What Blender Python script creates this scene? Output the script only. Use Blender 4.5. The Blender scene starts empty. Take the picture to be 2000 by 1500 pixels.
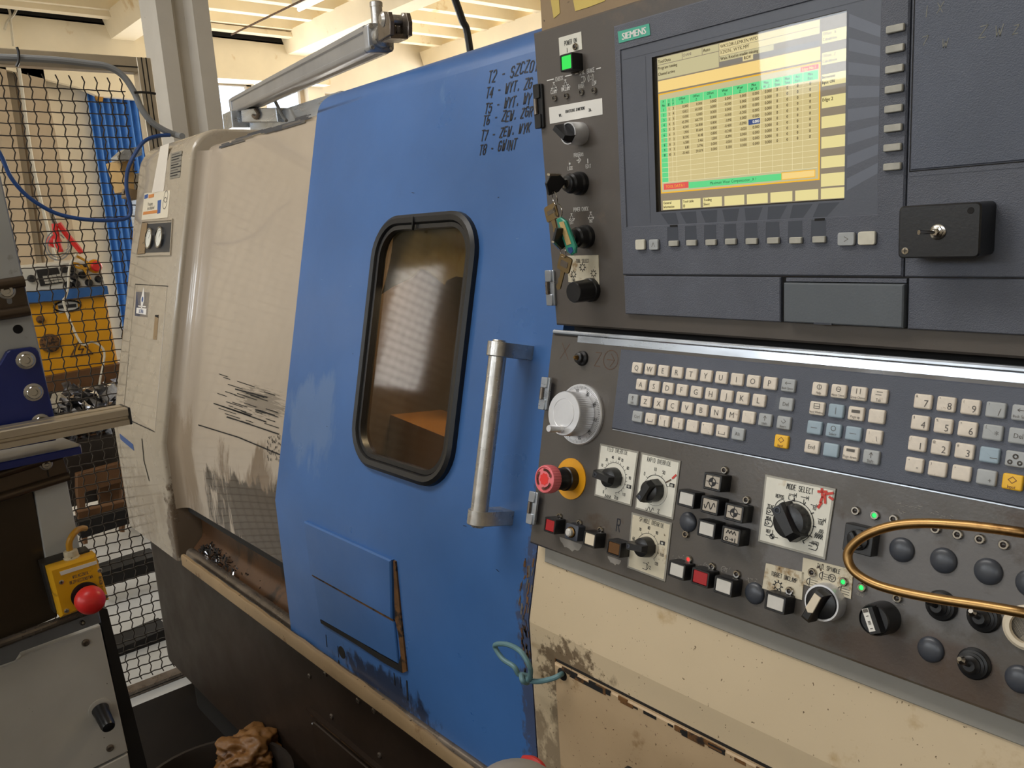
import bpy, bmesh, math, random
from mathutils import Vector, Matrix
random.seed(7)
sc = bpy.context.scene
COL = sc.collection
H = 1.44                       # camera height above the floor
F = 1617.809                   # focal length in pixels of the 2000 x 1500 frame
R = ((0.6555358086, 0.7525504777, -0.0627740567),
     (0.1037408180, -0.1720809511, -0.9796050168),
     (-0.7480044427, 0.6356539348, -0.1908754275))
CAM = Vector((0, 0, H))

# ------------------------------------------------------------------ camera, world, light, exposure
cam = bpy.data.cameras.new('camera'); cam.sensor_width = 36; cam.lens = F/2000*36
cam.clip_start = 0.02
co = bpy.data.objects.new('camera', cam); COL.objects.link(co)
m = Matrix(((R[0][0], -R[1][0], -R[2][0], 0), (R[0][1], -R[1][1], -R[2][1], 0), (R[0][2], -R[1][2], -R[2][2], H), (0, 0, 0, 1)))
co.matrix_world = m
sc.camera = co
sc.view_settings.view_transform = 'Standard'; sc.view_settings.look = 'None'
sc.view_settings.exposure = 0.0; sc.view_settings.gamma = 1; sc.view_settings.use_curve_mapping = False
w = bpy.data.worlds.new('world'); sc.world = w; w.use_nodes = True
bg = w.node_tree.nodes['Background']; bg.inputs[0].default_value = (0.80, 0.90, 1.0, 1); bg.inputs[1].default_value = 3.0

def area(name, loc, target, sx, sy, power, col):
    l = bpy.data.lights.new(name, 'AREA'); l.shape = 'RECTANGLE'; l.size = sx; l.size_y = sy; l.energy = power; l.color = col
    o = bpy.data.objects.new(name, l); COL.objects.link(o); o.location = loc
    o.rotation_euler = (Vector(target)-Vector(loc)).to_track_quat('-Z', 'Y').to_euler()
    return o
# daylight entering by the hall's windows (front wall behind the camera, far wall)
area('window_daylight', (-3.6, -5.85, 2.95), (-2.0, 0, 1.8), 1.9, 0.9, 52, (0.90, 0.95, 1.0))
area('window_daylight', (-0.6, -5.85, 2.95), (-0.8, 0, 2.0), 1.9, 0.9, 24, (0.90, 0.95, 1.0))
area('window_daylight', (2.4, -5.85, 2.95), (-0.8, 0, 1.6), 1.9, 0.9, 22, (0.92, 0.96, 1.0))
area('added_overhead_light', (-1.9, -0.55, 3.38), (-1.9, -0.55, 0), 2.6, 0.7, 52, (1.0, 0.97, 0.93))  # unseen overhead light, added so the machine front dims downward
area('far_window_daylight', (-8.30, 3.9, 2.4), (-4, 3.4, 3.4), 1.6, 3.4, 90, (1.0, 0.96, 0.90))
area('side_fill_light', (-7.2, 7.3, 2.2), (-6, 3, 3.4), 3.0, 1.6, 130, (1.0, 0.95, 0.86))  # unseen light brightening the far ceiling; no window is built there
area('side_fill_light', (-6.8, -2.9, 2.3), (-7.6, 2.6, 1.6), 1.0, 1.2, 22, (1.0, 0.96, 0.9))  # unseen light on the wall behind the fence, hung clear of any window

# ------------------------------------------------------------------ colour and materials
def lin(c):
    return tuple((x/255/12.92 if x/255 <= .04045 else ((x/255+.055)/1.055)**2.4) for x in c)
def rgba(c): return (*lin(c), 1)
class N:
    def __init__(s, name):
        s.m = bpy.data.materials.new(name); s.m.use_nodes = True; s.t = s.m.node_tree
        s.b = s.t.nodes['Principled BSDF']; s.geo = s.t.nodes.new('ShaderNodeNewGeometry')
    def n(s, t, **k):
        x = s.t.nodes.new(t)
        for a, v in k.items(): setattr(x, a, v)
        return x
    def l(s, a, b): s.t.links.new(a, b)
    def mapping(s, scale=(1, 1, 1), loc=(0, 0, 0), rot=(0, 0, 0)):
        x = s.n('ShaderNodeMapping'); x.inputs['Scale'].default_value = scale; x.inputs['Location'].default_value = loc
        x.inputs['Rotation'].default_value = rot
        s.l(s.geo.outputs['Position'], x.inputs['Vector']); return x.outputs[0]
    def noise(s, scale, detail=4, vec=None, rough=.55, stretch=(1, 1, 1)):
        x = s.n('ShaderNodeTexNoise'); x.inputs['Scale'].default_value = scale; x.inputs['Detail'].default_value = detail
        x.inputs['Roughness'].default_value = rough
        s.l(vec or s.mapping(stretch), x.inputs['Vector']); return x.outputs[0]
    def rng(s, v, a, b, c=0, d=1):
        x = s.n('ShaderNodeMapRange'); x.inputs[1].default_value = a; x.inputs[2].default_value = b
        x.inputs[3].default_value = c; x.inputs[4].default_value = d
        s.l(v, x.inputs[0]); return x.outputs[0]
    def math(s, op, a, b):
        x = s.n('ShaderNodeMath', operation=op)
        for i, v in enumerate((a, b)):
            if isinstance(v, (int, float)): x.inputs[i].default_value = v
            else: s.l(v, x.inputs[i])
        return x.outputs[0]
    def mix(s, f, a, b):
        x = s.n('ShaderNodeMix', data_type='RGBA')
        if isinstance(f, (int, float)): x.inputs[0].default_value = f
        else: s.l(f, x.inputs[0])
        for i, v in ((6, a), (7, b)):
            if isinstance(v, tuple): x.inputs[i].default_value = v
            else: s.l(v, x.inputs[i])
        return x.outputs[2]
MATS = {}
def mat(name, col, rough=.5, metal=0, var=.12, vs=14, bump=0, bs=600, col2=None, specks=None, blot=None, stretch=(1, 1, 1), emit=0, stains=(), coat=0, rvar=0, spec=.5):
    """var: brightness wander; specks=(colour, scale, threshold); blot=(colour, scale, threshold, stretch); stains=[(colour, centre, radii, amount, noise scale, stretch)]"""
    s = N(name); b = s.b
    c = rgba(col)
    lo = tuple(x*(1-var) for x in c[:3])+(1,); hi = tuple(min(1, x*(1+var)) for x in c[:3])+(1,)
    if col2: lo = rgba(col2)
    out = s.mix(s.rng(s.noise(vs, 5, stretch=stretch), .3, .7), lo, hi) if (var or col2) else None
    if blot:
        out = s.mix(s.rng(s.noise(blot[1], 6, stretch=blot[3] if len(blot) > 3 else (1, 1, 1), rough=.65), blot[2], blot[2]+.08), out, rgba(blot[0]))
    if specks:
        out = s.mix(s.rng(s.noise(specks[1], 2, stretch=specks[3] if len(specks) > 3 else (1, 1, 1)), specks[2], specks[2]+.03), out, rgba(specks[0]))
    for st in stains:
        sc_, ce, ra, amt, ns, sr = st
        mp = s.n('ShaderNodeMapping'); ce = (ce[0], ce[1], ce[2]+H-1.41); mp.inputs['Location'].default_value = tuple(-a/r_ for a, r_ in zip(ce, ra)); mp.inputs['Scale'].default_value = tuple(1/r_ for r_ in ra)
        s.l(s.geo.outputs['Position'], mp.inputs['Vector'])
        ln = s.n('ShaderNodeVectorMath', operation='LENGTH'); s.l(mp.outputs[0], ln.inputs[0])
        d = s.math('SUBTRACT', 1.0, ln.outputs['Value'])
        nz = s.math('MULTIPLY', s.math('SUBTRACT', s.noise(ns, 6, stretch=sr, rough=.65), .5), 2.6)
        f = s.math('MULTIPLY', s.rng(s.math('ADD', d, nz), .0, .3), amt)
        out = s.mix(f, out, rgba(sc_))
    if out is not None: s.l(out, b.inputs['Base Color'])
    else: b.inputs['Base Color'].default_value = c
    b.inputs['Roughness'].default_value = rough; b.inputs['Metallic'].default_value = metal
    b.inputs['Specular IOR Level'].default_value = spec
    if rvar: s.l(s.rng(s.noise(vs*1.7, 5, stretch=stretch), .3, .7, max(.03, rough-rvar), min(1, rough+rvar)), b.inputs['Roughness'])
    if coat: b.inputs['Coat Weight'].default_value = coat; b.inputs['Coat Roughness'].default_value = .05
    if emit:
        b.inputs['Emission Color'].default_value = c; b.inputs['Emission Strength'].default_value = emit
    if bump:
        bp = s.n('ShaderNodeBump'); bp.inputs['Strength'].default_value = bump; bp.inputs['Distance'].default_value = .001
        s.l(s.noise(bs, 3, stretch=stretch), bp.inputs['Height']); s.l(bp.outputs[0], b.inputs['Normal'])
    MATS[name] = s.m
    return s.m
def emis(name, col, st=1.0):
    s = N(name); b = s.b; b.inputs['Base Color'].default_value = (0, 0, 0, 1); b.inputs['Roughness'].default_value = .3
    b.inputs['Specular IOR Level'].default_value = 0
    b.inputs['Emission Color'].default_value = rgba(col); b.inputs['Emission Strength'].default_value = st
    MATS[name] = s.m; return s.m
DK = (48, 34, 22)
mat('blue_paint', (62, 103, 160), .34, var=.10, vs=5, bump=.12, bs=60, rvar=.08, blot=((92, 126, 168), 9, .70, (1, 1, .35)), specks=((34, 44, 66), 60, .80, (1, 1, .5)),
    stains=[((30, 24, 20), (-1.19, .67, .62), (.15, .1, .035), .8, 30, (1, 1, .5)), ((72, 60, 48), (-.79, .67, .80), (.022, .1, .30), .6, 90, (1, 1, .6)),
            ((128, 148, 172), (-1.45, .75, 1.05), (.11, .2, .09), .3, 14, (1, 1, .3)), ((30, 40, 60), (-1.16, .67, .56), (.05, .1, .07), .6, 22, (1.6, 1, .3))])
mat('blue_paint_light', (96, 130, 172), .36, var=.08)
mat('beige_paint', (168, 156, 138), .28, var=.06, vs=5, rvar=.04, coat=.5, stains=[((70, 48, 26), (-2.25, .72, .64), (.05, .12, .14), .8, 30, (1, 1, 1)), ((104, 80, 52), (-2.5, .67, .66), (.2, .12, .12), .35, 9, (1, 1, .5))])
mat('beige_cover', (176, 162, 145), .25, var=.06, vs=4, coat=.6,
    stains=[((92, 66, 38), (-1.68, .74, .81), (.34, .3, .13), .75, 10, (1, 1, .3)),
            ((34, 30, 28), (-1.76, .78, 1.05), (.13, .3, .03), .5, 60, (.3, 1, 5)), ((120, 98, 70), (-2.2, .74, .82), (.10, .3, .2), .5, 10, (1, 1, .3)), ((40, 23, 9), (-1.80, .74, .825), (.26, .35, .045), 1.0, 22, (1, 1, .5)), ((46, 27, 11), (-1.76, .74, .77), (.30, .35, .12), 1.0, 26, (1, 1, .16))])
mat('beige_dirty', (142, 118, 86), .5, var=.12, vs=9, bump=.2, bs=120, blot=((98, 66, 32), 11, .60), specks=((42, 30, 20), 90, .69))
mat('rusty_wall', (76, 50, 28), .45, var=.25, vs=10, bump=.3, bs=90, blot=((40, 26, 15), 10, .52, (1, 1, .4)))
mat('beige_body', (204, 184, 152), .42, var=.05, vs=5, bump=.12, bs=90, specks=((104, 84, 58), 260, .71, (1, 1, .7)), blot=((178, 150, 108), 8, .60),
    stains=[((70, 48, 28), (-.66, .66, .66), (.16, .2, .16), .6, 26, (1, 1, .7)), ((80, 60, 40), (-.70, .66, .84), (.06, .2, .05), .8, 70, (1, 1, 1)), ((46, 34, 24), (-.55, .65, .829), (.055, .2, .012), 1.0, 60, (1, 1, 1))])
mat('beige_panel', (186, 160, 126), .5, var=.10, vs=8, bump=.15, bs=120, specks=((84, 60, 36), 240, .69), blot=((140, 108, 66), 10, .58))
mat('rust', (104, 70, 34), .7, var=.35, vs=40, bump=.4, bs=200, blot=((38, 26, 16), 50, .5))
mat('gap_dark', (20, 17, 15), .8, var=.1)
mat('skirt_paint', (42, 31, 23), .5, var=.16, vs=6, rvar=.06, specks=((120, 104, 88), 70, .84), spec=.25)
mat('oily_steel', (112, 102, 92), .3, metal=.6, var=.3, vs=20, rvar=.1)
mat('panel_brown', (87, 80, 74), .44, var=.10, vs=9, bump=.10, bs=300, rvar=.08, blot=((104, 90, 78), 12, .62), specks=((150, 140, 130), 170, .84))
mat('panel_lower', (84, 78, 72), .36, var=.12, vs=9, bump=.10, bs=300, rvar=.1, blot=((76, 62, 50), 9, .58),
    stains=[((112, 110, 110), (-.30, .70, 1.09), (.18, .1, .05), .6, 20, (1, 1, 1)), ((72, 52, 38), (-.28, .67, 1.02), (.10, .1, .03), .6, 20, (1, 1, 1))])
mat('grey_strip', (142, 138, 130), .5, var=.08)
mat('bare_steel', (190, 196, 204), .30, metal=.85, var=.16, vs=20, rvar=.08, stretch=(.4, 2, 2))
mat('bezel_plastic', (92, 95, 105), .46, var=.08, vs=30, bump=.7, bs=1100)
mat('bezel_smooth', (86, 89, 99), .40, var=.06, vs=20, bump=.12, bs=500)
mat('bezel_stripe', (104, 108, 120), .40, var=.05)
mat('bezel_stripe_dark', (62, 66, 76), .42, var=.05)
mat('blank_plate', (88, 93, 106), .46, var=.10, vs=12, bump=.55, bs=1000, blot=((110, 116, 126), 9, .60), specks=((54, 56, 62), 60, .80))
mat('flap_grey', (94, 99, 104), .42, var=.05, bump=.1, bs=500)
mat('keyboard_plate', (80, 84, 96), .44, var=.10, vs=10, bump=.35, bs=900, blot=((104, 108, 116), 9, .62))
mat('key_cream', (226, 214, 198), .5, var=.07, vs=160, blot=((190, 172, 152), 130, .64))
mat('key_grey', (172, 174, 174), .5, var=.06, vs=90)
mat('key_blue', (156, 174, 186), .5, var=.05, vs=90)
mat('key_yellow', (246, 190, 52), .5, var=.05, vs=90)
mat('key_softgrey', (176, 172, 160), .45, var=.12, vs=90)
mat('key_white', (214, 208, 190), .45, var=.08, vs=90)
mat('print_grey', (96, 90, 84), .6, var=0)
mat('print_black', (28, 28, 32), .6, var=0)
mat('print_white', (236, 232, 226), .6, var=0)
mat('print_worn', (140, 134, 126), .6, var=0)
mat('marker_black', (18, 22, 36), .4, var=0)
mat('marker_brown', (84, 58, 40), .5, var=0)
mat('marker_red', (206, 62, 48), .5, var=0)
mat('black_plastic', (27, 27, 29), .34, var=.06, bump=.08, bs=400)
mat('black_rubber', (24, 24, 26), .42, var=.08)
mat('plug_plastic', (62, 65, 72), .34, var=.08)
mat('chrome', (176, 172, 166), .16, metal=1, var=.05)
mat('steel_knurl', (222, 222, 224), .36, metal=.55, var=.04, vs=60)
mat('steel_brushed', (190, 186, 180), .32, metal=.8, var=.14, vs=60, rvar=.08, specks=((60, 56, 54), 300, .80))
mat('aluminium', (188, 184, 178), .34, metal=.9, var=.08, vs=20, rvar=.06)
mat('aluminium_warm', (196, 184, 164), .38, metal=.75, var=.08, vs=20, rvar=.06)
mat('cylinder_alu', (178, 180, 184), .34, metal=.6, var=.08, vs=12)
mat('label_white', (226, 222, 208), .45, var=.05, vs=40, blot=((204, 188, 158), 24, .60), specks=((120, 104, 84), 160, .78))
mat('label_aged', (206, 196, 172), .5, var=.08, vs=40, blot=((150, 124, 86), 30, .56), specks=((84, 66, 46), 120, .70))
mat('label_edge', (150, 146, 136), .4, metal=.4, var=.12, vs=80)
mat('tape_white', (230, 226, 218), .5, var=.03)
mat('siemens_teal', (74, 176, 148), .4, var=.03)
mat('red_lens', (168, 34, 40), .3, var=.05)
mat('white_lens', (206, 202, 194), .35, var=.06, vs=60, blot=((156, 146, 134), 40, .66))
mat('cream_lens', (220, 206, 182), .35, var=.05, blot=((170, 110, 60), 70, .66))
mat('amber_lens', (96, 62, 26), .3, var=.15, vs=80)
mat('icon_lens', (178, 168, 154), .4, var=.06, vs=60)
emis('green_lit', (70, 232, 96), 1.0); emis('green_led', (60, 226, 110), 1.4); emis('red_led', (250, 70, 66), 1.3)
mat('led_off', (46, 40, 38), .2, var=0)
mat('dark_brass', (120, 92, 54), .3, metal=1, var=.2)
mat('brass', (170, 134, 86), .38, metal=1, var=.14, vs=20, blot=((110, 78, 46), 14, .58), rvar=.06)
mat('estop_red', (232, 116, 122), .5, var=.05, vs=60)
mat('estop_red_core', (228, 50, 44), .5, var=.04)
mat('estop_print', (110, 60, 50), .6, var=0)
mat('estop_yellow', (230, 160, 20), .45, var=.06, blot=((120, 84, 24), 50, .66))
mat('bright_red', (216, 44, 42), .38, var=.04)
mat('box_yellow', (226, 168, 18), .45, var=.06, vs=30, blot=((140, 100, 24), 36, .62))
mat('box_base', (46, 42, 38), .5, var=.1)
mat('gland_white', (206, 196, 170), .5, var=.08, specks=((80, 66, 44), 120, .62))
mat('cable_yellow', (196, 142, 34), .45, var=.1)
mat('cable_grey', (132, 134, 136), .45, var=.06)
mat('cable_white', (206, 198, 180), .45, var=.06)
mat('cable_teal', (98, 132, 138), .45, var=.08, vs=80)
mat('hose_blue', (32, 66, 122), .35, var=.06)
mat('mesh_wire', (52, 45, 39), .5, metal=.0, var=.2, vs=60)
mat('navy_paint', (24, 38, 108), .36, var=.05, specks=((60, 60, 90), 120, .8))
mat('grey_paint', (190, 190, 186), .46, var=.09, vs=8, blot=((120, 106, 84), 10, .64), specks=((70, 60, 50), 80, .78))
mat('cabinet_grey', (186, 182, 174), .52, var=.10, vs=7, blot=((96, 84, 70), 12, .66), specks=((56, 46, 38), 110, .76))
mat('brown_anodised', (84, 70, 56), .36, metal=.55, var=.12, vs=20)
mat('smoked_panel', (78, 66, 52), .22, metal=.4, var=.25, vs=4, coat=.4)
mat('tray_steel', (132, 134, 138), .36, metal=.6, var=.14, vs=14)
mat('black_side', (22, 19, 18), .5, var=.1)
mat('wall_plaster', (236, 226, 208), .8, var=.06, vs=3, bump=.3, bs=20, blot=((206, 186, 158), 2.4, .60, (1, 1, .4)))
mat('wall_brownish', (190, 172, 148), .8, var=.08, vs=3)
mat('concrete_cream', (246, 233, 206), .8, var=.06, vs=2, bump=.2, bs=20, blot=((222, 196, 152), 3, .62))
mat('ceiling_cream', (248, 236, 208), .8, var=.05, vs=2)
mat('concrete_grey', (196, 190, 180), .7, var=.08, vs=4, bump=.3, bs=30, blot=((172, 150, 126), 6, .62, (1, 1, .5)), specks=((96, 84, 74), 24, .78))
mat('floor_light', (200, 200, 198), .35, var=.08, vs=2)
mat('floor_dark', (28, 23, 19), .8, var=.3, vs=3, blot=((16, 13, 11), 4, .56), spec=.15)
mat('corrugated_blue', (70, 128, 206), .45, var=.05)
mat('foam_yellow', (190, 140, 60), .8, var=.2)
mat('cabinet_yellow', (216, 152, 14), .45, var=.06, vs=6, specks=((90, 56, 20), 30, .76))
mat('cabinet_blue', (46, 96, 158), .45, var=.06)
mat('panel_offwhite', (206, 202, 190), .5, var=.05)
mat('wood_brown', (98, 66, 36), .7, var=.2, vs=12, stretch=(1, 1, .3))
mat('cardboard', (196, 160, 104), .8, var=.08)
mat('swarf', (176, 176, 180), .25, metal=1, var=.3, vs=60)
mat('scribble', (128, 126, 116), .6, var=.2, vs=300)
mat('paint_yellow', (204, 178, 92), .6, var=.1)
mat('kraft_paper', (116, 78, 36), .5, var=.25, vs=16, blot=((80, 48, 18), 16, .58))
mat('tub_black', (36, 29, 24), .45, var=.15)
mat('red_rubber', (196, 40, 34), .5, var=.05)
mat('dome_grey', (150, 142, 132), .5, var=.08)
mat('gauge_black', (40, 44, 50), .4, var=.06)
mat('gauge_dial', (224, 222, 210), .4, var=.04)
mat('sticker_blue', (40, 84, 150), .4, var=.03)
mat('sticker_pale', (222, 212, 190), .4, var=.04)
mat('sticker_orange', (206, 130, 60), .4, var=.04)
mat('sticker_frost', (224, 216, 204), .3, var=.02)
mat('tag_green', (50, 140, 116), .3, var=.1)
mat('tag_card', (190, 160, 104), .6, var=.15, vs=200)
mat('key_brass', (150, 128, 92), .3, metal=1, var=.1)
mat('key_nickel', (170, 160, 142), .28, metal=1, var=.1)
mat('interior_dark', (70, 56, 42), .4, var=.3, vs=6)
mat('interior_oil', (116, 78, 36), .3, var=.3, vs=8)
mat('interior_cloth', (226, 222, 184), .6, var=.08, vs=8, blot=((206, 178, 110), 7, .58, (1, 1, .3)))
emis('tube_glow', (255, 252, 244), 2.0)
# glass: clear sheet with a real reflection
def glass(name, tint, refl_rough=.03, ior=1.5, haze=0):
    s = N(name); t = s.t; t.nodes.remove(s.b)
    tr = s.n('ShaderNodeBsdfTransparent'); tr.inputs[0].default_value = rgba(tint)
    gl = s.n('ShaderNodeBsdfGlossy'); gl.inputs['Roughness'].default_value = refl_rough
    fr = s.n('ShaderNodeFresnel'); fr.inputs[0].default_value = ior
    a = tr.outputs[0]
    if haze:
        df = s.n('ShaderNodeBsdfDiffuse'); df.inputs[0].default_value = rgba((150, 140, 120)); mh = s.n('ShaderNodeMixShader')
        s.l(s.rng(s.noise(9, 5, stretch=(1.6, 1, .4)), .35, .75, 0, haze), mh.inputs[0]); s.l(a, mh.inputs[1]); s.l(df.outputs[0], mh.inputs[2]); a = mh.outputs[0]
    mx = s.n('ShaderNodeMixShader'); s.l(s.math('MULTIPLY', fr.outputs[0], s.math('SUBTRACT', 1.0, s.geo.outputs['Backfacing'])), mx.inputs[0]); s.l(a, mx.inputs[1]); s.l(gl.outputs[0], mx.inputs[2])
    s.l(mx.outputs[0], t.nodes['Material Output'].inputs[0]); MATS[name] = s.m
glass('screen_glass', (255, 255, 255), .02, 1.5)
glass('door_glass', (200, 190, 172), .06, 1.5, haze=.07)
glass('window_glass', (250, 252, 255), .02, 1.45)

# ------------------------------------------------------------------ frames and pixel rays on to real planes
class Fr:
    def __init__(s, O, U, V, W): s.O, s.U, s.V, s.W = Vector(O), Vector(U).normalized(), Vector(V).normalized(), Vector(W).normalized()
    def pt(s, u, v, w=0): return s.O+s.U*u+s.V*v+s.W*w
    def vec(s, u, v, w=0): return s.U*u+s.V*v+s.W*w
    def at(s, px, py, w=0):
        d = ray(px, py); k = (s.O+s.W*w-CAM).dot(s.W)/d.dot(s.W); P = CAM+d*k-s.O
        return P.dot(s.U), P.dot(s.V)
    def mp(s, px, py, w=0):      # metres per pixel down the plane here
        a = s.at(px, py-5, w); b = s.at(px, py+5, w); return abs(b[1]-a[1])/10
    def sub(s, u, v, w=0, ang=0):  # shifted frame, turned by ang in its plane
        c, n = math.cos(ang), math.sin(ang)
        return Fr(s.pt(u, v, w), s.U*c+s.V*n, s.V*c-s.U*n, s.W)
def ray(px, py):
    a, b = (px-1000)/F, (py-750)/F
    return Vector([R[0][i]*a+R[1][i]*b+R[2][i] for i in range(3)])
def onX(px, py, c): d = ray(px, py); return CAM+d*(c/d.x)
def onY(px, py, c): d = ray(px, py); return CAM+d*(c/d.y)
def onZ(px, py, c): d = ray(px, py); return CAM+d*((c-H)/d.z)
TB = -0.23938532
VB = Vector((0, math.sin(TB), -math.cos(TB))); WB = Vector((0, -math.cos(TB), -math.sin(TB)))
YA = 0.7318341
A = Fr((-0.5903916, YA, H+0.1608002), (1, 0, 0), (0, 0, -1), (0, -1, 0))
B = Fr((-0.6181152, 0.7146905, H-0.1724559), (1, 0, 0), VB, WB)
D = Fr(B.pt(0, 0, -.04), (1, 0, 0), VB, WB)        # leaning face of the door
def SX(c): return Fr((c, 0, H), (0, 1, 0), (0, 0, -1), (1, 0, 0))

# ------------------------------------------------------------------ mesh building
class MB:
    def __init__(s): s.v, s.f, s.m, s.mats = [], [], [], []
    def mi(s, m):
        if m not in s.mats: s.mats.append(m)
        return s.mats.index(m)
    def add(s, vs, fs, m):
        k = len(s.v); s.v += [Vector(p) for p in vs]; i = s.mi(m)
        for f in fs: s.f.append([k+j for j in f]); s.m.append(i)
        return s
    def loft(s, rings, m, cap0=True, cap1=True, closed=True):
        n = len(rings[0]); vs = [p for r in rings for p in r]; fs = []
        for i in range(len(rings)-1):
            for j in range(n if closed else n-1):
                a, b = i*n+j, i*n+(j+1) % n
                fs.append([a, b, b+n, a+n])
        if cap0: fs.append(list(range(n))[::-1])
        if cap1: fs.append([(len(rings)-1)*n+j for j in range(n)])
        return s.add(vs, fs, m)
    def prism(s, fr, poly, w0, w1, m, ch=0):
        rings = [[fr.pt(u, v, w0) for u, v in poly]]
        if ch:
            rings.append([fr.pt(u, v, w1-ch) for u, v in poly]); rings.append([fr.pt(u, v, w1) for u, v in inset(poly, ch)])
        else: rings.append([fr.pt(u, v, w1) for u, v in poly])
        return s.loft(rings, m)
    def box(s, fr, u0, u1, v0, v1, w0, w1, m, ch=0): return s.prism(fr, [(u0, v0), (u1, v0), (u1, v1), (u0, v1)], w0, w1, m, ch)
    def rbox(s, fr, u0, u1, v0, v1, w0, w1, m, r=.002, ch=0, n=3): return s.prism(fr, rrect(u0, v0, u1, v1, r, n), w0, w1, m, ch)
    def lathe(s, fr, u, v, prof, m, n=24, cap0=True, cap1=True):
        rings = [[fr.pt(u+r_*math.cos(2*math.pi*k/n), v+r_*math.sin(2*math.pi*k/n), w_) for k in range(n)] for r_, w_ in prof]
        return s.loft(rings, m, cap0, cap1)
    def flat(s, fr, poly, w, m): return s.add([fr.pt(u, v, w) for u, v in poly], [list(range(len(poly)))], m)
    def tube(s, pts, r, m, n=8, closed=False):
        pts = [Vector(p) for p in pts]; rings = []; L = len(pts)
        prev = None
        for i, p in enumerate(pts):
            if closed: t = pts[(i+1) % L]-pts[i-1]
            else: t = pts[min(i+1, L-1)]-pts[max(i-1, 0)]
            t.normalize()
            if prev is None:
                a = t.orthogonal().normalized()
            else:
                a = prev-t*prev.dot(t)
                a = a.normalized() if a.length > 1e-6 else t.orthogonal().normalized()
            prev = a; b = t.cross(a); rr = r[i] if isinstance(r, (list, tuple)) else r
            rings.append([p+a*(rr*math.cos(2*math.pi*k/n))+b*(rr*math.sin(2*math.pi*k/n)) for k in range(n)])
        if closed: rings.append(rings[0]); return s.loft(rings, m, False, False)
        return s.loft(rings, m)
    def ribbon(s, fr, line, wd, w, m):
        for (a, b), (c, d) in zip(line, line[1:]):
            L = math.hypot(c-a, d-b)
            if L < 1e-7: continue
            tx, ty = (c-a)/L, (d-b)/L; h = wd/2; e = h*.7
            nx, ny = -ty*h, tx*h
            a_, b_, c_, d_ = a-tx*e, b-ty*e, c+tx*e, d+ty*e
            s.add([fr.pt(a_+nx, b_+ny, w), fr.pt(c_+nx, d_+ny, w), fr.pt(c_-nx, d_-ny, w), fr.pt(a_-nx, b_-ny, w)], [[0, 1, 2, 3]], m)
        return s
    def build(s, name, parent=None, smooth=True, label=None, ang=35, recalc=True):
        if not s.v: s.add([(0, 0, 0), (0, 0, .0001), (0, .0001, 0)], [[0, 1, 2]], 'gap_dark')
        lo = Vector([min(p[i] for p in s.v) for i in range(3)]); hi = Vector([max(p[i] for p in s.v) for i in range(3)])
        c = (lo+hi)/2
        me = bpy.data.meshes.new(name); me.from_pydata([p-c for p in s.v], [], s.f)
        for n_ in s.mats: me.materials.append(MATS[n_])
        me.polygons.foreach_set('material_index', s.m)
        if recalc:
            bm = bmesh.new(); bm.from_mesh(me); bmesh.ops.recalc_face_normals(bm, faces=bm.faces); bm.to_mesh(me); bm.free()
        if smooth:
            me.polygons.foreach_set('use_smooth', [True]*len(me.polygons)); me.set_sharp_from_angle(angle=math.radians(ang))
        return link(name, me, c, parent, label)
WL = {}
def link(name, me, loc, parent=None, label=None):
    o = bpy.data.objects.new(name, me); COL.objects.link(o); WL[o.name] = Vector(loc)
    if parent: o.parent = parent; o.location = Vector(loc)-WL[parent.name]
    else: o.location = loc
    if label: o['label'] = label
    return o
def thing(name, label, cat, loc, group=None):
    o = bpy.data.objects.new(name, None); COL.objects.link(o); o.location = loc; WL[o.name] = Vector(loc); o.empty_display_size = .05
    o['label'] = label; o['category'] = cat
    if group: o['group'] = group
    return o
def tag(o, label, cat, group=None):
    o['label'] = label; o['category'] = cat
    if group: o['group'] = group
    return o
def struct(o): o['kind'] = 'structure'; return o
def inst(name, src, loc, parent, label=None): return link(name, src.data, loc, parent, label)
def rrect(u0, v0, u1, v1, r, n=3):
    out = []
    for cu, cv, a0 in ((u1-r, v0+r, -90), (u1-r, v1-r, 0), (u0+r, v1-r, 90), (u0+r, v0+r, 180)):
        for k in range(n+1):
            a = math.radians(a0+90*k/n); out.append((cu+r*math.cos(a), cv+r*math.sin(a)))
    return out
def circ(u, v, r, n=24): return [(u+r*math.cos(2*math.pi*k/n), v+r*math.sin(2*math.pi*k/n)) for k in range(n)]
def inset(poly, d):
    n = len(poly); out = []
    ar = sum(poly[i][0]*poly[(i+1) % n][1]-poly[(i+1) % n][0]*poly[i][1] for i in range(n))
    sg = 1 if ar > 0 else -1
    for i in range(n):
        p0, p1, p2 = poly[i-1], poly[i], poly[(i+1) % n]
        def nr(a, b):
            x, y = b[0]-a[0], b[1]-a[1]; L = math.hypot(x, y) or 1e-9; return (-y/L*sg, x/L*sg)
        n1, n2 = nr(p0, p1), nr(p1, p2)
        k = 1+n1[0]*n2[0]+n1[1]*n2[1]; k = max(k, .3)
        out.append((p1[0]+(n1[0]+n2[0])/k*d, p1[1]+(n1[1]+n2[1])/k*d))
    return out
def spline(pts, n=6):
    P = [Vector(p) for p in pts]; out = []
    for i in range(len(P)-1):
        p0, p1, p2, p3 = P[max(i-1, 0)], P[i], P[i+1], P[min(i+2, len(P)-1)]
        for k in range(n):
            t = k/n; out.append(.5*((2*p1)+(p2-p0)*t+(2*p0-5*p1+4*p2-p3)*t*t+(3*p1-p0-3*p2+p3)*t*t*t))
    out.append(P[-1]); return out

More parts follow.
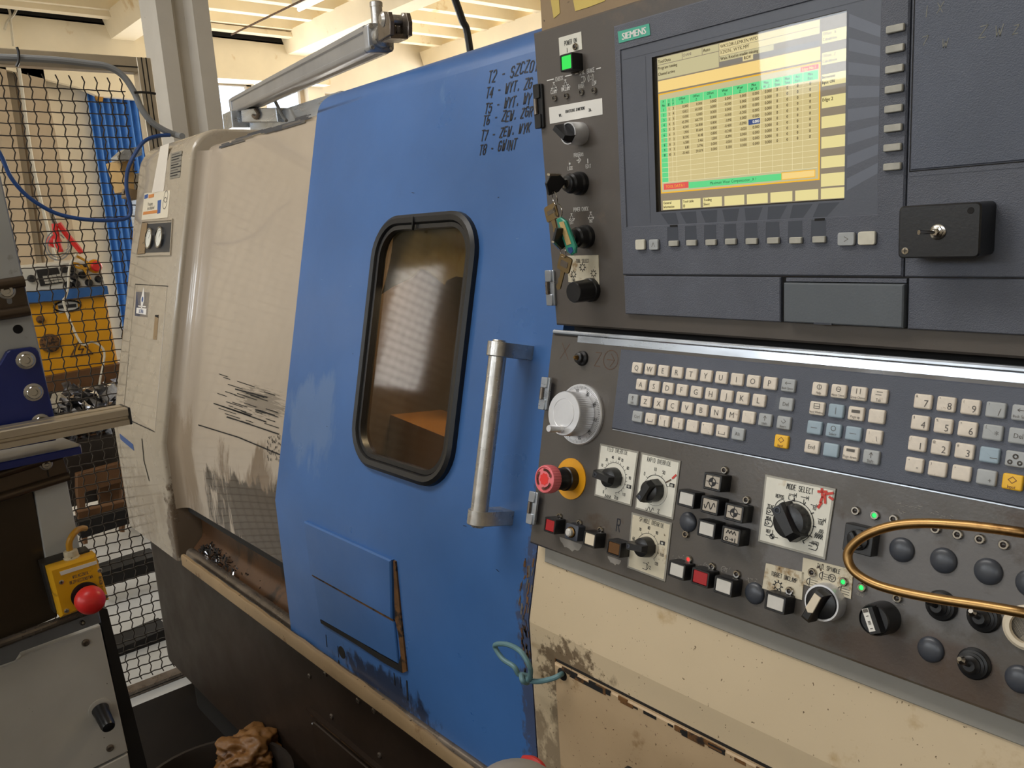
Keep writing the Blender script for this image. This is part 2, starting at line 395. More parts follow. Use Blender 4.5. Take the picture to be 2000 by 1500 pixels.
# stroke lettering (grid 4 x 6)
G = {'A': '00 26 40|12 32', 'B': '00 06 36 45 44 33 03|33 42 41 30 00', 'C': '45 36 16 05 01 10 30 41', 'D': '00 06 26 44 42 20 00', 'E': '46 06 00 40|03 33',
     'F': '46 06 00|03 33', 'G': '45 36 16 05 01 10 30 41 43 23', 'H': '00 06|40 46|03 43', 'I': '20 26', 'J': '46 41 30 10 01', 'K': '00 06|46 02|13 40', 'L': '06 00 40',
     'M': '00 06 23 46 40', 'N': '00 06 40 46', 'O': '10 01 05 16 36 45 41 30 10', 'P': '00 06 36 45 44 33 03', 'Q': '10 01 05 16 36 45 41 30 10|22 40', 'R': '00 06 36 45 44 33 03|23 40',
     'S': '45 36 16 05 04 13 33 42 41 30 10 01', 'T': '06 46|26 20', 'U': '06 01 10 30 41 46', 'V': '06 20 46', 'W': '06 10 24 30 46', 'X': '00 46|06 40', 'Y': '06 23 46|23 20', 'Z': '06 46 00 40',
     '0': '10 01 05 16 36 45 41 30 10', '1': '15 26 20', '2': '05 16 36 45 44 00 40', '3': '05 16 36 45 44 33 42 41 30 10 01|33 13', '4': '30 36 02 42', '5': '46 06 04 34 43 41 30 10 01',
     '6': '36 16 04 01 10 30 41 42 33 02', '7': '06 46 10', '8': '13 04 05 16 36 45 44 33 13 02 01 10 30 41 42 33', '9': '01 10 30 41 45 36 16 05 04 13 33 44', '-': '13 33', '.': '20 21',
     '%': '00 46|16 05 06 16|30 41 40 30', '/': '00 46', ' ': ''}
def strokes(mb, fr, txt, u, v, h, m, wd=None, w=.0003, sx=.62, gap=.35, align='c', slant=0, jit=0):
    """text whose centre (or left end) is at (u, v); h is the letter height, v grows downwards"""
    s = h/6; adv = (4*sx+6*gap*.5)*s; tot = adv*len(txt)-6*gap*.5*s; x = u-tot/2 if align == 'c' else u; wd = wd or h*.12
    for ch in txt:
        dy = (random.random()-.5)*jit*h; k = 1+(random.random()-.5)*jit
        for part in G.get(ch, '').split('|'):
            if not part: continue
            pts = []
            for ab in part.split():
                a, b = int(ab[0]), int(ab[1])
                pts.append((x+(a*sx*k+b*slant)*s+(random.random()-.5)*jit*h*.25, v+h/2-b*s*k+dy+(random.random()-.5)*jit*h*.2))
            mb.ribbon(fr, pts, wd, w, m)
        x += adv*(.75 if ch in 'I1.' and align != 'c' else 1)
    return mb
# glyphs of the built-in type face, read once
GL = {}
def load_glyphs(chars):
    obs = []
    for ch in chars:
        cu = bpy.data.curves.new('g', 'FONT'); cu.body = ch; cu.size = 1; cu.resolution_u = 2
        o = bpy.data.objects.new('g', cu); COL.objects.link(o); obs.append((ch, o))
    dg = bpy.context.evaluated_depsgraph_get()
    for ch, o in obs:
        e = o.evaluated_get(dg); me = e.to_mesh()
        vs = [(p.co.x, p.co.y) for p in me.vertices]; fs = [list(p.vertices) for p in me.polygons]; e.to_mesh_clear()
        x0 = min([p[0] for p in vs] or [0]); x1 = max([p[0] for p in vs] or [.2])
        GL[ch] = ([(a-x0, b) for a, b in vs], fs, x1-x0)
    for ch, o in obs:
        cu = o.data; bpy.data.objects.remove(o); bpy.data.curves.remove(cu)
load_glyphs([chr(i) for i in range(33, 127)])
def text(mb, fr, txt, u, v, h, m, w=.0003, align='c', sx=1.0, bold=0):
    """h: capital height; v: vertical centre of the capitals"""
    k = h/.69; gap = .085; wd = lambda c: .28 if c == ' ' else GL[c][2]+gap
    tot = (sum(wd(c) for c in txt)-gap)*k*sx; x = u-tot/2 if align == 'c' else (u-tot if align == 'r' else u)
    for c in txt:
        if c != ' ':
            vs, fs, _ = GL[c]
            for dx in ((0, bold*h) if bold else (0,)):
                mb.add([fr.pt(x+dx+a*k*sx, v+h/2-b*k, w+(.00004 if dx else 0)) for a, b in vs], fs, m)
        x += wd(c)*k*sx
    return mb
def arc(cu, cv, r, a0, a1, n=24): return [(cu+r*math.cos(math.radians(a0+(a1-a0)*k/n)), cv+r*math.sin(math.radians(a0+(a1-a0)*k/n))) for k in range(n+1)]

# ================================================================== THE SETTING
def sbox(name, x0, x1, y0, y1, z0, z1, m, parent=None, kind=True):
    fr = Fr((0, 0, 0), (1, 0, 0), (0, 1, 0), (0, 0, 1))
    o = MB().box(fr, x0, x1, y0, y1, z0, z1, m).build(name, parent, smooth=False)
    if kind and not parent: struct(o)
    return o
XW, ZC = -8.4, H+2.0
sbox('floor', -8.6, 4.0, -6.2, 9.2, -.1, 0, 'floor_light')
sbox('trim_1', -2.66, 4.0, -6.0, 1.9, 0, .004, 'floor_dark')       # oily walkway around the machine
sbox('ceiling', -8.6, 4.0, -6.2, 9.2, ZC+.16, ZC+.30, 'ceiling_cream')
# front wall behind the camera with its windows
def wall_with_holes(name, axis, c, t, a0, a1, z0, z1, holes, m):
    mb = MB(); fr = SXf(c) if axis == 'x' else Fr((0, c, 0), (1, 0, 0), (0, 0, 1), (0, -1, 0))
    ed = sorted(set([a0, a1]+[h[i] for h in holes for i in (0, 1)]))
    for s0, s1 in zip(ed, ed[1:]):
        hs = sorted([(h[2], h[3]) for h in holes if h[0] < (s0+s1)/2 < h[1]])
        z = z0
        for h0, h1 in hs:
            if h0 > z: mb.box(fr, s0, s1, z, h0, -t/2, t/2, m)
            z = h1
        if z < z1: mb.box(fr, s0, s1, z, z1, -t/2, t/2, m)
    return struct(mb.build(name, smooth=False))
def SXf(c): return Fr((c, 0, 0), (0, 1, 0), (0, 0, 1), (1, 0, 0))
wall_with_holes('wall_front', 'y', -6.1, .2, -8.6, 4.0, 0, ZC+.16, [(-4.6, -2.6, 2.45, 3.42), (-1.6, .4, 2.45, 3.42), (1.4, 3.4, 2.45, 3.42)], 'wall_plaster')
sbox('wall_right', 4.0, 4.2, -6.2, 9.2, 0, ZC+.16, 'wall_plaster')
sbox('wall_back', -8.6, 4.2, 9.0, 9.2, 0, ZC+.16, 'wall_plaster')
ZW = H+1.60
wall_with_holes('wall_left', 'x', XW-.12, .2, -6.2, 9.2, 0, ZC+.16, [(3.30, 3.95, 1.2, ZW), (4.05, 4.55, 1.2, ZW), (4.75, 5.35, 1.2, ZW-.08)], 'wall_plaster')
wf = SXf(XW-.14)
for i, (y0, y1, z1) in enumerate(((3.30, 3.95, ZW), (4.05, 4.55, ZW), (4.75, 5.35, ZW-.08))):
    wo = MB()
    for a, b, c_, d in ((y0, y1, 1.2, 1.25), (y0, y1, z1-.05, z1), (y0, y0+.05, 1.2, z1), (y1-.05, y1, 1.2, z1), (y0, y1, 2.0, 2.03)): wo.box(wf, a, b, c_, d, -.03, .03, 'wall_brownish')
    o = struct(wo.build('window_%d' % (i+1), smooth=False)); MB().box(wf, y0+.05, y1-.05, 1.25, z1-.05, -.004, .004, 'window_glass').build('pane', o, smooth=False)
# masonry piers and stains seen through the fence (wall relief)
mb = MB(); fr = SX(XW)
def wq(fr, pts, w0, w1, m, mb_): return mb_.prism(fr, [fr.at(*p) for p in pts], w0, w1, m)
for i, (pts, w1, m) in enumerate([(((16, 70), (66, 74), (150, 520), (84, 520)), .12, 'wall_brownish'), (((-30, 60), (-6, 60), (66, 520), (30, 520)), .12, 'wall_brownish'),
                                  (((66, 74), (74, 90), (116, 330), (110, 330)), .05, 'wall_plaster')]):
    struct(wq(fr, pts, -.02, w1, m, MB()).build('trim_%d' % (i+2), smooth=False))
# eaves beam, sloping brace
fr = SX(XW+.10)
struct(wq(fr, ((-60, 20), (640, 97), (640, 168), (-60, 125)), -.2, .06, 'concrete_cream', MB()).build('trim_5', smooth=False))
struct(wq(fr, ((-60, 120), (60, 66), (160, 95), (276, 110), (276, 196), (190, 188), (150, 170)), -.05, .02, 'concrete_cream', MB()).build('trim_6', smooth=False))
struct(wq(SX(XW+.34), ((-60, -8), (640, 74), (640, 82), (-60, 6)), -.05, .05, 'concrete_cream', MB()).build('trim_7', smooth=False))
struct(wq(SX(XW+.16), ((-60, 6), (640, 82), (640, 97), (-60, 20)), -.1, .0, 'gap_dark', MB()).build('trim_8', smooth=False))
# ceiling: ribs along Y, rafters along X
k = 9
x = XW+.35
while x < -.5:
    sbox('trim_%d' % k, x, x+.09, -1.0, 8.9, ZC+.02, ZC+.17, 'concrete_cream'); k += 1; x += .42
for y in (.9, 2.65, 4.36, 6.2, 7.9):
    fr = Fr((0, 0, 0), (0, 1, 0), (0, 0, 1), (1, 0, 0))
    struct(MB().prism(fr, [(y-.10, ZC-.16), (y+.10, ZC-.16), (y+.16, ZC+.03), (y-.16, ZC+.03)], XW, 1.5, 'concrete_cream').build('trim_%d' % k, smooth=False)); k += 1
# concrete column behind the machine: web between two flanges
fr = Fr((0, 0, 0), (0, 1, 0), (0, 0, 0), (0, 0, 1)) if False else None
def vprism(name, pts, z0, z1, m):
    return MB().loft([[Vector((x, y, z0)) for x, y in pts], [Vector((x, y, z1)) for x, y in pts]], m).build(name, smooth=False)
ya, yb = onX(303, 0, -3.4).y, onX(406, 0, -3.4).y
o = vprism('trim_%d' % k, [(-3.40, ya), (-3.40, ya+.06), (-3.43, ya+.08), (-3.43, yb-.09), (-3.40, yb-.065), (-3.40, yb), (-3.58, yb), (-3.58, ya)], 0, ZC+.1, 'concrete_grey'); struct(o); k += 1

# fluorescent tube lamp under the ceiling
p0 = onZ(598, 12, ZC-.16); p1 = onZ(640, -8, ZC-.16)
t = thing('tube_lamp', 'white fluorescent tube lamp under the cream ceiling above the air cylinder', 'lamp', (p0+p1)/2)
fr = Fr((p0+p1)/2, (p1-p0), (p1-p0).cross(Vector((0, 0, 1))), (0, 0, 1)); L = (p1-p0).length*.9
MB().box(fr, -L, L, -.05, .05, .02, .16, 'tape_white').build('housing', t, smooth=False)
MB().tube([fr.pt(-L*.96, 0, 0), fr.pt(L*.96, 0, 0)], .016, 'tube_glow', 10).build('tube', t)
# thin wire running up to the ceiling
a, b = onX(452, 68, -7.2), onX(600, -4, -5.6)
tag(MB().tube([a, b], .008, 'rust', 5).build('tension_wire'), 'thin brown wire strung across under the cream ceiling', 'wire')
a = onX(885, -12, -3.0); b = onX(903, 40, -3.0); c_ = onX(916, 84, -3.0)
tag(MB().tube(spline([onX(880, -30, -3.0), a, b, c_, c_+Vector((.01, .03, -.5))]), .016, 'black_rubber', 8).build('hanging_cable'), 'black cable hanging from the ceiling down behind the blue door', 'cable')
# corrugated door in the far wall, foam at its head
fr = SX(XW+.03)
u0, v0 = fr.at(163, 148); u1, _ = fr.at(275, 153)
t = thing('corrugated_sheet', 'blue corrugated sheet standing in the far wall with yellow foam along its top', 'sheet', fr.pt((u0+u1)/2, v0+1.4, 0))
mb = MB(); n = 84; pr = []; W_ = .62
for i in range(n+1): pr.append((u0+W_*i/n, .022*math.cos(i/n*2*math.pi*10.5)))
mb.loft([[fr.pt(u, v0, w_) for u, w_ in pr]+[fr.pt(u, v0, w_-.01) for u, w_ in pr[::-1]], [fr.pt(u, v0+2.6, w_) for u, w_ in pr]+[fr.pt(u, v0+2.6, w_-.01) for u, w_ in pr[::-1]]], 'corrugated_blue')
mb.build('sheet_panel', t)
mb = MB(); rnd = random.Random(3)
top = []; 
for i in range(15): top.append((u0-.02+W_*i/14, v0+.03+rnd.random()*.06+(.16 if i in (2, 3) else 0)))
mb.prism(fr, [(u0-.02, v0-.05), (u0+W_, v0-.05)]+top[::-1], .0, .06, 'foam_yellow').build('foam_filling', t)

# ================================================================== MACHINE IN THE BACKGROUND, BEHIND THE FENCE
cx = -4.5; fr = SX(cx)
t = thing('yellow_machine', 'small lathe with yellow front, blue rim and pale control panel behind the mesh', 'machine', (cx-.3, 1.0, .3))
def fq(fr, pts, w0, w1, m, name, par, ch=0, **k): return MB().prism(fr, [fr.at(*p) for p in pts], w0, w1, m, ch).build(name, par, smooth=False, **k)
fq(fr, ((40, 588), (206, 572), (232, 712), (78, 742)), -.5, 0, 'cabinet_yellow', 'front_panel', t, .01)
fq(fr, ((76, 736), (234, 708), (240, 740), (84, 768)), -.4, .05, 'wood_brown', 'drip_edge', t)
fq(fr, ((30, 572), (206, 558), (209, 574), (34, 596)), -.5, .03, 'cabinet_blue', 'blue_rim', t)
fq(fr, ((20, 524), (192, 504), (206, 560), (34, 576)), -.4, .015, 'panel_offwhite', 'control_panel', t, .006)
mb = MB(); q = lambda a, b, w_=.016: fr.at(a, b, w_)
mb.prism(fr, [q(70, 527), q(112, 522), q(122, 552), q(79, 559)], .015, .022, 'black_plastic').build('readout', t, smooth=False)
mb = MB()
for r_ in range(3):
    for c_ in range(4): 
        a, b = q(88+c_*9+r_*2, 541+r_*5.5-c_*1.2, .024); mb.box(fr, a-.009, a+.009, b-.005, b+.005, .022, .026, 'key_softgrey')
mb.build('readout_keys', t, smooth=False)['kind'] = 'stuff'
for i, (a, b) in enumerate(((61, 544), (125, 526), (140, 525), (143, 540), (133, 556), (148, 554), (173, 552), (192, 545), (160, 537), (166, 523))):
    u, v = q(a, b); MB().lathe(fr, u, v, [(.018, .01), (.018, .03), (.012, .04)], 'black_plastic', 12).build('knob', t)
u, v = q(185, 520); MB().lathe(fr, u, v, [(.034, .012), (.034, .018)], 'estop_yellow', 16).lathe(fr, u, v, [(.02, .018), (.026, .05), (.02, .06)], 'bright_red', 16).build('stop_button', t)
for a, b, r_ in ((98, 670, .045), (79, 624, .018)):
    u, v = fr.at(a, b, .01); MB().lathe(fr, u, v, [(r_, 0), (r_, .015), (r_*.6, .018)], 'rust', 16).build('screw_hole', t)
mb = MB(); mb.prism(fr, [fr.at(112, 590), fr.at(150, 586), fr.at(153, 606), fr.at(115, 612)], 0, .004, 'grey_paint')
cu, cv = fr.at(131, 598); mb.ribbon(fr, [(cu+.06*math.cos(a_), cv+.026*math.sin(a_)) for a_ in [i*math.pi/10 for i in range(21)]], .008, .006, 'print_black')
mb.box(fr, cu-.04, cu+.04, cv-.008, cv+.008, .004, .007, 'print_black').build('badge_plate', t, smooth=False)
mb = MB(); cu, cv = fr.at(157, 680); mb.ribbon(fr, [(cu-.05, cv+.035), (cu, cv-.04), (cu+.05, cv+.035), (cu-.05, cv+.035)], .007, .003, 'rust').ribbon(fr, [(cu+.005, cv-.02), (cu-.01, cv+.005), (cu+.012, cv+.005), (cu, cv+.025)], .006, .003, 'rust').build('warning_sign', t)
# shavings in a tray under it, as one heap
mb = MB(); rnd = random.Random(11)
for i in range(420):
    y = .66+rnd.random()*.56; z = H-.86+rnd.random()*.20; x = cx+.05+rnd.random()*.28; p = Vector((x, y, z)); s = .02+rnd.random()*.03
    d = Vector((rnd.random()-.5, rnd.random()-.5, rnd.random()-.5)).normalized()*s; e = d.orthogonal().normalized()*s*.5
    mb.add([p-d-e, p+d-e, p+d+e, p-d+e, p+d.cross(e).normalized()*s*.4], [[0, 1, 4], [1, 2, 4], [2, 3, 4], [3, 0, 4], [0, 1, 2, 3]], 'swarf')
o = mb.build('metal_shavings', smooth=False); o['kind'] = 'stuff'; tag(o, 'heap of shiny metal shavings under the yellow lathe', 'shavings')
t = thing('shavings_bin', 'dark steel bin holding the metal shavings behind the mesh', 'bin', (cx+.2, .95, .3))
sbox('bin_body', cx-.02, cx+.36, .62, 1.24, .28, H-.86, 'tub_black', t); sbox('bin_leg', cx+.02, cx+.08, .66, .72, 0, .28, 'tub_black', t); sbox('bin_leg', cx+.02, cx+.08, 1.14, 1.20, 0, .28, 'tub_black', t)
# wiring and the red handled tool above the panel
fr = SX(-4.7)
def wire(name, pts, c, r_, m, label, cat, group=None): return tag(MB().tube(spline([onX(a, b, c) for a, b in pts], 5), r_, m, 7).build(name), label, cat, group)
wire('wiring_flex', ((150, 495), (136, 520), (133, 560), (128, 580), (124, 590), (138, 630), (160, 672), (182, 668), (204, 688), (196, 740), (192, 770)), -4.40, .0055, 'cable_white', 'pale flex looping down over the yellow lathe front', 'cable')
wire('coiled_flex', ((150, 500), (170, 512), (172, 524), (150, 522), (143, 514), (160, 520), (176, 545)), -4.42, .006, 'cable_yellow', 'brown flex coiled on the pale control panel', 'cable')
for i, (lab, cat, rr, m) in enumerate([('loose loop of thin grey wire above the lathe panel', 'cable', 26, 'cable_grey'), ('loose tangle of cream wire above the lathe panel', 'cable', 18, 'cable_white')]):
    pts = [(112+i*10+rr*math.cos(a_*.7)*(1-.02*a_), 478-i*6+rr*1.2*math.sin(a_*.7)*(1-.02*a_)) for a_ in range(18)]
    wire('wire_coil', pts, -4.6, .0032, m, lab, cat)
t = thing('pliers', 'pair of red-handled pliers hanging above the yellow lathe', 'tool', onX(112, 445, -4.6))
MB().tube(spline([onX(a, b, -4.6) for a, b in ((106, 437), (110, 460), (118, 492))]), .014, 'bright_red', 7).build('handle', t)
MB().tube(spline([onX(a, b, -4.6) for a, b in ((114, 436), (130, 458), (152, 484), (160, 494))]), .014, 'bright_red', 7).build('handle', t)
MB().tube(spline([onX(a, b, -4.6) for a, b in ((109, 442), (101, 420), (97, 405))]), .012, 'chrome', 7).build('jaw', t)
MB().lathe(fr, *fr.at(103, 472), [(.03, 0), (.03, .05), (.01, .06)], 'bright_red', 12).build('signal_lamp', bpy.data.objects['yellow_machine'])
# conduit pipe down the far wall
wire('wall_conduit', ((22, 40), (38, 140), (66, 330), (112, 520)), XW+.12, .014, 'panel_offwhite', 'grey conduit pipe running down the far white wall', 'pipe')
wire('wall_wires', ((8, 6), (18, 20), (21, 44), (26, 90)), XW+.2, .010, 'cable_white', 'bunch of thin pale wires hanging at the top left wall', 'cable')
wire('wall_wires', ((34, 14), (26, 30), (14, 42), (9, 58)), XW+.2, .010, 'cable_white', 'single pale wire curling off the bunch at the top left', 'cable')
# glass-fronted small box and cardboard behind the machine end
fr = SX(-3.0)
t = thing('beam_lamp', 'pale cardboard box under a grey bracket on a post behind the lathe end', 'box', onX(250, 340, -3.05))
fq(fr, ((232, 312), (262, 306), (262, 372), (250, 372)), -.15, 0, 'cardboard', 'box_body', t)
MB().tube([onX(262, 340, -3.12), Vector((-3.12, onX(262, 340, -3.12).y, 0))], .03, 'bare_steel', 10).build('support_post', t)
fq(fr, ((220, 308), (236, 294), (268, 288), (268, 306), (236, 318), (222, 316)), -.02, .05, 'bare_steel', 'bracket', t)
t.name = 'cardboard_box'
# timber skids and dark beams on the pale floor beyond the fence
for i, (pts, c, m, lab) in enumerate([(((128, 860), (238, 838), (250, 900), (146, 930)), -4.2, 'wood_brown', 'brown wooden crate side standing behind the mesh under the rail'),
                                   (((150, 926), (248, 900), (252, 936), (244, 1040), (236, 1040), (238, 942), (166, 962), (172, 1062), (164, 1064), (150, 962)), -4.02, 'wood_brown', 'dark wooden trestle board standing under the crate behind the mesh'),
                                   (((192, 950), (250, 930), (258, 978), (196, 990)), -4.1, 'wood_brown', 'short pale-ended wood block on the pallet behind the mesh'),
                                   (((150, 1000), (258, 975), (262, 1004), (156, 1034)), -3.8, 'wood_brown', 'long wooden pallet plank on the pale floor beyond the fence')]):
    fr = SX(c); o = MB().prism(fr, [fr.at(*p) for p in pts], -.035, 0, m, .004).build('wooden_board', smooth=False); tag(o, lab, 'board', 'timber behind the fence')
for pts, c, lab in ((((150, 1022), (300, 980), (306, 1006), (160, 1052)), -3.75, 'upper dark steel floor beam beyond the fence, nearest the pallet'), (((190, 1122), (310, 1084), (314, 1112), (196, 1150)), -3.5, 'middle dark steel beam lying across the pale floor beyond the fence'),
                    (((225, 1270), (330, 1226), (334, 1254), (230, 1296)), -3.05, 'lower dark steel beam beyond the fence, closest to its bottom rail')):
    fr = SX(c); o = MB().prism(fr, [fr.at(*p) for p in pts], -.12, 0, 'gap_dark').build('steel_beam', smooth=False); tag(o, lab, 'beam', 'dark beams behind the fence')

# ================================================================== MESH FENCE
XF = -2.75
ft = thing('mesh_fence', 'crimped wire mesh guard panel in an aluminium frame left of the lathe', 'fence', (XF, .45, 0))
PV, PH = .0337, .0353
fr = SX(XF)
y_hi, y_lo = .892, -1.30
z_hi, z_lo = H+fr.at(150, 148)[1]*-1, H-1.42
mb = MB()
amp = .0030
y0r = onX(5, 165, XF).y; zr0 = onX(100, 172, XF).z
nz = int((z_hi-z_lo)/(PV/2))
pts = [Vector((amp*(1 if i % 2 else -1)*.5, amp*(1 if (i//1) % 2 else -1)*.8, -i*PV/2)) for i in range(nz)]
vsrc = None; y = y0r-12*PH*0
ys = []
yy = y0r
while yy > y_lo: yy -= PH
while yy < y_hi: ys.append(yy); yy += PH
for i, y in enumerate(ys):
    if vsrc is None:
        vsrc = MB().tube([Vector((XF, y, z_hi))+p for p in pts], .0022, 'mesh_wire', 4).build('upright_wire', ft, smooth=False); c0 = WL[vsrc.name].copy(); yb0 = y
    else: inst('upright_wire', vsrc, c0+Vector((0, y-yb0, 0)), ft)
ny = int((y_hi-y_lo)/(PH/2)); hsrc = None; z = zr0; zs = []
while z > z_lo+.01: zs.append(z); z -= PV
hp = [Vector((amp*(-1 if i % 2 else 1)*.5, i*PH/2, amp*(1 if i % 2 else -1)*.25)) for i in range(ny)]
for z in zs:
    if hsrc is None: hsrc = MB().tube([Vector((XF, y_lo, z))+p for p in hp], .0022, 'mesh_wire', 4).build('cross_wire', ft, smooth=False); c1 = WL[hsrc.name].copy(); zb0 = z
    else: inst('cross_wire', hsrc, c1+Vector((0, 0, z-zb0)), ft)
# frame: extruded rails with slots
def rail(fr, u0, u1, v0, v1, w0, w1, m, along='u'):
    mb = MB(); mb.box(fr, u0, u1, v0, v1, w0, w1, m, .0015)
    mid = .5
    if along == 'u':
        for f0 in (.30, .62): c = v0+(v1-v0)*f0; mb.box(fr, u0, u1, c, c+(v1-v0)*.08, w1-.0005, w1+.0008, 'gap_dark')
    else:
        for f0 in (.30, .62): c = u0+(u1-u0)*f0; mb.box(fr, c, c+(u1-u0)*.08, v0, v1, w1-.0005, w1+.0008, 'gap_dark')
    return mb
a = fr.at(0, 96); b = fr.at(270, 114); c_ = fr.at(0, 128); d_ = fr.at(270, 144)
mb = MB().prism(fr, [(-1.34, a[1]), a, b, d_, c_, (-1.34, c_[1])], -.02, .02, 'aluminium_warm', .002)
mb.prism(fr, [(lambda p, q_: (p[0], p[1]+(q_[1]-p[1])*.62))(a, c_), (lambda p, q_: (p[0], p[1]+(q_[1]-p[1])*.62))(b, d_), (lambda p, q_: (p[0], p[1]+(q_[1]-p[1])*.70))(b, d_), (lambda p, q_: (p[0], p[1]+(q_[1]-p[1])*.70))(a, c_)], .02, .0212, 'gap_dark').build('top_rail', ft, smooth=False)
pu0, pu1 = fr.at(262, 116)[0], fr.at(290, 118)[0]; pv = fr.at(276, 115)[1]
rail(fr, pu0, pu1, pv, 1.42, -.025, .022, 'aluminium_warm', 'v').build('corner_post', ft, smooth=False)
v_ = fr.at(345, 1315)[1]; rail(fr, y_lo, y_hi, v_-.008, v_+.022, -.025, .025, 'oily_steel').build('bottom_rail', ft, smooth=False)
# cable along the rail, cable ties, air hose
ct = [onX(a, b, XF+.045) for a, b in ((-60, 108), (0, 112), (60, 114), (120, 118), (170, 124), (210, 130), (240, 148), (262, 180), (276, 212), (296, 238), (322, 255), (345, 264))]+[onX(356, 266, -2.66)]
tag(MB().tube(spline(ct), .0095, 'cable_grey', 10).build('power_cable'), 'thick grey cable running along the fence top rail and dropping behind the lathe', 'cable')
tag(MB().tube([onX(*p, XF+.062) for p in ((33, 92), (36, 100), (37, 112), (36, 122), (32, 130))], .004, 'black_rubber', 6).build('cable_tie'), 'black cable tie around the rail above the mesh, left one', 'tie')
tag(MB().tube([onX(*p, XF+.062) for p in ((262, 181), (275, 180), (290, 181), (304, 183))], .004, 'black_rubber', 6).build('cable_tie'), 'black cable tie sticking out from the fence corner post', 'tie')
hs = [onX(a, b, XF+.05) for a, b in ((-40, 240), (0, 300), (20, 344), (48, 378), (84, 404), (120, 420), (170, 429), (222, 430), (250, 424), (255, 405), (247, 366), (250, 330), (264, 300), (282, 276), (306, 266), (332, 264))]
tag(MB().tube(spline(hs), .0058, 'hose_blue', 10).build('air_hose'), 'dark blue air hose sagging across the wire mesh to the lathe end', 'hose')

# ================================================================== LATHE
lt = thing('lathe', 'large beige and blue turning machine with a sliding door and dark skirt', 'machine', (-1.4, 1.2, 0))
YC = D.pt(0, D.at(544, 980)[1]).y; ZCR = D.pt(0, D.at(544, 980)[1]).z        # crease of the leaning front
def prof(off, ztop, rtop, zbot, back=.35, nseg=6):
    """(y, z) outline: lower wall, crease, leaning wall, rolled top; off is measured behind the door face"""
    P = []
    yc = YC+off; P.append((yc, zbot)); P.append((yc, ZCR))
    yt = yc+(ztop-rtop-ZCR)*math.tan(-TB); P.append((yt, ztop-rtop))
    a0 = -TB; cy, cz = yt+rtop*math.cos(a0), ztop-rtop-rtop*math.sin(a0)
    for i in range(1, nseg+1):
        a = a0+(math.pi/2-a0)*i/nseg; P.append((cy-rtop*math.cos(a), cz+rtop*math.sin(a)))
    P.append((cy+back, cz+rtop))
    return P
def extr(P, xs, m, solid=True, zb=None):
    rings = [[Vector((x, y, z)) for y, z in P] for x in xs]
    mb = MB(); mb.loft(rings, m, solid, solid, closed=solid); return mb
# end column with a rounded outer corner
ZT = H+.318
P = prof(0, ZT, .09, H-.852, .30); body = P+[(P[-1][0], H-.852)]
mb = MB(); rings = []
for k_ in range(7):                      # left rounded edge
    a = math.pi/2*k_/6; r_ = .035; xo = -2.635+r_*(1-math.sin(a)); yo = r_*(1-math.cos(a))
    rings.append([Vector((xo if True else 0, y+(r_*(math.cos(math.pi/2-a)*0)+ (r_*(1-math.sin(math.pi/2-a)) if i < len(P) else 0)), z-(r_*(1-math.sin(math.pi/2-a)) if 3 < i < len(P) else 0))) for i, (y, z) in enumerate(body)])
rings = rings[::-1] if rings[0][0].x > rings[-1][0].x else rings
# order from the outside in: the face recedes towards the outer edge
rings = []
for k_ in range(7):
    a = math.pi/2*k_/6; r_ = .045; x = -2.71+r_*(1-math.cos(a)); d = r_*(1-math.sin(a))
    rings.append([Vector((x, y+(d if i < len(P) else 0), z-(d if 3 < i < len(P) else 0))) for i, (y, z) in enumerate(body)])
rings.append([Vector((-2.256, y, z)) for y, z in body])
for k_ in (1, 2, 3):
    a = math.pi/2*k_/3; r_ = .010; x = -2.256+r_*math.sin(a); d = r_*(1-math.cos(a))
    rings.append([Vector((x, y+(d if i < len(P) else 0), z-(d if 3 < i < len(P) else 0))) for i, (y, z) in enumerate(body)])
mb.loft(rings, 'beige_paint').build('end_column', lt, ang=40)
# inner cover behind the door
P = prof(.045, H+.262, .03, H-.705, .4)
extr(P, [-2.246, -2.0, -1.7, -1.47], 'beige_cover', False).build('inner_cover', lt, ang=25)
# smooth fillet between cover and column
mb = MB(); rings = []
for y, z in P[:4]:
    rings.append([Vector((-2.246+.03*(1-math.cos(math.pi/2*k_/4)), y-.03*(1-math.sin(math.pi/2*k_/4)), z)) for k_ in range(5)])
mb.loft(rings, 'beige_cover', False, False, closed=False).build('corner_fillet', lt)
# header box on top that closes the machine, deep back wall of the trough, trough
sbox('back_housing', -2.60, -.2, 1.25, 2.3, .3, H+.20, 'beige_paint', lt)
mb = MB(); rnd = random.Random(5)
Q = [(.745, H-.66), (.745, H-.785), (.74, H-.80), (.705, H-.835), (.69, H-.862)]
extr(Q, [-2.24, -1.9, -1.5, -.8], 'rusty_wall', False).build('trough_wall', lt, ang=60)
MB().box(Fr((0, 0, 0), (1, 0, 0), (0, 1, 0), (0, 0, 1)), -2.24, -.8, .715, .75, H-.72, H-.695, 'gap_dark').build('wiper_gap', lt)
MB().tube([Vector((-2.20, .693, H-.822)), Vector((-.80, .693, H-.822))], .014, 'oily_steel', 14).build('guide_rail', lt)
MB().tube([Vector((-1.55, .668, H-.820)), Vector((-.80, .668, H-.812))], .009, 'oily_steel', 12).build('door_runner', lt)
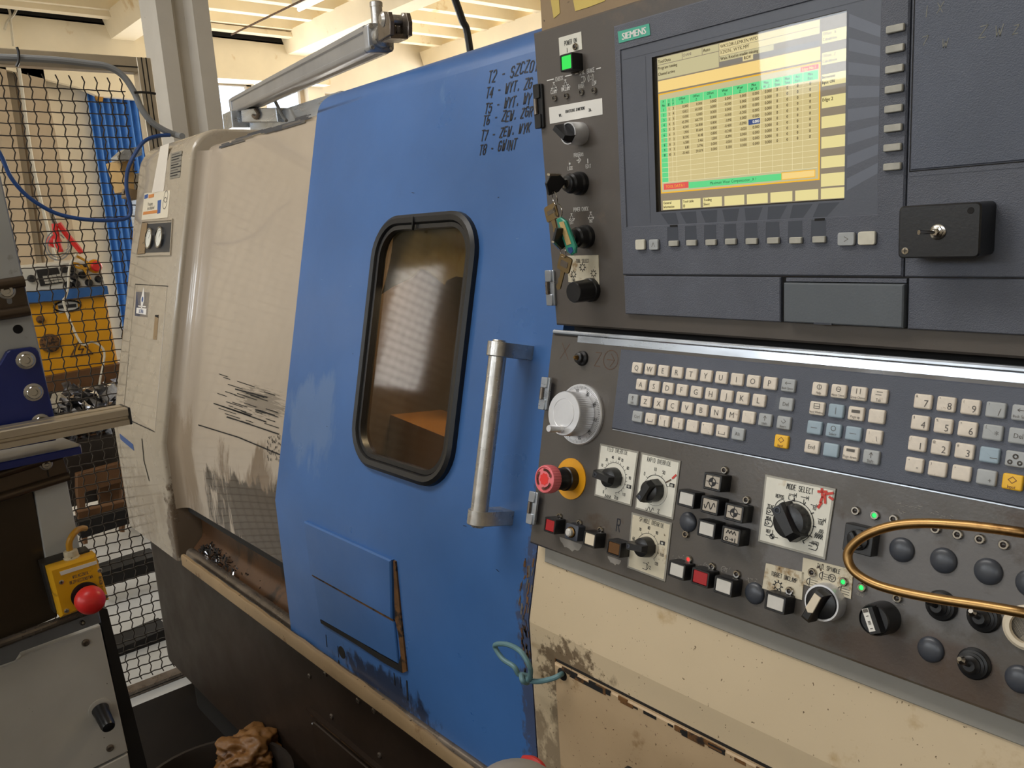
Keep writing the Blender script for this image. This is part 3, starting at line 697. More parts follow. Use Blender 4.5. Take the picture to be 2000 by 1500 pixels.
# lip (sill) in front of the trough: pale front with a worn, slightly wavy top edge
mb = MB(); nx = 60; rt = []
x0, x1 = -2.165, -.80
for k_ in range(nx+1):
    x = x0+(x1-x0)*k_/nx; dz = .0012*math.sin(k_*1.3)+.0010*rnd.random()
    sag = -.030*max(0, (x+1.25)/.45)**1.3*(1 if x > -1.25 else 0)*.35
    zt = H-.806+dz+sag
    rt.append([Vector((x, .655, H-.8345)), Vector((x, .655, zt-.004)), Vector((x, .6575, zt)), Vector((x, .664, zt)), Vector((x, .667, zt-.004)), Vector((x, .667, H-.8345))])
mb.loft(rt, 'beige_dirty').build('sill_lip', lt)
# oily swarf on the trough end
mb = MB(); rnd = random.Random(2)
for i in range(240):
    x = -2.17+abs(rnd.gauss(0, .11)); p = Vector((x, .70+rnd.random()*.04, H-.815+rnd.random()*.02*max(.1, 1-(x+2.17)*3))); s = .002+rnd.random()*.006
    d = Vector((rnd.random()-.5, rnd.random()-.5, rnd.random()*.8)).normalized()*s; e = d.orthogonal().normalized()*s*.25
    mb.add([p-d-e, p+d-e, p+d+e, p-d+e], [[0, 1, 2, 3]], 'swarf' if i % 5 == 0 else 'gap_dark')
o = mb.build('oily_chips', lt, smooth=False); o['kind'] = 'stuff'
# skirt with a rounded left end, recess panel, screws
mb = MB(); pr_ = [(-2.63, 1.9), (-2.63, .78)]
for k_ in range(6): a = math.pi/2*k_/5; pr_.append((-2.63+.09*(1-math.cos(a)), .78-.09*math.sin(a)))
pr_ += [(-.2, .69), (-.2, 1.9)]
mb.loft([[Vector((x, y, H-1.27)) for x, y in pr_], [Vector((x, y, H-.8345)) for x, y in pr_]], 'skirt_paint').build('skirt', lt)
MB().loft([[Vector((x+.05*(1 if x < -1 else 0), y+(.05 if y < 1 else 0), 0)) for x, y in pr_], [Vector((x+.05*(1 if x < -1 else 0), y+(.05 if y < 1 else 0), H-1.27)) for x, y in pr_]], 'gap_dark').build('plinth', lt)
SK = Fr((0, .69, H), (1, 0, 0), (0, 0, -1), (0, -1, 0))
u, v = SK.at(606, 1384)
SKT = Fr(SK.pt(u, v), (1, 0, 0), (0, 0, -1), (0, -1, 0))
mb = MB(); mb.box(SKT, 0, 1.1, -.004, .0, 0, .010, 'skirt_paint'); mb.box(SKT, 0, 1.1, .0, .006, .0005, .0015, 'gap_dark'); mb.box(SKT, 0, 1.1, .006, .012, 0, .004, 'rust', .001)
mb.build('recess_edge', lt, smooth=False)
mb = MB().rbox(SKT, .012, 1.1, .020, .6, 0, .006, 'skirt_paint', .012, .002, 4).build('recess_panel', lt)
scr = None
for a, b in ((636, 1316), (648, 1399), (731, 1388), (742, 1475), (605, 1320), (700, 1368)):
    u, v = SK.at(a, b); fr = SK.sub(u, v)
    if scr is None: scr = MB().lathe(fr, 0, 0, [(.006, 0), (.0058, .002), (.004, .0032), (.0028, .0032), (.0026, .0015)], 'oily_steel', 12).build('skirt_screw', lt); s0 = WL[scr.name]-fr.O
    else: inst('skirt_screw', scr, fr.O+s0, lt)
MB().tube(spline([SK.pt(*SK.at(a, b), .002) for a, b in ((611, 1412), (622, 1424), (628, 1460), (634, 1500))]), .0018, 'cable_grey', 5).build('drip_mark', lt)

# --- details on the end column
CD = D
def cq(pts, w0, w1, m, ch=0): return MB().prism(D, [D.at(*p) for p in pts], w0, w1, m, ch)
# gauge window
gp = [(280, 434), (338, 430), (334, 496), (269, 498)]
mb = cq(((281, 438), (337, 434), (333, 492), (273, 494)), .0002, .001, 'gauge_black')
gz = [D.at(*p) for p in gp]; go = inset(gz, -.004)
fr_rings = [[D.pt(a, b, 0) for a, b in go], [D.pt(a, b, .004) for a, b in go], [D.pt(a, b, .004) for a, b in gz], [D.pt(a, b, .0005) for a, b in inset(gz, .001)]]
mb.loft(fr_rings, 'beige_paint', False, False)
mb.prism(D, [D.at(279, 436), D.at(289, 436), D.at(284, 495), D.at(270, 497)], .001, .003, 'beige_dirty')
mb.build('gauge_window', lt, smooth=False)
for a, b in ((294, 466), (314, 464)):
    u, v = D.at(a, b); r_ = .030
    g = MB().lathe(D, u, v, [(r_, .001), (r_, .007), (r_*.9, .008), (r_*.88, .005)], 'chrome', 24, True, False)
    g.flat(D, circ(u, v, r_*.89), .0052, 'gauge_dial'); g.ribbon(D, [(u, v), (u+.012, v-.014)], .0015, .0056, 'print_black')
    g.ribbon(D, arc(u, v, r_*.68, 140, 400, 16), .001, .0055, 'print_black'); g.build('pressure_gauge', lt)
# small hatch with slot, lower plate with slot
cq(((266, 556), (327, 559), (303, 845), (243, 792)), 0, .0012, 'beige_paint', .0006).build('hatch', lt, smooth=False)
mb = MB()
for l_ in ((((264.5, 555), (328, 559))), ((264.5, 555), (243, 792)), ((256, 822), (302, 843))):
    mb.ribbon(D, [D.at(*p, .001) for p in l_], .0022, .0016, 'gap_dark')
mb.build('hatch_gap', lt)
cq(((304, 616), (311, 615), (307, 664), (300, 663)), .0012, .0020, 'beige_dirty').build('latch_slot', lt, smooth=False)
cq(((305, 615), (311, 615), (310.6, 621), (304, 618)), .0020, .0024, 'gap_dark').build('slot_shade', lt, smooth=False)
LW = Fr((0, YC, H), (1, 0, 0), (0, 0, -1), (0, -1, 0))
mb = MB(); mb.ribbon(LW, [LW.at(*p, .001) for p in ((277, 858), (281, 900), (291, 938))], .006, .0012, 'gap_dark').build('lower_slot', lt)
mb = MB(); mb.prism(LW, [LW.at(*p) for p in ((234, 847), (260, 868), (262, 880), (236, 858))], .0, .001, 'sticker_blue').build('small_blue_label', lt, smooth=False)
# stickers
def sticker(name, pts, m, par=lt, fr=D, w=.0012): return MB().prism(fr, [fr.at(*p) for p in pts], 0, w, m).build(name, par, smooth=False)
st = sticker('advert_sticker', ((283, 378), (333, 372), (328, 425), (277, 430)), 'sticker_pale')
mb = MB()
text(mb, D, 'Pracujemy', *D.at(290, 399), .010, 'print_grey', .0016, 'l', .7); text(mb, D, 'bez chlodziwa!', *D.at(289, 407), .010, 'print_grey', .0016, 'l', .7)
mb.prism(D, [D.at(281, 414), D.at(309, 410), D.at(308, 416), D.at(280, 420)], .0012, .0016, 'sticker_orange')
mb.prism(D, [D.at(309, 392), D.at(316, 390), D.at(314, 416), D.at(308, 418)], .0012, .0016, 'sticker_blue')
mb.ribbon(D, [D.at(*p) for p in ((284, 385), (289, 383))], .012, .0016, 'sticker_blue'); mb.ribbon(D, [D.at(*p) for p in ((292, 384), (301, 382))], .010, .0016, 'sticker_orange')
for a, b in ((325, 384), (323, 397)): u, v = D.at(a, b); mb.ribbon(D, arc(u, v, .016, 0, 360, 14), .002, .0016, 'print_grey')
mb.build('advert_print', st, smooth=False)
st = sticker('blue_sticker', ((267, 570), (293.5, 571), (289, 620), (264, 617)), 'sticker_blue')
mb = MB(); u, v = D.at(279.5, 585); mb.flat(D, [(u-.016, v), (u, v-.036), (u+.016, v), (u, v+.036)], .0018, 'print_white'); mb.flat(D, circ(u, v, .008, 10), .0021, 'sticker_blue')
mb.prism(D, [D.at(*p) for p in ((268, 601), (287, 603), (286, 615), (267, 612))], .0012, .0018, 'print_white'); u, v = D.at(277, 608); text(mb, D, 'U1C41N16', u, v, .011, 'sticker_blue', .0022, 'c', .7)
u, v = D.at(278.5, 598.5); mb.ribbon(D, [(u-.034, v), (u+.034, v)], .003, .0018, 'print_white')
mb.build('sticker_print', st, smooth=False)
sticker('pale_strip', ((314, 286), (331, 280), (320, 374), (297, 378)), 'sticker_frost')
st = sticker('rating_plate', ((334, 300), (356, 294), (352, 346), (332, 350)), 'label_edge')
mb = MB()
for k_ in range(9): a, b = D.at(337-k_*.4, 303+k_*5.2); mb.ribbon(D, [(a, b), (a+.055+.02*(k_ % 2), b)], .003, .0016, 'print_black' if k_ % 3 else 'print_grey')
mb.build('plate_print', st, smooth=False)
MB().box(D, *[x for x in (D.at(246, 372)[0], D.at(256, 372)[0])], D.at(250, 370)[1], D.at(250, 388)[1], -.02, .012, 'beige_dirty', .002).build('side_clip', lt)
# rubbed tool marks on the inner cover
CV = Fr(B.pt(0, 0, -.0832), (1, 0, 0), VB, WB)
mb = MB(); rnd = random.Random(21)
for i in range(34):
    a = rnd.uniform(425, 520); b = 770+(a-425)*.33+rnd.gauss(0, 20); L = rnd.uniform(8, 34)
    if a+L > 548: continue
    mb.ribbon(CV, [CV.at(a, b), CV.at(a+L, b+L*.33)], .0016, .0008, 'gap_dark')
for l_ in (((388, 830), (466, 854), (552, 890)), ((418, 788), (490, 812)), ((460, 760), (522, 776)), ((444, 814), (545, 848)), ((430, 792), (520, 824))):
    mb.ribbon(CV, [CV.at(*p) for p in l_], .0028, .0009, 'gap_dark')
for i in range(60):
    a = rnd.uniform(522, 548); b = rnd.uniform(850, 898); L = rnd.uniform(1, 5); mb.ribbon(CV, [CV.at(a, b), CV.at(a+rnd.uniform(-1, 1), b+L)], .0018, .0009, 'gap_dark')
mb.build('scrape_marks', lt)
mb = MB(); CT = Fr(CV.O, CV.U, CV.V, CV.W)
for i in range(26):
    a = rnd.uniform(420, 590); b = 286-(a-420)*.295+rnd.gauss(0, 3.0); L = rnd.uniform(14, 46); L = min(L, 612-a); mb.ribbon(CV, [CV.at(a, b), CV.at(a+L, b-L*.30)], rnd.uniform(.0018, .0065), .0010+i*.00002, 'plug_plastic' if i % 3 else 'print_grey')
mb.build('rubbed_edge', lt)

# --- sliding door (blue)
XL, XR = -1.5566, -.7860
P = prof(0, H+.292, .055, H-.8125, .25)
dt = MB()
seg = []; L_ = 0; acc = [0]
for (a, b), (c, d) in zip(P, P[1:]): L_ += math.hypot(c-a, d-b); acc.append(L_)
def onprof(s):
    for i in range(len(acc)-1):
        if s <= acc[i+1] or i == len(acc)-2:
            t_ = (s-acc[i])/(acc[i+1]-acc[i]); return P[i][0]+(P[i+1][0]-P[i][0])*t_, P[i][1]+(P[i+1][1]-P[i][1])*t_
sT = acc[-1]; s_c = acc[1]; s_e = acc[2]; s_r = acc[-2]+.02
RC = .075
def left(s):                         # rounded upper corner, in developed length
    top = s_r
    if s < top-RC: return XL
    k_ = min(1, (s-(top-RC))/RC); return XL+RC*(1-math.sqrt(max(0, 1-k_*k_)))
# window hole
win = [D.at(*p) for p in ((745, 475), (905, 440), (905, 470), (905, 480))]
wc = [D.at(*p) for p in ((738, 486), (918, 480), (862, 900), (705, 860))]
wu0 = D.at(750, 445)[0]; wl = D.at(720, 680)[0]; wr = D.at(903, 680)[0]; wt = D.at(830, 434)[1]; wb = D.at(785, 917)[1]
hole = rrect(wl, wt, wr, wb, .058, 8)
# leaning face with hole
bm = bmesh.new()
vE = [bm.verts.new(D.pt(u, v, 0)) for u, v in hole]
for i in range(len(vE)): bm.edges.new((vE[i], vE[(i+1) % len(vE)]))
def Dv(s):                           # v coordinate in D for developed length s on the leaning part
    y, z = onprof(s); return (Vector((0, y, z))-D.O).dot(D.V)
vt, vc = Dv(s_e), Dv(s_c)
ou = [(XR-D.O.x, vc), (XL-D.O.x, vc), (XL-D.O.x, vt), (XR-D.O.x, vt)]
vO = [bm.verts.new(D.pt(u, v, 0)) for u, v in ou]
for i in range(4): bm.edges.new((vO[i], vO[(i+1) % 4]))
bmesh.ops.triangle_fill(bm, use_beauty=True, edges=bm.edges[:])
bm.verts.index_update()
dt.add([v.co.copy() for v in bm.verts], [[v.index for v in f.verts] for f in bm.faces], 'blue_paint'); bm.free()
# the rest of the skin
y_, z_ = P[0]
dt.loft([[Vector((XL, P[0][0], P[0][1])), Vector((XR, P[0][0], P[0][1]))], [Vector((XL, P[1][0], P[1][1])), Vector((XR, P[1][0], P[1][1]))]], 'blue_paint', False, False, closed=False)
rows = []
ns = 16
for i in range(ns+1):
    s = s_e+(s_r-s_e)*i/ns; y, z = onprof(s); rows.append([Vector((left(s)+(XR-left(s))*j/4, y, z)) for j in range(5)])
dt.loft(rows, 'blue_paint', False, False, closed=False)
# returned edges
ed = []
for i in range(0, 41):
    s = s_r*i/40; y, z = onprof(s); ed.append((left(s), y, z))
dt.loft([[Vector(p) for p in ed], [Vector((x, y+.022, z-.004)) for x, y, z in ed]], 'blue_paint', False, False, closed=False)
dt.add([(XR, P[0][0], P[0][1]), (XR, P[1][0], P[1][1]), (XR, P[2][0], P[2][1]), (XR, P[2][0]+.03, P[2][1]), (XR, P[1][0]+.03, P[1][1]), (XR, P[0][0]+.03, P[0][1])], [[0, 1, 4, 5], [1, 2, 3, 4]], 'blue_paint')
dt.add([(XL, P[0][0], P[0][1]), (XR, P[0][0], P[0][1]), (XR, P[0][0]+.03, P[0][1]), (XL, P[0][0]+.03, P[0][1])], [[0, 1, 2, 3]], 'blue_paint')
door = dt.build('sliding_door', lt, ang=20, label='blue sliding door with a rounded window')
bmd = bmesh.new(); bmd.from_mesh(door.data); bmesh.ops.remove_doubles(bmd, verts=bmd.verts, dist=.0004); bmesh.ops.recalc_face_normals(bmd, faces=bmd.faces); bmd.to_mesh(door.data); bmd.free()
door.data.set_sharp_from_angle(angle=math.radians(20))
# gasket: rubber ring of rounded section
mb = MB(); rings = []
for d_, w_ in ((-.014, 0), (-.013, .008), (-.007, .012), (.001, .010), (.004, .004), (.004, -.012)):
    hp_ = rrect(wl+d_, wt+d_, wr-d_, wb-d_, .058-d_, 8); rings.append([D.pt(u, v, w_) for u, v in hp_])
mb.loft(rings, 'black_rubber', False, False)
hp_ = rrect(wl+.004, wt+.004, wr-.004, wb-.004, .054, 8); hq_ = rrect(wl+.011, wt+.011, wr-.011, wb-.011, .048, 8)
mb.loft([[D.pt(u, v, .003) for u, v in hp_], [D.pt(u, v, .006) for u, v in hp_], [D.pt(u, v, .006) for u, v in hq_], [D.pt(u, v, -.006) for u, v in hq_]], 'black_plastic', False, False)
mb.build('window_gasket', door)
u, v = D.at(818, 433); MB().box(D, u-.001, u+.0015, v-.006, v+.016, .008, .0128, 'gap_dark').build('gasket_joint', door, smooth=False)
MB().prism(D, rrect(wl+.006, wt+.006, wr-.006, wb-.006, .052, 8), -.006, -.003, 'door_glass').build('window_glass', door, smooth=False)
# what is behind the window: dark chamber with an oily floor and a pale sheet
mb = MB(); fr = D; z0 = -.30
mb.loft([[D.pt(u, v, -.012) for u, v in ((wl-.02, wt-.02), (wr+.02, wt-.02), (wr+.02, wb+.02), (wl-.02, wb+.02))], [D.pt(u, v, z0) for u, v in ((wl-.15, wt-.02), (wr+.06, wt-.02), (wr+.06, wb+.05), (wl-.15, wb+.05))]], 'interior_dark', False, True)
mb.build('work_chamber', lt, smooth=False)
a = D.pt(wl-.1, wb-.03, -.05); 
MB().prism(D, [(wl-.14, wb-.075), (wr+.05, wb-.035), (wr+.05, wb+.04), (wl-.14, wb+.04)], -.28, -.10, 'interior_oil').build('oily_casting', lt, smooth=False)
mb = MB(); cl = []
top_ = [D.at(750, 450, -.03), D.at(925, 440, -.03)]
prof_b = [(744, 575), (770, 560), (800, 542), (818, 524), (840, 530), (860, 556), (872, 548), (892, 540), (925, 545)]
rw = []
for i, (a, b) in enumerate(prof_b):
    u, v = D.at(a, b, -.03); ut = wl-.01+(wr+.03-wl+.01)*i/8
    rw.append([D.pt(ut+(u-ut)*t_, (wt-.01)+(v-wt+.01)*t_, -.03-.006*math.sin(i*2.1+t_*3)-.004*(i % 2)) for t_ in (0, .2, .4, .6, .8, 1)])
mb.loft(rw, 'interior_cloth', False, False, closed=False).build('splash_film', lt)
lp = bpy.data.lights.new('work_lamp', 'AREA'); lp.energy = 4.5; lp.size = .12; lp.color = (1, .93, .78)
lo_ = bpy.data.objects.new('work_lamp', lp); COL.objects.link(lo_); lo_.location = D.pt((wl+wr)/2, wt+.015, -.14); lo_.rotation_euler = (Vector(D.pt((wl+wr)/2, wt+.25, -.06))-lo_.location).to_track_quat('-Z', 'Y').to_euler()
# handle
hb = D.at(973, 690, .05); hb2 = D.at(936, 1012, .05)
hu = (D.at(972, 682, .05)[0]+D.at(936, 1012, .05)[0])/2; hv0, hv1 = D.at(977, 664, .05)[1], D.at(937, 1031, .05)[1]
hv_a, hv_b = D.at(972, 682, .05)[1], D.at(936, 1011, .05)[1]
hd = MB(); fr = Fr(D.pt(hu, 0, .05), D.U, D.W, D.V)
hd.lathe(fr, 0, 0, [(.0085, hv0), (.0095, hv0+.002), (.0095, hv_a-.006), (.0122, hv_a-.004), (.0122, hv_b+.004), (.0095, hv_b+.006), (.0095, hv1-.002), (.0085, hv1)], 'steel_brushed', 28).build('handle_bar', door)
for v_ in (hv_a, hv_b):
    fb = Fr(D.pt(hu, v_, 0), D.U, D.W, D.V)
    pts = arc(0, .05, .0155, 0, 180, 12)+[(-.0155, .0), (.0155, .0)]
    pts = [(-.0155, .05)]+arc(0, .05, .0155, 180, 0, 12)[1:]+[(.0155, 0.0), (-.0155, 0.0)]
    MB().prism(fb, pts, -.010, .010, 'steel_brushed', .0012).build('handle_bracket', door)
# access plates low on the door
DL = Fr((0, YC, H), (1, 0, 0), (0, 0, -1), (0, -1, 0))
def dq(pts, w0, w1, m, ch=0): return MB().prism(DL, [DL.at(*p) for p in pts], w0, w1, m, ch)
dq(((600, 1016), (770, 1092), (772, 1207), (613.5, 1120)), 0, .008, 'blue_paint', .0025).build('access_plate', door, smooth=False)
dq(((614.5, 1124), (773, 1213), (781, 1295), (628, 1208)), 0, .004, 'blue_paint', .0015).build('access_plate', door, smooth=False)
mb = MB(); mb.ribbon(DL, [DL.at(614, 1122), DL.at(772, 1210)], .004, .0045, 'rust')
mb.prism(DL, [DL.at(*p) for p in ((771, 1094), (775, 1096), (784, 1190), (797, 1310), (789, 1313), (781, 1240), (774, 1208))], 0, .003, 'rust')
mb.prism(DL, [DL.at(*p) for p in ((628, 1209), (700, 1249), (742, 1276), (781, 1297), (786, 1280), (789, 1313), (752, 1293), (700, 1258), (630, 1216))], 0, .0035, 'gap_dark').build('plate_rust', door, smooth=False)
u, v = DL.at(668, 1274); MB().lathe(DL, u, v, [(.0125, .0), (.012, .0008)], 'gap_dark', 18).build('drain_hole', door)
rnd = random.Random(4)
for (a, b) in ((637, 1240), (660, 1262), (662, 1290), (770, 1315), (782, 1322), (795, 1330)):
    MB().ribbon(DL, [DL.at(a, b), DL.at(a+2, b+rnd.uniform(18, 38))], rnd.uniform(.002, .004), .0006+rnd.random()*.0003, 'gap_dark').build('oil_run', door, smooth=False)
# handwriting
mb = MB(); random.seed(12)
for txt, (a, b), h_ in (('T2 - SZCZOT', (954, 152), 21), ('T4 - WYT. ZG', (950, 183), 18), ('T5 - WYT. WY', (948, 212), 18), ('T6 - ZEW. ZGR.', (944, 236), 18), ('T7 - ZEW. WYK', (940, 266), 18), ('T8 - GWINT', (937, 293), 18)):
    u, v = D.at(a, b); strokes(mb, D, txt, u, v, h_*D.mp(a, b), 'marker_black', .0021, .0006, .62, .42, 'l', .12, .18)
mb.build('handwriting', door)
mb = MB()
for i in range(22):
    a, b = rnd.uniform(620, 1010), rnd.uniform(300, 1150); mb_f = D if b < 980+(a-544)*.45 else DL
    if 690 < a < 925 and 420 < b < 940: continue
    u, v = mb_f.at(a, b); mb.ribbon(mb_f, [(u, v), (u+rnd.uniform(.002, .008), v+rnd.uniform(-.001, .002))], .0009, .0005, 'marker_black' if i % 3 else 'blue_paint_light')
mb.build('scratches', door)
mb = MB(); rnd = random.Random(8)
for i in range(60):
    b = rnd.uniform(1085, 1330); fr_ = DL; u = XR-rnd.uniform(0, .016)*(1 if b > 1180 else 1.3); v = DL.at(1035, max(b, 1205))[1] if b > 1205 else D.at(1035, b)[1]
    fr_ = DL if b > 1205 else D
    mb.ribbon(fr_, [(u-fr_.O.x, v), (u-fr_.O.x+rnd.uniform(-.002, .002), v+rnd.uniform(.004, .014))], rnd.uniform(.001, .0035), .0006, 'rust' if i % 3 else 'print_grey')
mb.build('worn_edge', door)
# dark seal strip between door and beige body
BD = Fr(B.pt(0, 0, -.03), (1, 0, 0), VB, WB)
YB = BD.pt(0, BD.at(1036, 1213)[1]).y; ZB = BD.pt(0, BD.at(1036, 1213)[1]).z
xb = -.7735

# --- right-hand body below the console
mb = MB()
pr_ = [(YB, H-.95), (YB, ZB), (YB+(.30)*math.tan(-TB), ZB+.30), (1.2, ZB+.30), (1.2, H-.95)]
mb.loft([[Vector((xb, y, z)) for y, z in pr_], [Vector((xb+.004, y-.002 if y < 1 else y, z)) for y, z in pr_], [Vector((.75, y-.002 if y < 1 else y, z)) for y, z in pr_]], 'beige_body').build('front_body', lt, ang=12)
mb = MB(); mb.loft([[Vector((x, y, z)) for x, y, z in ((-.792, YC+.004, H-.95), (-.792, YC+.004, ZB), (-.792, YC+.004+.3*math.tan(-TB), ZB+.30))], [Vector((x, y, z)) for x, y, z in ((xb+.001, YC+.012, H-.95), (xb+.001, YC+.012, ZB), (xb+.001, YC+.012+.3*math.tan(-TB), ZB+.30))]], 'rust', False, False, closed=False)
mb.build('door_gap_seal', lt)
BL = Fr((0, YB-.002, H), (1, 0, 0), (0, 0, -1), (0, -1, 0))
u0, v0 = BL.at(1088, 1291)
mb = MB().prism(BL, [(u0, v0), (.75, v0), (.75, .95), (u0, .95)], 0, .006, 'beige_panel', .002); mb.build('service_panel', lt, smooth=False)
mb = MB(); rnd = random.Random(6); n = 90
for w_, yo, m_ in ((.0025, -.003, 'gap_dark'), ):
    mb.box(BL, u0-.001, .75, v0-.003, v0, 0, .0012, m_)
mb.box(BL, u0-.003, u0, v0-.003, .95, 0, .0012, 'rust')
for i in range(60):
    u = u0+.012+rnd.random()*.50; mb.box(BL, u, u+.006+rnd.random()*.016, v0+rnd.uniform(-.001, .003), v0+.004+rnd.random()*.004, .005, .0063+rnd.random()*.0004, 'rust' if i % 2 else 'gap_dark')
mb.build('panel_joint', lt, smooth=False)
u, v = BL.at(1098, 1317, .006); MB().lathe(BL, u, v, [(.0085, .006), (.008, .0065)], 'gap_dark', 14).build('cable_hole', lt)
mb = MB(); u, v = BL.at(1222, 1492, .006); mb.rbox(BL, u, u+.09, v, v+.05, .006, .011, 'black_plastic', .006, .001).build('panel_latch', lt, smooth=False)
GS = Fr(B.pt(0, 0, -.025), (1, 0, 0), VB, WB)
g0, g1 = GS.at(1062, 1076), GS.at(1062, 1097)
MB().prism(GS, [(g0[0], g0[1]-.02), (.75+.618, g0[1]-.02), (.75+.618, g1[1]), (g0[0]+.003, g1[1])], -.008, 0, 'grey_strip', .001).build('grey_band', lt, smooth=False)  # flat grey strip along the body slope below the panel's lower edge
# upper body behind and above the console with yellow paint marks
UB = Fr((0, .80, H), (1, 0, 0), (0, 0, -1), (0, -1, 0))
a = UB.at(1057, 30); mb = MB(); mb.box(UB, a[0], .75, -.40, .60, -.4, 0, 'beige_dirty').build('upper_body', lt, smooth=False)
mb = MB()
for pts in (((1076, 0), (1092, -4), (1094, 26), (1082, 36)), ((1118, -10), (1182, -24), (1182, 2), (1150, 14), (1124, 22))): mb.prism(UB, [UB.at(*p) for p in pts], 0, .0006, 'paint_yellow')
mb.build('yellow_paint_mark', lt, smooth=False)

# tied wire through the hole
k0 = BL.at(1098, 1316); 
def bl(a, b, w_): return BL.pt(*BL.at(a, b, w_), w_)
pts = [bl(1099, 1316, -.004), bl(1096, 1317, .012), bl(1080, 1325, .022), bl(1050, 1331, .026), bl(1028, 1327, .026), bl(1019, 1320, .030), bl(1021, 1330, .034), bl(1030, 1333, .026), bl(1032, 1322, .020), bl(1022, 1318, .024), bl(1012, 1316, .028), bl(1004, 1302, .03), bl(982, 1287, .03), bl(967, 1264, .03), bl(972, 1258, .032), bl(992, 1259, .034), bl(1014, 1270, .036), bl(1029, 1290, .036), bl(1036, 1308, .034), bl(1034, 1326, .030), bl(1026, 1331, .024)]
tag(MB().tube(spline(pts, 6), .0034, 'cable_teal', 10).build('tied_cable'), 'blue-grey cable loop knotted through the hole in the beige body', 'cable')

# ================================================================== UPPER CONSOLE (brown box)
uc = thing('screen_console', 'upper brown-grey console box carrying the monitor and a column of switches', 'console', A.pt(0, .2, -.1))
TL_, BL_ = A.at(1040, 65), A.at(1085, 635)
W_R = 1.15
MB().prism(A, [(TL_[0], TL_[1]), (W_R, TL_[1]), (W_R, BL_[1]), (BL_[0], BL_[1])], -.065, 0, 'panel_brown', .0025).build('console_box', uc, smooth=False)
MB().box(A, BL_[0]+.004, W_R, BL_[1]-.01, BL_[1]+.05, -.065, -.03, 'gap_dark').build('gap_filler', uc, smooth=False)  # dark filler box added to make the gap below the console look dark
def PA(px, py, w_=0): return A.at(px, py, w_)
# bolted hinges at the left edges
hsrc = {}
def hinge(fr, px, py, par, key, h_=.026):
    u, v = fr.at(px, py); f = fr.sub(u, v)
    mb = MB(); mb.rbox(f, -.007, .007, -h_, h_, 0, .0035, 'bare_steel' if key != 'a' else 'black_plastic', .002, .0006)
    mb.rbox(f, -.007, .004, -h_, -h_*.35, .0035, .0055, 'black_plastic' if key == 'a' else 'bare_steel', .0015, .0006); mb.rbox(f, -.007, .004, h_*.35, h_, .0035, .0055, 'black_plastic' if key == 'a' else 'bare_steel', .0015, .0006)
    mb.tube([f.pt(-.0035, -h_*.35, .005), f.pt(-.0035, h_*.35, .005)], .0026, 'oily_steel', 8)
    return mb.build('hinge', par)
hinge(A, 1056, 208, uc, 'a'); hinge(A, 1078.5, 562, uc, 'b', .0225)
# indicator lamps (chrome ring with a small lens)
LED = {}
def led(fr, px, py, par, col='led_off', r_=.0040, w0=0):
    u, v = fr.at(px, py, w0+.002); f = fr.sub(u, v, w0); key = (id(fr), col, r_)
    if key not in LED:
        a_ = MB().lathe(f, 0, 0, [(r_, 0), (r_, .0022), (r_*.85, .0030), (r_*.55, .0030), (r_*.5, .0012)], 'chrome', 18, True, False).build('indicator_lamp', par)
        b_ = MB().lathe(f, 0, 0, [(r_*.55, .0010), (r_*.5, .0022), (r_*.25, .0028)], col, 12).build('lamp_lens', a_)
        LED[key] = (a_, WL[a_.name]-f.O, b_, WL[b_.name]-f.O); return a_
    a0, da, b0, db = LED[key]; a_ = inst('indicator_lamp', a0, f.O+da, par); inst('lamp_lens', b0, f.O+db, a_); return a_
# square push buttons: housing, lens
BT = {}
def button(fr, px, py, par, lens, wd=.0225, ht=.0195, dep=.017, icon=None, w0=0, label=None, frame='black_plastic'):
    u, v = fr.at(px, py, w0+dep); f = fr.sub(u, v, w0); key = (id(fr), lens, wd, ht, icon)
    if key not in BT:
        mb = MB(); a_, b_ = wd/2, ht/2; o1 = rrect(-a_, -b_, a_, b_, .0015, 2); o2 = rrect(-a_+.0022, -b_+.0020, a_-.0022, b_-.0020, .001, 2)
        mb.loft([[f.pt(x, y, 0) for x, y in o1], [f.pt(x, y, dep-.001) for x, y in o1], [f.pt(x, y, dep) for x, y in inset(o1, .0007)], [f.pt(x, y, dep) for x, y in o2], [f.pt(x, y, dep-.0015) for x, y in inset(o2, .0002)]], frame, True, False)
        h0 = mb.build('push_button', par); l0 = MB().prism(f, inset(o2, .0003), dep-.003, dep-.0003, lens, .0006).build('button_lens', h0, smooth=False)
        i0 = None
        if icon: i0 = icon(MB(), f, dep+.00005).build('lens_icon', h0, smooth=False)
        BT[key] = (h0, WL[h0.name]-f.O, l0, WL[l0.name]-f.O, i0, WL[i0.name]-f.O if i0 else None); 
        if label: h0['label'] = label
        return h0
    h0, dh, l0, dl, i0, di = BT[key]; h_ = inst('push_button', h0, f.O+dh, par, label); inst('button_lens', l0, f.O+dl, h_)
    if i0: inst('lens_icon', i0, f.O+di, h_)
    return h_
def plate(fr, pts, par, name='label_plate', m='label_white', w0=0, edge=True, th=.0012):
    q_ = [fr.at(*p, w0+th) for p in pts]
    if edge:
        mb = MB().prism(fr, q_, w0, w0+th, 'label_edge', .0003); mb.prism(fr, inset(q_, .0022), w0+th, w0+th+.0002, m)
    else: mb = MB().prism(fr, q_, w0, w0+th, m)
    return mb.build(name, par, smooth=False)
def ST(mb, fr, txt, px, py, hpx, m='print_white', w_=.0003, wd=None, sx=.62, align='c', font=False, gap=.35):
    u, v = fr.at(px, py, w_); h_ = hpx*fr.mp(px, py)
    return strokes(mb, fr, txt, u, v, h_, m, wd or h_*.11, w_, sx, gap, align)

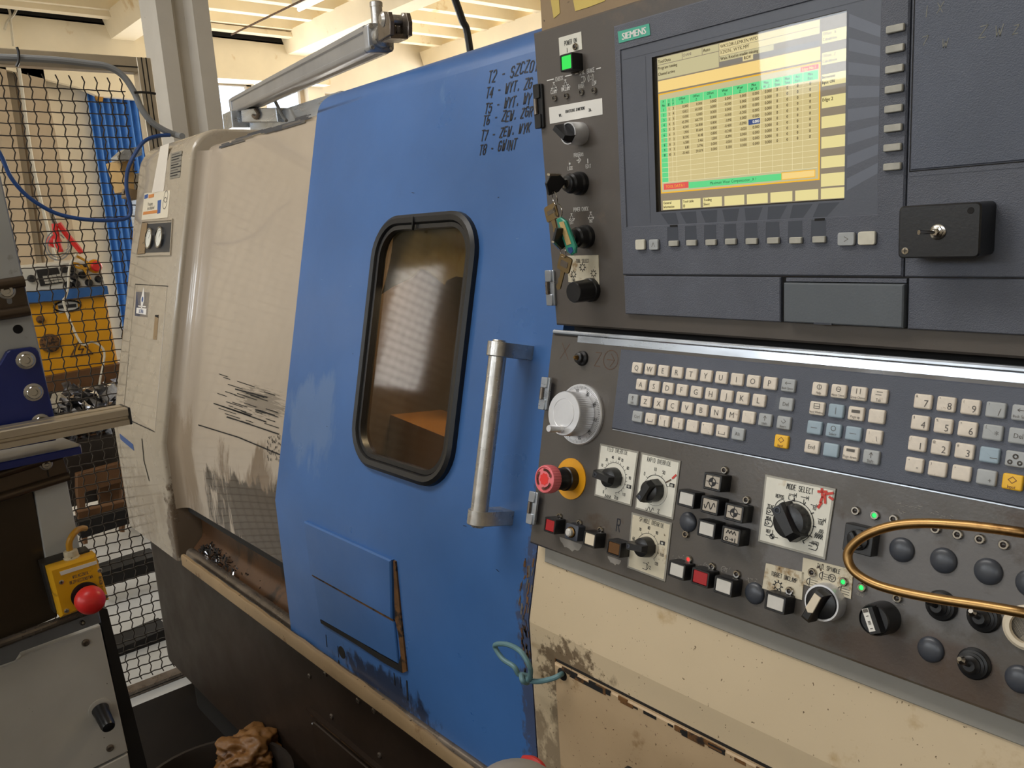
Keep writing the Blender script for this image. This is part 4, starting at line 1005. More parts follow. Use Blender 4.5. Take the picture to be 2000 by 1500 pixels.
# POWER ON
p_ = plate(A, ((1091, 74), (1135, 61.5), (1137, 96), (1093, 109)), uc, edge=False, th=.0006)
mb = MB(); ST(mb, A, 'POWER ON', 1114, 81.5, 8.5, 'print_black', .0009, sx=.55); ST(mb, A, 'I', 1107.5, 98, 8, 'print_black', .0009, .0007); mb.build('lettering', p_, smooth=False)
led(A, 1123, 91, uc)
button(A, 1105.5, 121.5, uc, 'green_lit', .0205, .0190, .017, label='lit green push button')
mb = MB()
ST(mb, A, 'CHUCK', 1092, 153.5, 8); ST(mb, A, 'SPN. BRAKE', 1146, 139.5, 8, sx=.56); ST(mb, A, 'CLAMP', 1082, 178.5, 8, sx=.5); ST(mb, A, 'UNCLAMP', 1105, 173, 8, sx=.45); ST(mb, A, 'HIGH', 1135, 168, 8, sx=.5); ST(mb, A, 'LOW', 1160.5, 162, 8, sx=.5)
def line(mb, fr, pts, wd, m='print_white', w_=.0003): return mb.ribbon(fr, [fr.at(*p, w_) for p in pts], wd, w_, m)
for a in (((1068.5, 157.5), (1081, 154.5)), ((1104, 149), (1117, 146)), ((1123, 144.5), (1129, 143)), ((1165, 134.5), (1173, 132.5))): line(mb, A, a, .0011)
def chuck(mb, fr, px, py, m='print_white', s=1, w_=.0003):
    u, v = fr.at(px, py, w_); r_ = .0021*s
    mb.ribbon(fr, arc(u, v, r_, 0, 360, 14), .0007*s, w_, m)
    for a_ in (-90, 30, 150):
        c, n_ = math.cos(math.radians(a_)), math.sin(math.radians(a_)); mb.ribbon(fr, [(u+c*r_, v+n_*r_), (u+c*r_*2.3, v+n_*r_*2.3)], .0009*s, w_, m); mb.ribbon(fr, [(u+c*r_*2.2-n_*.0013*s, v+n_*r_*2.2+c*.0013*s), (u+c*r_*2.2+n_*.0013*s, v+n_*r_*2.2-c*.0013*s)], .0009*s, w_, m)
for a in ((1082, 169), (1104.5, 164)): chuck(mb, A, *a)
u, v = A.at(1154, 152); mb.ribbon(A, arc(u, v, .0020, 0, 360, 12), .0007, .0003, 'print_white')
for r_, a0 in ((.0036, -50), (.0048, -50), (.0036, 130), (.0048, 130)): mb.ribbon(A, arc(u, v, r_, a0, a0+100, 8), .0006, .0003, 'print_white')
u, v = A.at(1139.5, 155); mb.ribbon(A, [(u-.003, v-.003), (u, v-.003)], .0007, .0003, 'print_white').ribbon(A, [(u-.003, v+.003), (u, v+.003)], .0007, .0003, 'print_white').ribbon(A, arc(u, v, .0034, -80, 80, 8), .0007, .0003, 'print_white').ribbon(A, [(u+.001, v-.003), (u+.001, v+.003)], .0006, .0003, 'print_white')
mb.build('lettering', uc, smooth=False); mb = MB()
ST(mb, A, 'PROGRAM', 1130, 302, 7.5, sx=.52); ST(mb, A, 'O', 1112.5, 319.5, 8, wd=.0010, sx=.5); ST(mb, A, 'LOCK', 1113.5, 328.5, 7, sx=.55); ST(mb, A, 'I', 1148, 314.5, 8, wd=.0013); ST(mb, A, 'EDIT', 1149, 324.5, 7, sx=.55)
u, v = A.at(1131.5, 312.5); mb.ribbon(A, [(u-.001, v-.0035), (u+.003, v), (u-.001, v+.0035), (u-.002, v+.002)], .0007, .0003, 'print_white').ribbon(A, [(u-.004, v), (u+.0005, v)], .0008, .0003, 'print_white').ribbon(A, [(u-.001, v-.0014), (u+.0006, v), (u-.001, v+.0014)], .0007, .0003, 'print_white')
mb.build('lettering', uc, smooth=False); mb = MB()
for a in ((1116.5, 425), (1154, 422)): chuck(mb, A, *a)
ST(mb, A, 'POWER CHUCK', 1134.5, 408.5, 7.5, sx=.5); ST(mb, A, 'EXT', 1116.5, 434, 6.5, sx=.55); ST(mb, A, 'INT', 1154, 431.5, 6.5, sx=.55)
mb.build('lettering', uc, smooth=False)
for a in ((1082, 191.5), (1105, 187), (1134.5, 180), (1159, 176)): led(A, *a, uc, r_=.0036)
p_ = plate(A, ((1072, 210), (1176, 191.5), (1177, 223.5), (1074, 242)), uc, 'tape_label', 'tape_white', edge=False, th=.0004)
mb = MB(); ST(mb, A, 'OSWIETLENIE ZEWNETRZNE', 1123, 214.5, 5.0, 'print_black', .0006, .0005, sx=.5); ST(mb, A, 'WYL.', 1095, 225, 5, 'print_black', .0006, .0005, sx=.5); ST(mb, A, 'ZAL.', 1153, 214.5, 5, 'print_black', .0006, .0005, sx=.5); mb.build('lettering', p_, smooth=False)
# light switch: bright collar, black body with a raised bar
def bar_knob(mb, f, r_, ang, w0, h_, m, wide=.30, over=1.0, nose=True):
    g = f.sub(0, 0, w0, ang)
    L = r_*over; wv = r_*wide
    mb.loft([[g.pt(x, y, 0) for x, y in ((-L, -wv*1.3), (L, -wv*1.3), (L, wv*1.3), (-L, wv*1.3))], [g.pt(x, y, h_*.6) for x, y in ((-L, -wv), (L*.96, -wv), (L*.96, wv), (-L, wv))], [g.pt(x, y, h_) for x, y in ((-L*.97, -wv*.75), (L*.80, -wv*.75), (L*.80, wv*.75), (-L*.97, wv*.75))]], m)
    return g
u, v = A.at(1109, 260.5, .022); f = A.sub(u, v); r_ = 22.5*A.mp(1109, 260, .022)
k_ = MB().lathe(f, 0, 0, [(r_*1.02, 0), (r_*1.02, .004), (r_, .020), (r_*.97, .022), (r_*.88, .022), (r_*.86, .018)], 'steel_knurl', 36, True, False).build('light_switch', uc)
mb = MB().lathe(f, 0, 0, [(r_*.85, .016), (r_*.85, .021), (r_*.80, .0215)], 'black_plastic', 30); bar_knob(mb, f, r_*.95, math.radians(40), .020, .016, 'black_plastic', .34, .95); mb.build('switch_grip', k_)
# key switches with keys
def keyswitch(px, py, nm):
    u, v = A.at(px, py, .020); f = A.sub(u, v); r_ = 20*A.mp(px, py, .02)
    k_ = MB().lathe(f, 0, 0, [(r_*1.16, 0), (r_*1.16, .006), (r_*1.02, .008), (r_*1.02, .010), (r_, .018), (r_*.82, .020), (r_*.80, .0235), (r_*.56, .0245)], 'black_plastic', 32).build(nm, uc)
    MB().lathe(f, 0, 0, [(r_*.50, .0245), (r_*.48, .0265), (r_*.30, .0268)], 'chrome', 22).build('lock_barrel', k_); return f, r_
fk1, rk1 = keyswitch(1111, 358.5, 'key_switch'); fk2, rk2 = keyswitch(1123, 464, 'key_switch')
# TOOL SELECT
p_ = plate(A, ((1108, 499.5), (1168.5, 498), (1170.5, 556), (1110, 551)), uc, edge=False, m='label_aged', th=.0008)
mb = MB(); ST(mb, A, 'TOOL SELECT', 1137.5, 509.5, 6.5, 'print_black', .0011, sx=.5)
def gear(mb, fr, px, py, m='print_black', s=1, w_=.0011):
    u, v = fr.at(px, py, w_); mb.ribbon(fr, arc(u, v, .0032*s, 0, 360, 16), .0006*s, w_, m)
    for i in range(8): c, n_ = math.cos(i*math.pi/4), math.sin(i*math.pi/4); mb.ribbon(fr, [(u+c*.0036*s, v+n_*.0036*s), (u+c*.0052*s, v+n_*.0052*s)], .0011*s, w_, m)
gear(mb, A, 1137.5, 522); gear(mb, A, 1120, 535.5, s=.9); gear(mb, A, 1159, 534, s=.9); ST(mb, A, 'FWD', 1120, 547, 5.5, 'print_black', .0011, sx=.5); ST(mb, A, 'REV', 1159, 546, 5.5, 'print_black', .0011, sx=.5); mb.build('lettering', p_, smooth=False)
u, v = A.at(1119.5, 571, .032); f = A.sub(u, v); r_ = 21*A.mp(1119, 571, .032)
mb = MB(); n = 40; rings = []
for w_, k_, fl in ((0, 1.12, 0), (.006, 1.12, 0), (.007, 1.05, 1), (.028, 1.0, 1), (.031, .97, .3), (.032, .90, 0)):
    rings.append([f.pt(r_*(k_-(.05 if (j % 4 < 2) else 0)*fl)*math.cos(2*math.pi*j/n), r_*(k_-(.05 if (j % 4 < 2) else 0)*fl)*math.sin(2*math.pi*j/n), w_) for j in range(n)])
mb.loft(rings, 'black_plastic').build('tool_select_knob', uc, ang=30)

# ================================================================== MONITOR UNIT
mn = thing('monitor_unit', 'dark blue-grey operator monitor showing a yellow tool data table', 'monitor', A.pt(.1, .08, .004))
WM = .006
bx = A.at(1195, 52, WM); bb = A.at(1217, 612, WM); seam = A.at(1218, 538, WM)[1]; seam2 = A.at(1222, 614, WM)[1]
xl = (A.at(1197, 100, WM)[0]+A.at(1217, 520, WM)[0])/2; xs = A.at(1771, 300, WM)[0]
ztop = bx[1]
mb = MB(); mb.rbox(A, xl, xs-.0008, ztop, seam-.0006, 0, WM, 'bezel_plastic', .003, .0015)
sx0, sy0, sx1, sy1 = 0, 0, .211, .15825
# recess with the screen opening
ra, rb_ = A.at(1212, 97, WM), A.at(1718, 418, WM)
rc0 = A.at(1225, 445, WM)
X0, Y0, X1, Y1 = (A.at(1210, 100, WM)[0]+A.at(1224, 440, WM)[0])/2, A.at(1212, 97, WM)[1], A.at(1716, 300, WM)[0], (A.at(1225, 444, WM)[1]+A.at(1705, 421, WM)[1])/2
mb = MB()
hb_ = [(xl, ztop), (xs-.0008, ztop), (xs-.0008, seam-.0006), (xl, seam-.0006)]
def ringface(o, i, w_o, w_i, m):
    mb.loft([[A.pt(u, v, w_o) for u, v in o], [A.pt(u, v, w_i) for u, v in i]], m, False, False)
hole_r = [(X0, Y0), (X1, Y0), (X1, Y1), (X0, Y1)]
ringface(hb_, hb_, 0, WM-.0015, 'bezel_plastic'); ringface(hb_, inset(hb_, .0015), WM-.0015, WM, 'bezel_plastic'); ringface(inset(hb_, .0015), hole_r, WM, WM, 'bezel_plastic'); ringface(hole_r, inset(hole_r, .0008), WM, WM-.0012, 'bezel_smooth')
scr_o = [(sx0-.0035, sy0-.0010), (sx1+.0008, sy0-.0010), (sx1+.0008, sy1+.0012), (sx0-.0035, sy1+.0012)]
ringface(inset(hole_r, .0008), scr_o, WM-.0012, WM-.0012, 'bezel_smooth'); ringface(scr_o, scr_o, WM-.0012, .0001, 'black_plastic')
mb.build('bezel', mn, smooth=False)
# stripes leading from the screen to the keys
mb = MB(); w_ = WM-.00115
ks = [(1747.4, 55.5), (1746.5, 94.7), (1745.7, 134.4), (1744.8, 173.6), (1744, 212), (1743, 250), (1741.8, 288), (1741.4, 325.5)]
xr = sx1+.003
for i, (a, b) in enumerate(ks):
    kv = A.at(a, b, WM)[1]; sv = .15825*(24+60*i+ -0)/480; hh = .0045
    mb.add([A.pt(xr, .15825*(i*60+8)/480, w_), A.pt(X1-.001, kv-hh, w_), A.pt(X1-.001, kv+hh, w_), A.pt(xr, .15825*(i*60+40)/480, w_)], [[0, 1, 2, 3]], 'bezel_stripe')
mb.build('side_stripes', mn, smooth=False)
mb = MB()
kb = [(1314.4, 475.7), (1349.4, 474.4), (1387.3, 473.5), (1426, 472), (1466.7, 471.4), (1509, 470), (1553, 469.7), (1598.5, 468)]
for i, (a, b) in enumerate(kb):
    ku = A.at(a, b, WM)[0]; s0 = .211*(80*i+8)/640; s1 = .211*(80*i+70)/640; yb_ = sy1+.003
    mb.add([A.pt(s0, yb_, w_), A.pt(s1, yb_, w_), A.pt(ku+.0075, Y1-.001, w_), A.pt(ku-.0065, Y1-.001, w_)], [[0, 1, 2, 3]], 'bezel_stripe_dark')
    kv = A.at(a, b, WM)[1]
    mb.add([A.pt(ku-.0072, Y1+.0015, WM+.0001), A.pt(ku+.0072, Y1+.0015, WM+.0001), A.pt(ku+.0078, kv+.002, WM+.0001), A.pt(ku-.0078, kv+.002, WM+.0001)], [[0, 1, 2, 3]], 'bezel_stripe_dark')
mb.build('lower_stripes', mn, smooth=False)
for a, b in ((1316, 441.5), (1601, 429)):
    u, v = A.at(a, b, WM); MB().box(A, u-.005, u+.005, v-.0012, v+.0010, WM-.001, WM+.0003, 'gap_dark').build('catch_slot', mn, smooth=False)
mb = MB(); mb.ribbon(A, [(X0+.003, sy0-.0055), (X1-.003, sy0-.0055)], .0006, w_+.0001, 'bezel_stripe_dark'); mb.ribbon(A, [(sx0-.012, sy0-.004), (sx0-.012, Y1-.004)], .0005, w_+.0001, 'bezel_stripe_dark'); mb.build('recess_lines', mn, smooth=False)
mb = MB(); q0, q1 = A.at(1207.5, 63, WM), A.at(1270, 67, WM)
mb.prism(A, [A.at(*p, WM) for p in ((1207, 62), (1268.5, 46), (1270.5, 68.5), (1209.5, 84.5))], WM, WM+.0006, 'siemens_teal').build('brand_label', mn, smooth=False)
bl_ = bpy.data.objects['brand_label']
mb = MB(); u, v = A.at(1238.5, 65.5, WM); text(mb, A, 'SIEMENS', u, v, .0068, 'print_white', WM+.0008, 'c', .98, .10).build('brand_lettering', bl_, smooth=False)
# soft keys
SK_ = {}
def softkey(px, py, wd, ht, par, m='key_softgrey', nm='soft_key', lab=None):
    w0 = WM; u, v = A.at(px, py, w0+.003); f = A.sub(u, v, w0); key = (wd, ht, m)
    if key not in SK_:
        rr = rrect(-wd/2, -ht/2, wd/2, ht/2, min(wd, ht)*.18, 3)
        o = MB().loft([[f.pt(*p, 0) for p in inset(rr, -.0005)], [f.pt(*p, .0005) for p in inset(rr, -.0005)]], 'bezel_stripe_dark').loft([[f.pt(*p, .0003) for p in rr], [f.pt(*p, .0026) for p in rr], [f.pt(*p, .0033) for p in inset(rr, .0006)]], m).build(nm, par)
        SK_[key] = (o, WL[o.name]-f.O); return o
    o, d = SK_[key]; return inst(nm, o, f.O+d, par)
for a, b in kb: softkey(a, b, .0128, .0060, mn)
for a, b in ks: softkey(a, b, .0150, .0060, mn)
o = softkey(1249.5, 478, .0135, .0115, mn, 'key_white'); o = softkey(1276, 478, .0130, .0115, mn, 'key_grey'); 
mb = MB(); u, v = A.at(1275.5, 478, WM+.0035); mb.ribbon(A, [(u-.0022, v+.0022), (u, v-.0022), (u+.0022, v+.0022)], .0005, WM+.0034, 'print_grey').build('key_legend', o, smooth=False)
o = softkey(1651.8, 467, .0158, .0118, mn, 'key_grey'); mb = MB(); u, v = A.at(1652, 467, WM+.0035); mb.ribbon(A, [(u-.0018, v-.0022), (u+.0020, v), (u-.0018, v+.0022)], .0005, WM+.0034, 'print_grey').build('key_legend', o, smooth=False)
softkey(1692, 465.4, .0158, .0118, mn, 'key_white')
# cover flaps under the monitor
f0 = A.at(1523, 600, WM)[0]; f1 = A.at(1530, 600, WM+.004)[0]; f2 = A.at(1764, 600, WM+.004)[0]; f3 = A.at(1773, 600, WM)[0]
MB().box(A, xl+.001, f0, seam+.0006, seam2-.0004, 0, WM-.001, 'bezel_plastic', .001).build('left_flap', mn, smooth=False)
v1 = A.at(1640, 634, WM+.004)[1]; v0 = A.at(1640, 554, WM+.004)[1]
mb = MB(); mb.box(A, f0+.001, f3-.001, seam+.0006, seam2, 0, .0015, 'gap_dark'); mb.build('flap_well', mn, smooth=False)
mb = MB(); mb.box(A, f1, f2, v0, seam2-.0015, 0, WM+.004, 'flap_grey', .0012); mb.box(A, f1, f2, seam+.001, v0-.001, 0, WM-.001, 'bezel_plastic'); mb.box(A, f1+.032, f1+.050, seam2-.0028, seam2-.0010, WM+.003, WM+.0046, 'bezel_stripe_dark'); mb.build('drive_flap', mn, smooth=False)
# blank cover plate on the right with inset field
bp_ = thing('blank_cover', 'large blank dark plate right of the monitor with worn pale scribbles', 'plate', A.pt(.4, .05, .003))
MB().box(A, xs+.0008, W_R, ztop, seam-.0006, 0, WM, 'bezel_plastic', .0010).build('cover_plate', bp_, smooth=False)
MB().box(A, f3, W_R, seam+.0006, seam2-.0004, 0, WM, 'bezel_plastic', .0010).build('lower_cover', bp_, smooth=False)
i0 = A.at(1783, 200, WM)[0]; i1 = A.at(1790, 331, WM)[1]
mb = MB(); mb.box(A, i0, W_R-.05, ztop-.05, i1, WM, WM+.0012, 'blank_plate', .0006).build('inset_field', bp_, smooth=False)
mb = MB(); mb.ribbon(A, [(i0-.001, ztop), (i0-.001, i1+.0012), (W_R, i1+.0012)], .0008, WM+.0002, 'gap_dark'); mb.ribbon(A, [(xs+.003, i1+.0055), (W_R, i1+.0055)], .0005, WM+.0002, 'bezel_stripe_dark'); mb.build('field_groove', bp_, smooth=False)
mb = MB(); random.seed(5); wv = WM+.0014
for a, b, s in ((1808, 22, 'I'), (1835, 18, 'X'), (1806, 82, '7'), (1846, 82, 'W'), (1918, 66, 'Z'), (1950, 62, 'W'), (1985, 52, 'Z')):
    u, v = A.at(a, b, wv); strokes(mb, A, s, u, v, .0075, 'scribble', .0007, wv, .9, .3, 'c', .1, .35)
mb.build('worn_scribble', bp_, smooth=False)

# ---- screen
sc_f = A.sub(0, 0, -.0015)
Sx, Sy = .211/640, .15825/480
so = MB().box(A, -.0030, .2118, -.0010, .1592, .0001, .0004, 'gap_dark').build('screen_panel', mn, smooth=False)
emis('s_bg', (146, 134, 114), .95); emis('s_cell', (228, 212, 160), .95); emis('s_tan', (206, 196, 152), .95); emis('s_yellow', (250, 216, 138), 1.0); emis('s_gold', (246, 186, 52), 1.0); emis('s_grey', (140, 134, 124), .9)
emis('s_green', (104, 222, 142), .95); emis('s_red', (232, 92, 88), .95); emis('s_blue', (66, 84, 134), .9); emis('s_ink', (70, 54, 36), .8); emis('s_white', (250, 246, 230), 1.0); emis('s_line', (196, 172, 118), .9); emis('s_light', (244, 232, 184), 1.0); emis('s_grinkd', (40, 92, 60), .8); emis('s_row', (216, 198, 142), .95); emis('s_key', (236, 222, 156), .98)
mb = MB(); base = .0006
def R_(x0, y0, x1, y1, m, lv): mb.add([A.pt(x*Sx, y*Sy, base+lv*.00004) for x, y in ((x0, y0), (x1, y0), (x1, y1), (x0, y1))], [[0, 1, 2, 3]], m)
def T_(s_, x, y, h_, m='s_ink', lv=9, align='l', sx=.86, bold=.09): text(mb, A, s_, x*Sx, y*Sy, h_*Sy, m, base+lv*.00004, align, sx, bold)
R_(0, 0, 640, 480, 's_bg', 0)
# header
R_(2, 2, 99, 22, 's_tan', 1); R_(101, 2, 174, 22, 's_tan', 1); R_(176, 2, 235, 22, 's_tan', 1); R_(237, 2, 560, 20, 's_cell', 1); R_(237, 21, 560, 38, 's_cell', 1); R_(237, 39, 420, 54, 's_tan', 1); R_(2, 24, 235, 68, 's_tan', 1); R_(237, 55, 560, 68, 's_grey', 1)
R_(318, 50, 353, 67, 's_cell', 3); T_('ROV', 323, 58.5, 9)
T_('Tool Data', 5, 13, 9.5); T_('CHAN1', 103, 11, 8.5, 's_bg'); T_('Auto', 179, 11, 9.5); T_('Program running', 4, 33, 9); T_('Channel active', 4, 51, 9); T_('WKS.DIR/LEMKEN.WPD', 241, 11, 9.5, sx=.9, bold=.03); T_('3.29376_WYK.MPF', 241, 28, 9.5, sx=.9, bold=.03); T_('Wait: Read-in enable missing', 241, 46, 8.5, sx=.9)
R_(2, 72, 562, 106, 's_yellow', 1)
R_(2, 111, 563, 425, 's_gold', 1); R_(6, 115, 559, 421, 's_tan', 2)
R_(504, 116, 557, 128, 's_red', 3); T_('Edge No. 1', 508, 122, 8, 's_yellow', 9)
R_(9, 131, 556, 155, 's_green', 3); R_(9, 155, 556, 391, 's_row', 3); R_(9, 155, 35, 391, 's_green', 4)
cols = [9, 35, 53, 69, 124, 177, 229, 282, 334, 376, 416, 447, 479, 511, 556]
for x in cols[1:-1]: R_(x-.5, 131, x+.5, 391, 's_light', 5)
rh = 15.7
for i in range(1, 16): R_(9, 155+i*rh-.6, 556, 155+i*rh+.4, 's_light', 5)
hd_ = [('P', 'No'), ('I', 'ID'), ('E', 'P'), ('Offset', 'X'), ('Offset', 'Z'), ('Offset', 'R'), ('Wear', 'X'), ('Wear', 'Z'), ('Max', 'W_X'), ('Max', 'W_Z'), ('Act', 'Time'), ('Max', 'Time'), ('Act', 'Part'), ('Max', 'Part')]
for i, (a, b) in enumerate(hd_):
    cx_ = (cols[i]+cols[i+1])/2; T_(a, cx_, 138, 7.6, 's_grinkd', 9, 'c', .8); T_(b, cx_, 149, 7.6, 's_grinkd', 9, 'c', .8)
rows_ = ['1 1 3 0.000 0.000 0.800 0.000 0.000', '2 2 4 0.822 60.000 0.800 -0.300 0.000', '3 3 5 0.000 0.000 0.000 0.000 0.000', '4 4 5 -15.590 68.770 0.800 -0.050 -0.200', '5 5 3 -11.540 56.858 0.800 -0.190 0.000',
         '6 6 3 1.900 10.664 0.800 -0.400 -0.090', '7 7 2 10.595 10.411 0.800 -0.248 -0.120', '8 8 3 6.580 3.461 1.500 -0.390 0.000', '9 9 3 8.110 3.796 0.000 -1.050 0.600', '10 10 3 -33.465 59.079 0.000 0.330 0.000']
R_(336, 155+5*rh, 375, 155+6*rh, 's_blue', 6)
for i, rr in enumerate(rows_):
    y = 155+rh*(i+.5)
    for j, c_ in enumerate(rr.split()):
        if j == 0: T_(c_, 22, y, 8, 's_red' if i == 6 else 's_grinkd', 9, 'c')
        elif j < 3: T_(c_, (cols[j]+cols[j+1])/2, y, 8, 's_ink', 9, 'c')
        else: T_(c_, cols[j+1]-5, y, 8, 's_ink', 9, 'r', .84, .07)
    T_('0.000', 372, y, 8, 's_white' if i == 5 else 's_ink', 9, 'r', .84, .07); T_('0.000', 413, y, 8, 's_ink', 9, 'r', .84, .07)
    for x in (431, 463, 495, 533): T_('0', x, y, 8, 's_ink', 9, 'c')
R_(14, 395, 114, 414, 's_red', 4); T_('TOOL DATA 1', 23, 404.5, 9, 's_gold', 9, 'l', .9, .02); R_(114, 397, 444, 416, 's_green', 4); T_('Maximum Wear Compensation_X ?', 279, 406, 8.5, 's_grinkd', 9, 'c', .9, .02); R_(444, 395, 550, 416, 's_gold', 3); R_(446, 397, 548, 414, 's_yellow', 4)
for i in range(7): R_(8+80*i, 449, 79+80*i, 478, 's_key', 1)
T_('General', 12, 456, 8); T_('Information', 12, 469, 8, sx=.78); T_('Tool table', 91, 456, 8); T_('(1)', 91, 469, 8); T_('Tooling', 171, 456, 8); T_('Sheet', 171, 469, 8)
for i, y in enumerate((35, 90, 146, 203, 256, 310, 363, 409, 449)):
    R_(567, y, 638, y+(31 if i < 7 else (35 if i == 7 else 29)), 's_key', 1)
for s_, y in (('Offset_X', 42), ('Calculation', 56), ('Offset_Z', 98), ('Calculation', 112)): T_(s_, 569, y, 8, 's_grey', 9, 'l', .8)
T_('Increment', 569, 153, 8, sx=.8); T_('Input ON', 569, 167, 8, sx=.8); T_('Edge 2', 570, 212, 9)
o = mb.build('screen_image', so, smooth=False, recalc=False)
MB().box(A, -.0034, .2118, -.0010, .1594, .0030, .0034, 'screen_glass').build('screen_glass', mn, smooth=False)

# ================================================================== TOGGLE BOX on the cover plate
WT_ = .036
p = [A.at(*q_, WT_) for q_ in ((1757, 402), (1920, 395), (1910, 505), (1752, 503))]
ux0 = (p[0][0]+p[3][0])/2; ux1 = (p[1][0]+p[2][0])/2; vy0 = (p[0][1]+p[1][1])/2; vy1 = (p[2][1]+p[3][1])/2
tb_ = thing('toggle_box', 'small black plastic box with one metal toggle switch, right of the monitor', 'switch box', A.pt((ux0+ux1)/2, (vy0+vy1)/2, WM))
mb = MB(); mb.rbox(A, ux0, ux1, vy0, vy1, WM+.0002, WT_, 'black_plastic', .004, .0012, 4).build('box_body', tb_)
uc_, vc_ = A.at(1832, 453, WT_); f = A.sub(uc_, vc_, WT_)
MB().lathe(f, 0, 0, [(.0062, 0), (.0062, .0008), (.005, .0012)], 'chrome', 18).build('toggle_washer', tb_)
MB().lathe(f, 0, 0, [(.0048, .0010), (.0048, .0030), (.0030, .0034), (.0030, .006), (.0024, .0065)], 'chrome', 6).build('toggle_nut', tb_)
MB().tube([f.pt(0, 0, .005), f.pt(-.004, -.0005, .012), f.pt(-.0075, -.0008, .0175)], [.0012, .0014, .0020], 'chrome', 10).build('toggle_lever', tb_)
u, v = A.at(1768, 490, WT_); f = A.sub(u, v, WT_); mb = MB().lathe(f, 0, 0, [(.0030, 0), (.0028, .0005), (.0012, .0006)], 'chrome', 14); mb.ribbon(f, [(-.0018, 0), (.0018, 0)], .0006, .0007, 'gap_dark').ribbon(f, [(0, -.0018), (0, .0018)], .0006, .0007, 'gap_dark').build('box_screw', tb_)
u, v = A.at(1896, 411, WT_); MB().lathe(A.sub(u, v, WT_), 0, 0, [(.0026, .0001), (.0024, .0003)], 'gap_dark', 14).build('screw_hole', tb_)

# ================================================================== KEYS HANGING FROM THE KEY SWITCHES
def ring(mb, c, ax, r_, t_, m):
    ax = Vector(ax).normalized(); a = ax.orthogonal().normalized(); b = ax.cross(a)
    return mb.tube([c+a*(r_*math.cos(i*math.pi/12))+b*(r_*math.sin(i*math.pi/12)) for i in range(24)], t_, m, 6, True)
def keymesh(mb, f, m, L=.030, head='sq'):
    hd2 = rrect(-.0105, -.0095, .0105, .0095, .003, 3) if head == 'sq' else circ(0, 0, .0105, 18)
    mb.prism(f, hd2, -.001, .001, m, .0003)
    z_ = .0085; pts = [(-.0035, z_), (.0035, z_), (.0035, z_+L*.8), (0, z_+L*.9), (-.0035, z_+L*.8)]
    for i in range(4): pts.append((-.0035+(.0014 if i % 2 else 0), z_+L*(.7-.13*i)))
    mb.prism(f, pts, -.0008, .0008, m)
    return mb
k1 = thing('inserted_key', 'black-headed key stuck in the upper key switch under the PROGRAM lettering', 'key', fk1.pt(0, 0, .03))
ha = fk1.pt(0, 0, .027); hn = Vector((-.55, 0, .25))
fh = Fr(fk1.pt(-.002, .001, .028), A.W, Vector((-.35, 0, -1)), A.W.cross(Vector((-.35, 0, -1))))
MB().prism(fh, [(-.004, -.004), (.010, -.013), (.024, -.012), (.028, -.002), (.020, .012), (.006, .008)], -.0018, .0018, 'black_plastic', .0006).build('key_head', k1)
MB().prism(fh, [(.006, -.0125), (.016, -.0135), (.026, -.0135), (.0265, -.011), (.014, -.011)], -.0022, .0022, 'key_nickel').build('key_spine', k1)
k2 = thing('inserted_key', 'black-headed key in the lower key switch above the TOOL SELECT label', 'key', fk2.pt(0, 0, .03))
fh2 = Fr(fk2.pt(-.002, .001, .026), A.W, Vector((-.30, 0, -1)), A.W.cross(Vector((-.30, 0, -1))))
MB().prism(fh2, [(-.002, -.005), (.012, -.014), (.026, -.014), (.028, .002), (.014, .012), (.002, .008)], -.0018, .0018, 'black_plastic', .0006).build('key_head', k2)
MB().prism(fh2, [(.014, .010), (.028, .001), (.0285, .003), (.015, .0125)], -.0020, .0020, 'key_nickel').build('key_spine', k2)
w1 = .040
def a3(px, py, w_): return A.pt(*A.at(px, py, w_), w_)
rg = thing('key_ring', 'double split ring linking the upper inserted key and the green tag', 'key ring', a3(1087, 400, w1))
ring(MB(), a3(1083.5, 386, .046), (.5, 1, .2), 14*A.mp(1084, 386, .046), .0006, 'chrome').build('split_ring', rg)
ring(MB(), a3(1089.5, 412, w1), (.15, 1, .1), 14*A.mp(1089, 412, w1), .0007, 'chrome').build('split_ring', rg)
kb_ = thing('brass_key', 'worn brown-grey key with square head hanging on the split ring left of POWER CHUCK', 'key', a3(1078, 416, .036))
f = Fr(a3(1077, 415, .036), Vector((.95, 0, .30)), Vector((.30, -.05, -.95)), Vector((0, -1, 0))); keymesh(MB(), f, 'key_brass', .030).build('key_blank', kb_)
mb = MB(); f_ = f.sub(0, 0, .0011); mb.box(f_, -.006, .008, -.003, .002, 0, .0002, 'oily_steel').build('key_stamp', kb_, smooth=False)
tg = thing('key_tag', 'green-edged key tag with a brown card strip hanging on the ring', 'tag', a3(1105, 460, w1))
tp = [(1087, 428), (1095, 424), (1106, 432), (1125, 482), (1124, 494), (1117, 499), (1108, 492), (1092, 446)]
MB().prism(A, [A.at(*q_, w1) for q_ in tp], w1-.0025, w1+.0015, 'tag_green', .0012).build('tag_body', tg)
MB().prism(A, [A.at(*q_, w1) for q_ in ((1094, 434), (1103, 432), (1118, 476), (1109, 479))], w1+.0013, w1+.0021, 'tag_card').build('tag_card', tg, smooth=False)
MB().prism(A, [A.at(*q_, w1) for q_ in ((1111, 484), (1119, 482), (1122, 490), (1117, 496), (1112, 491))], w1+.0013, w1+.0022, 'hose_blue').build('tag_tip', tg, smooth=False)
rg2 = thing('key_ring', 'single wire ring carrying the lower loose key below the green tag', 'key ring', a3(1098, 492, .038))
ring(MB(), a3(1099.5, 491, .036), (.35, 1, .1), 12*A.mp(1099, 491, .036), .0006, 'chrome').build('split_ring', rg2)
kc_ = thing('brass_key', 'dark brass key hanging in front of the TOOL SELECT label', 'key', a3(1103, 522, .034))
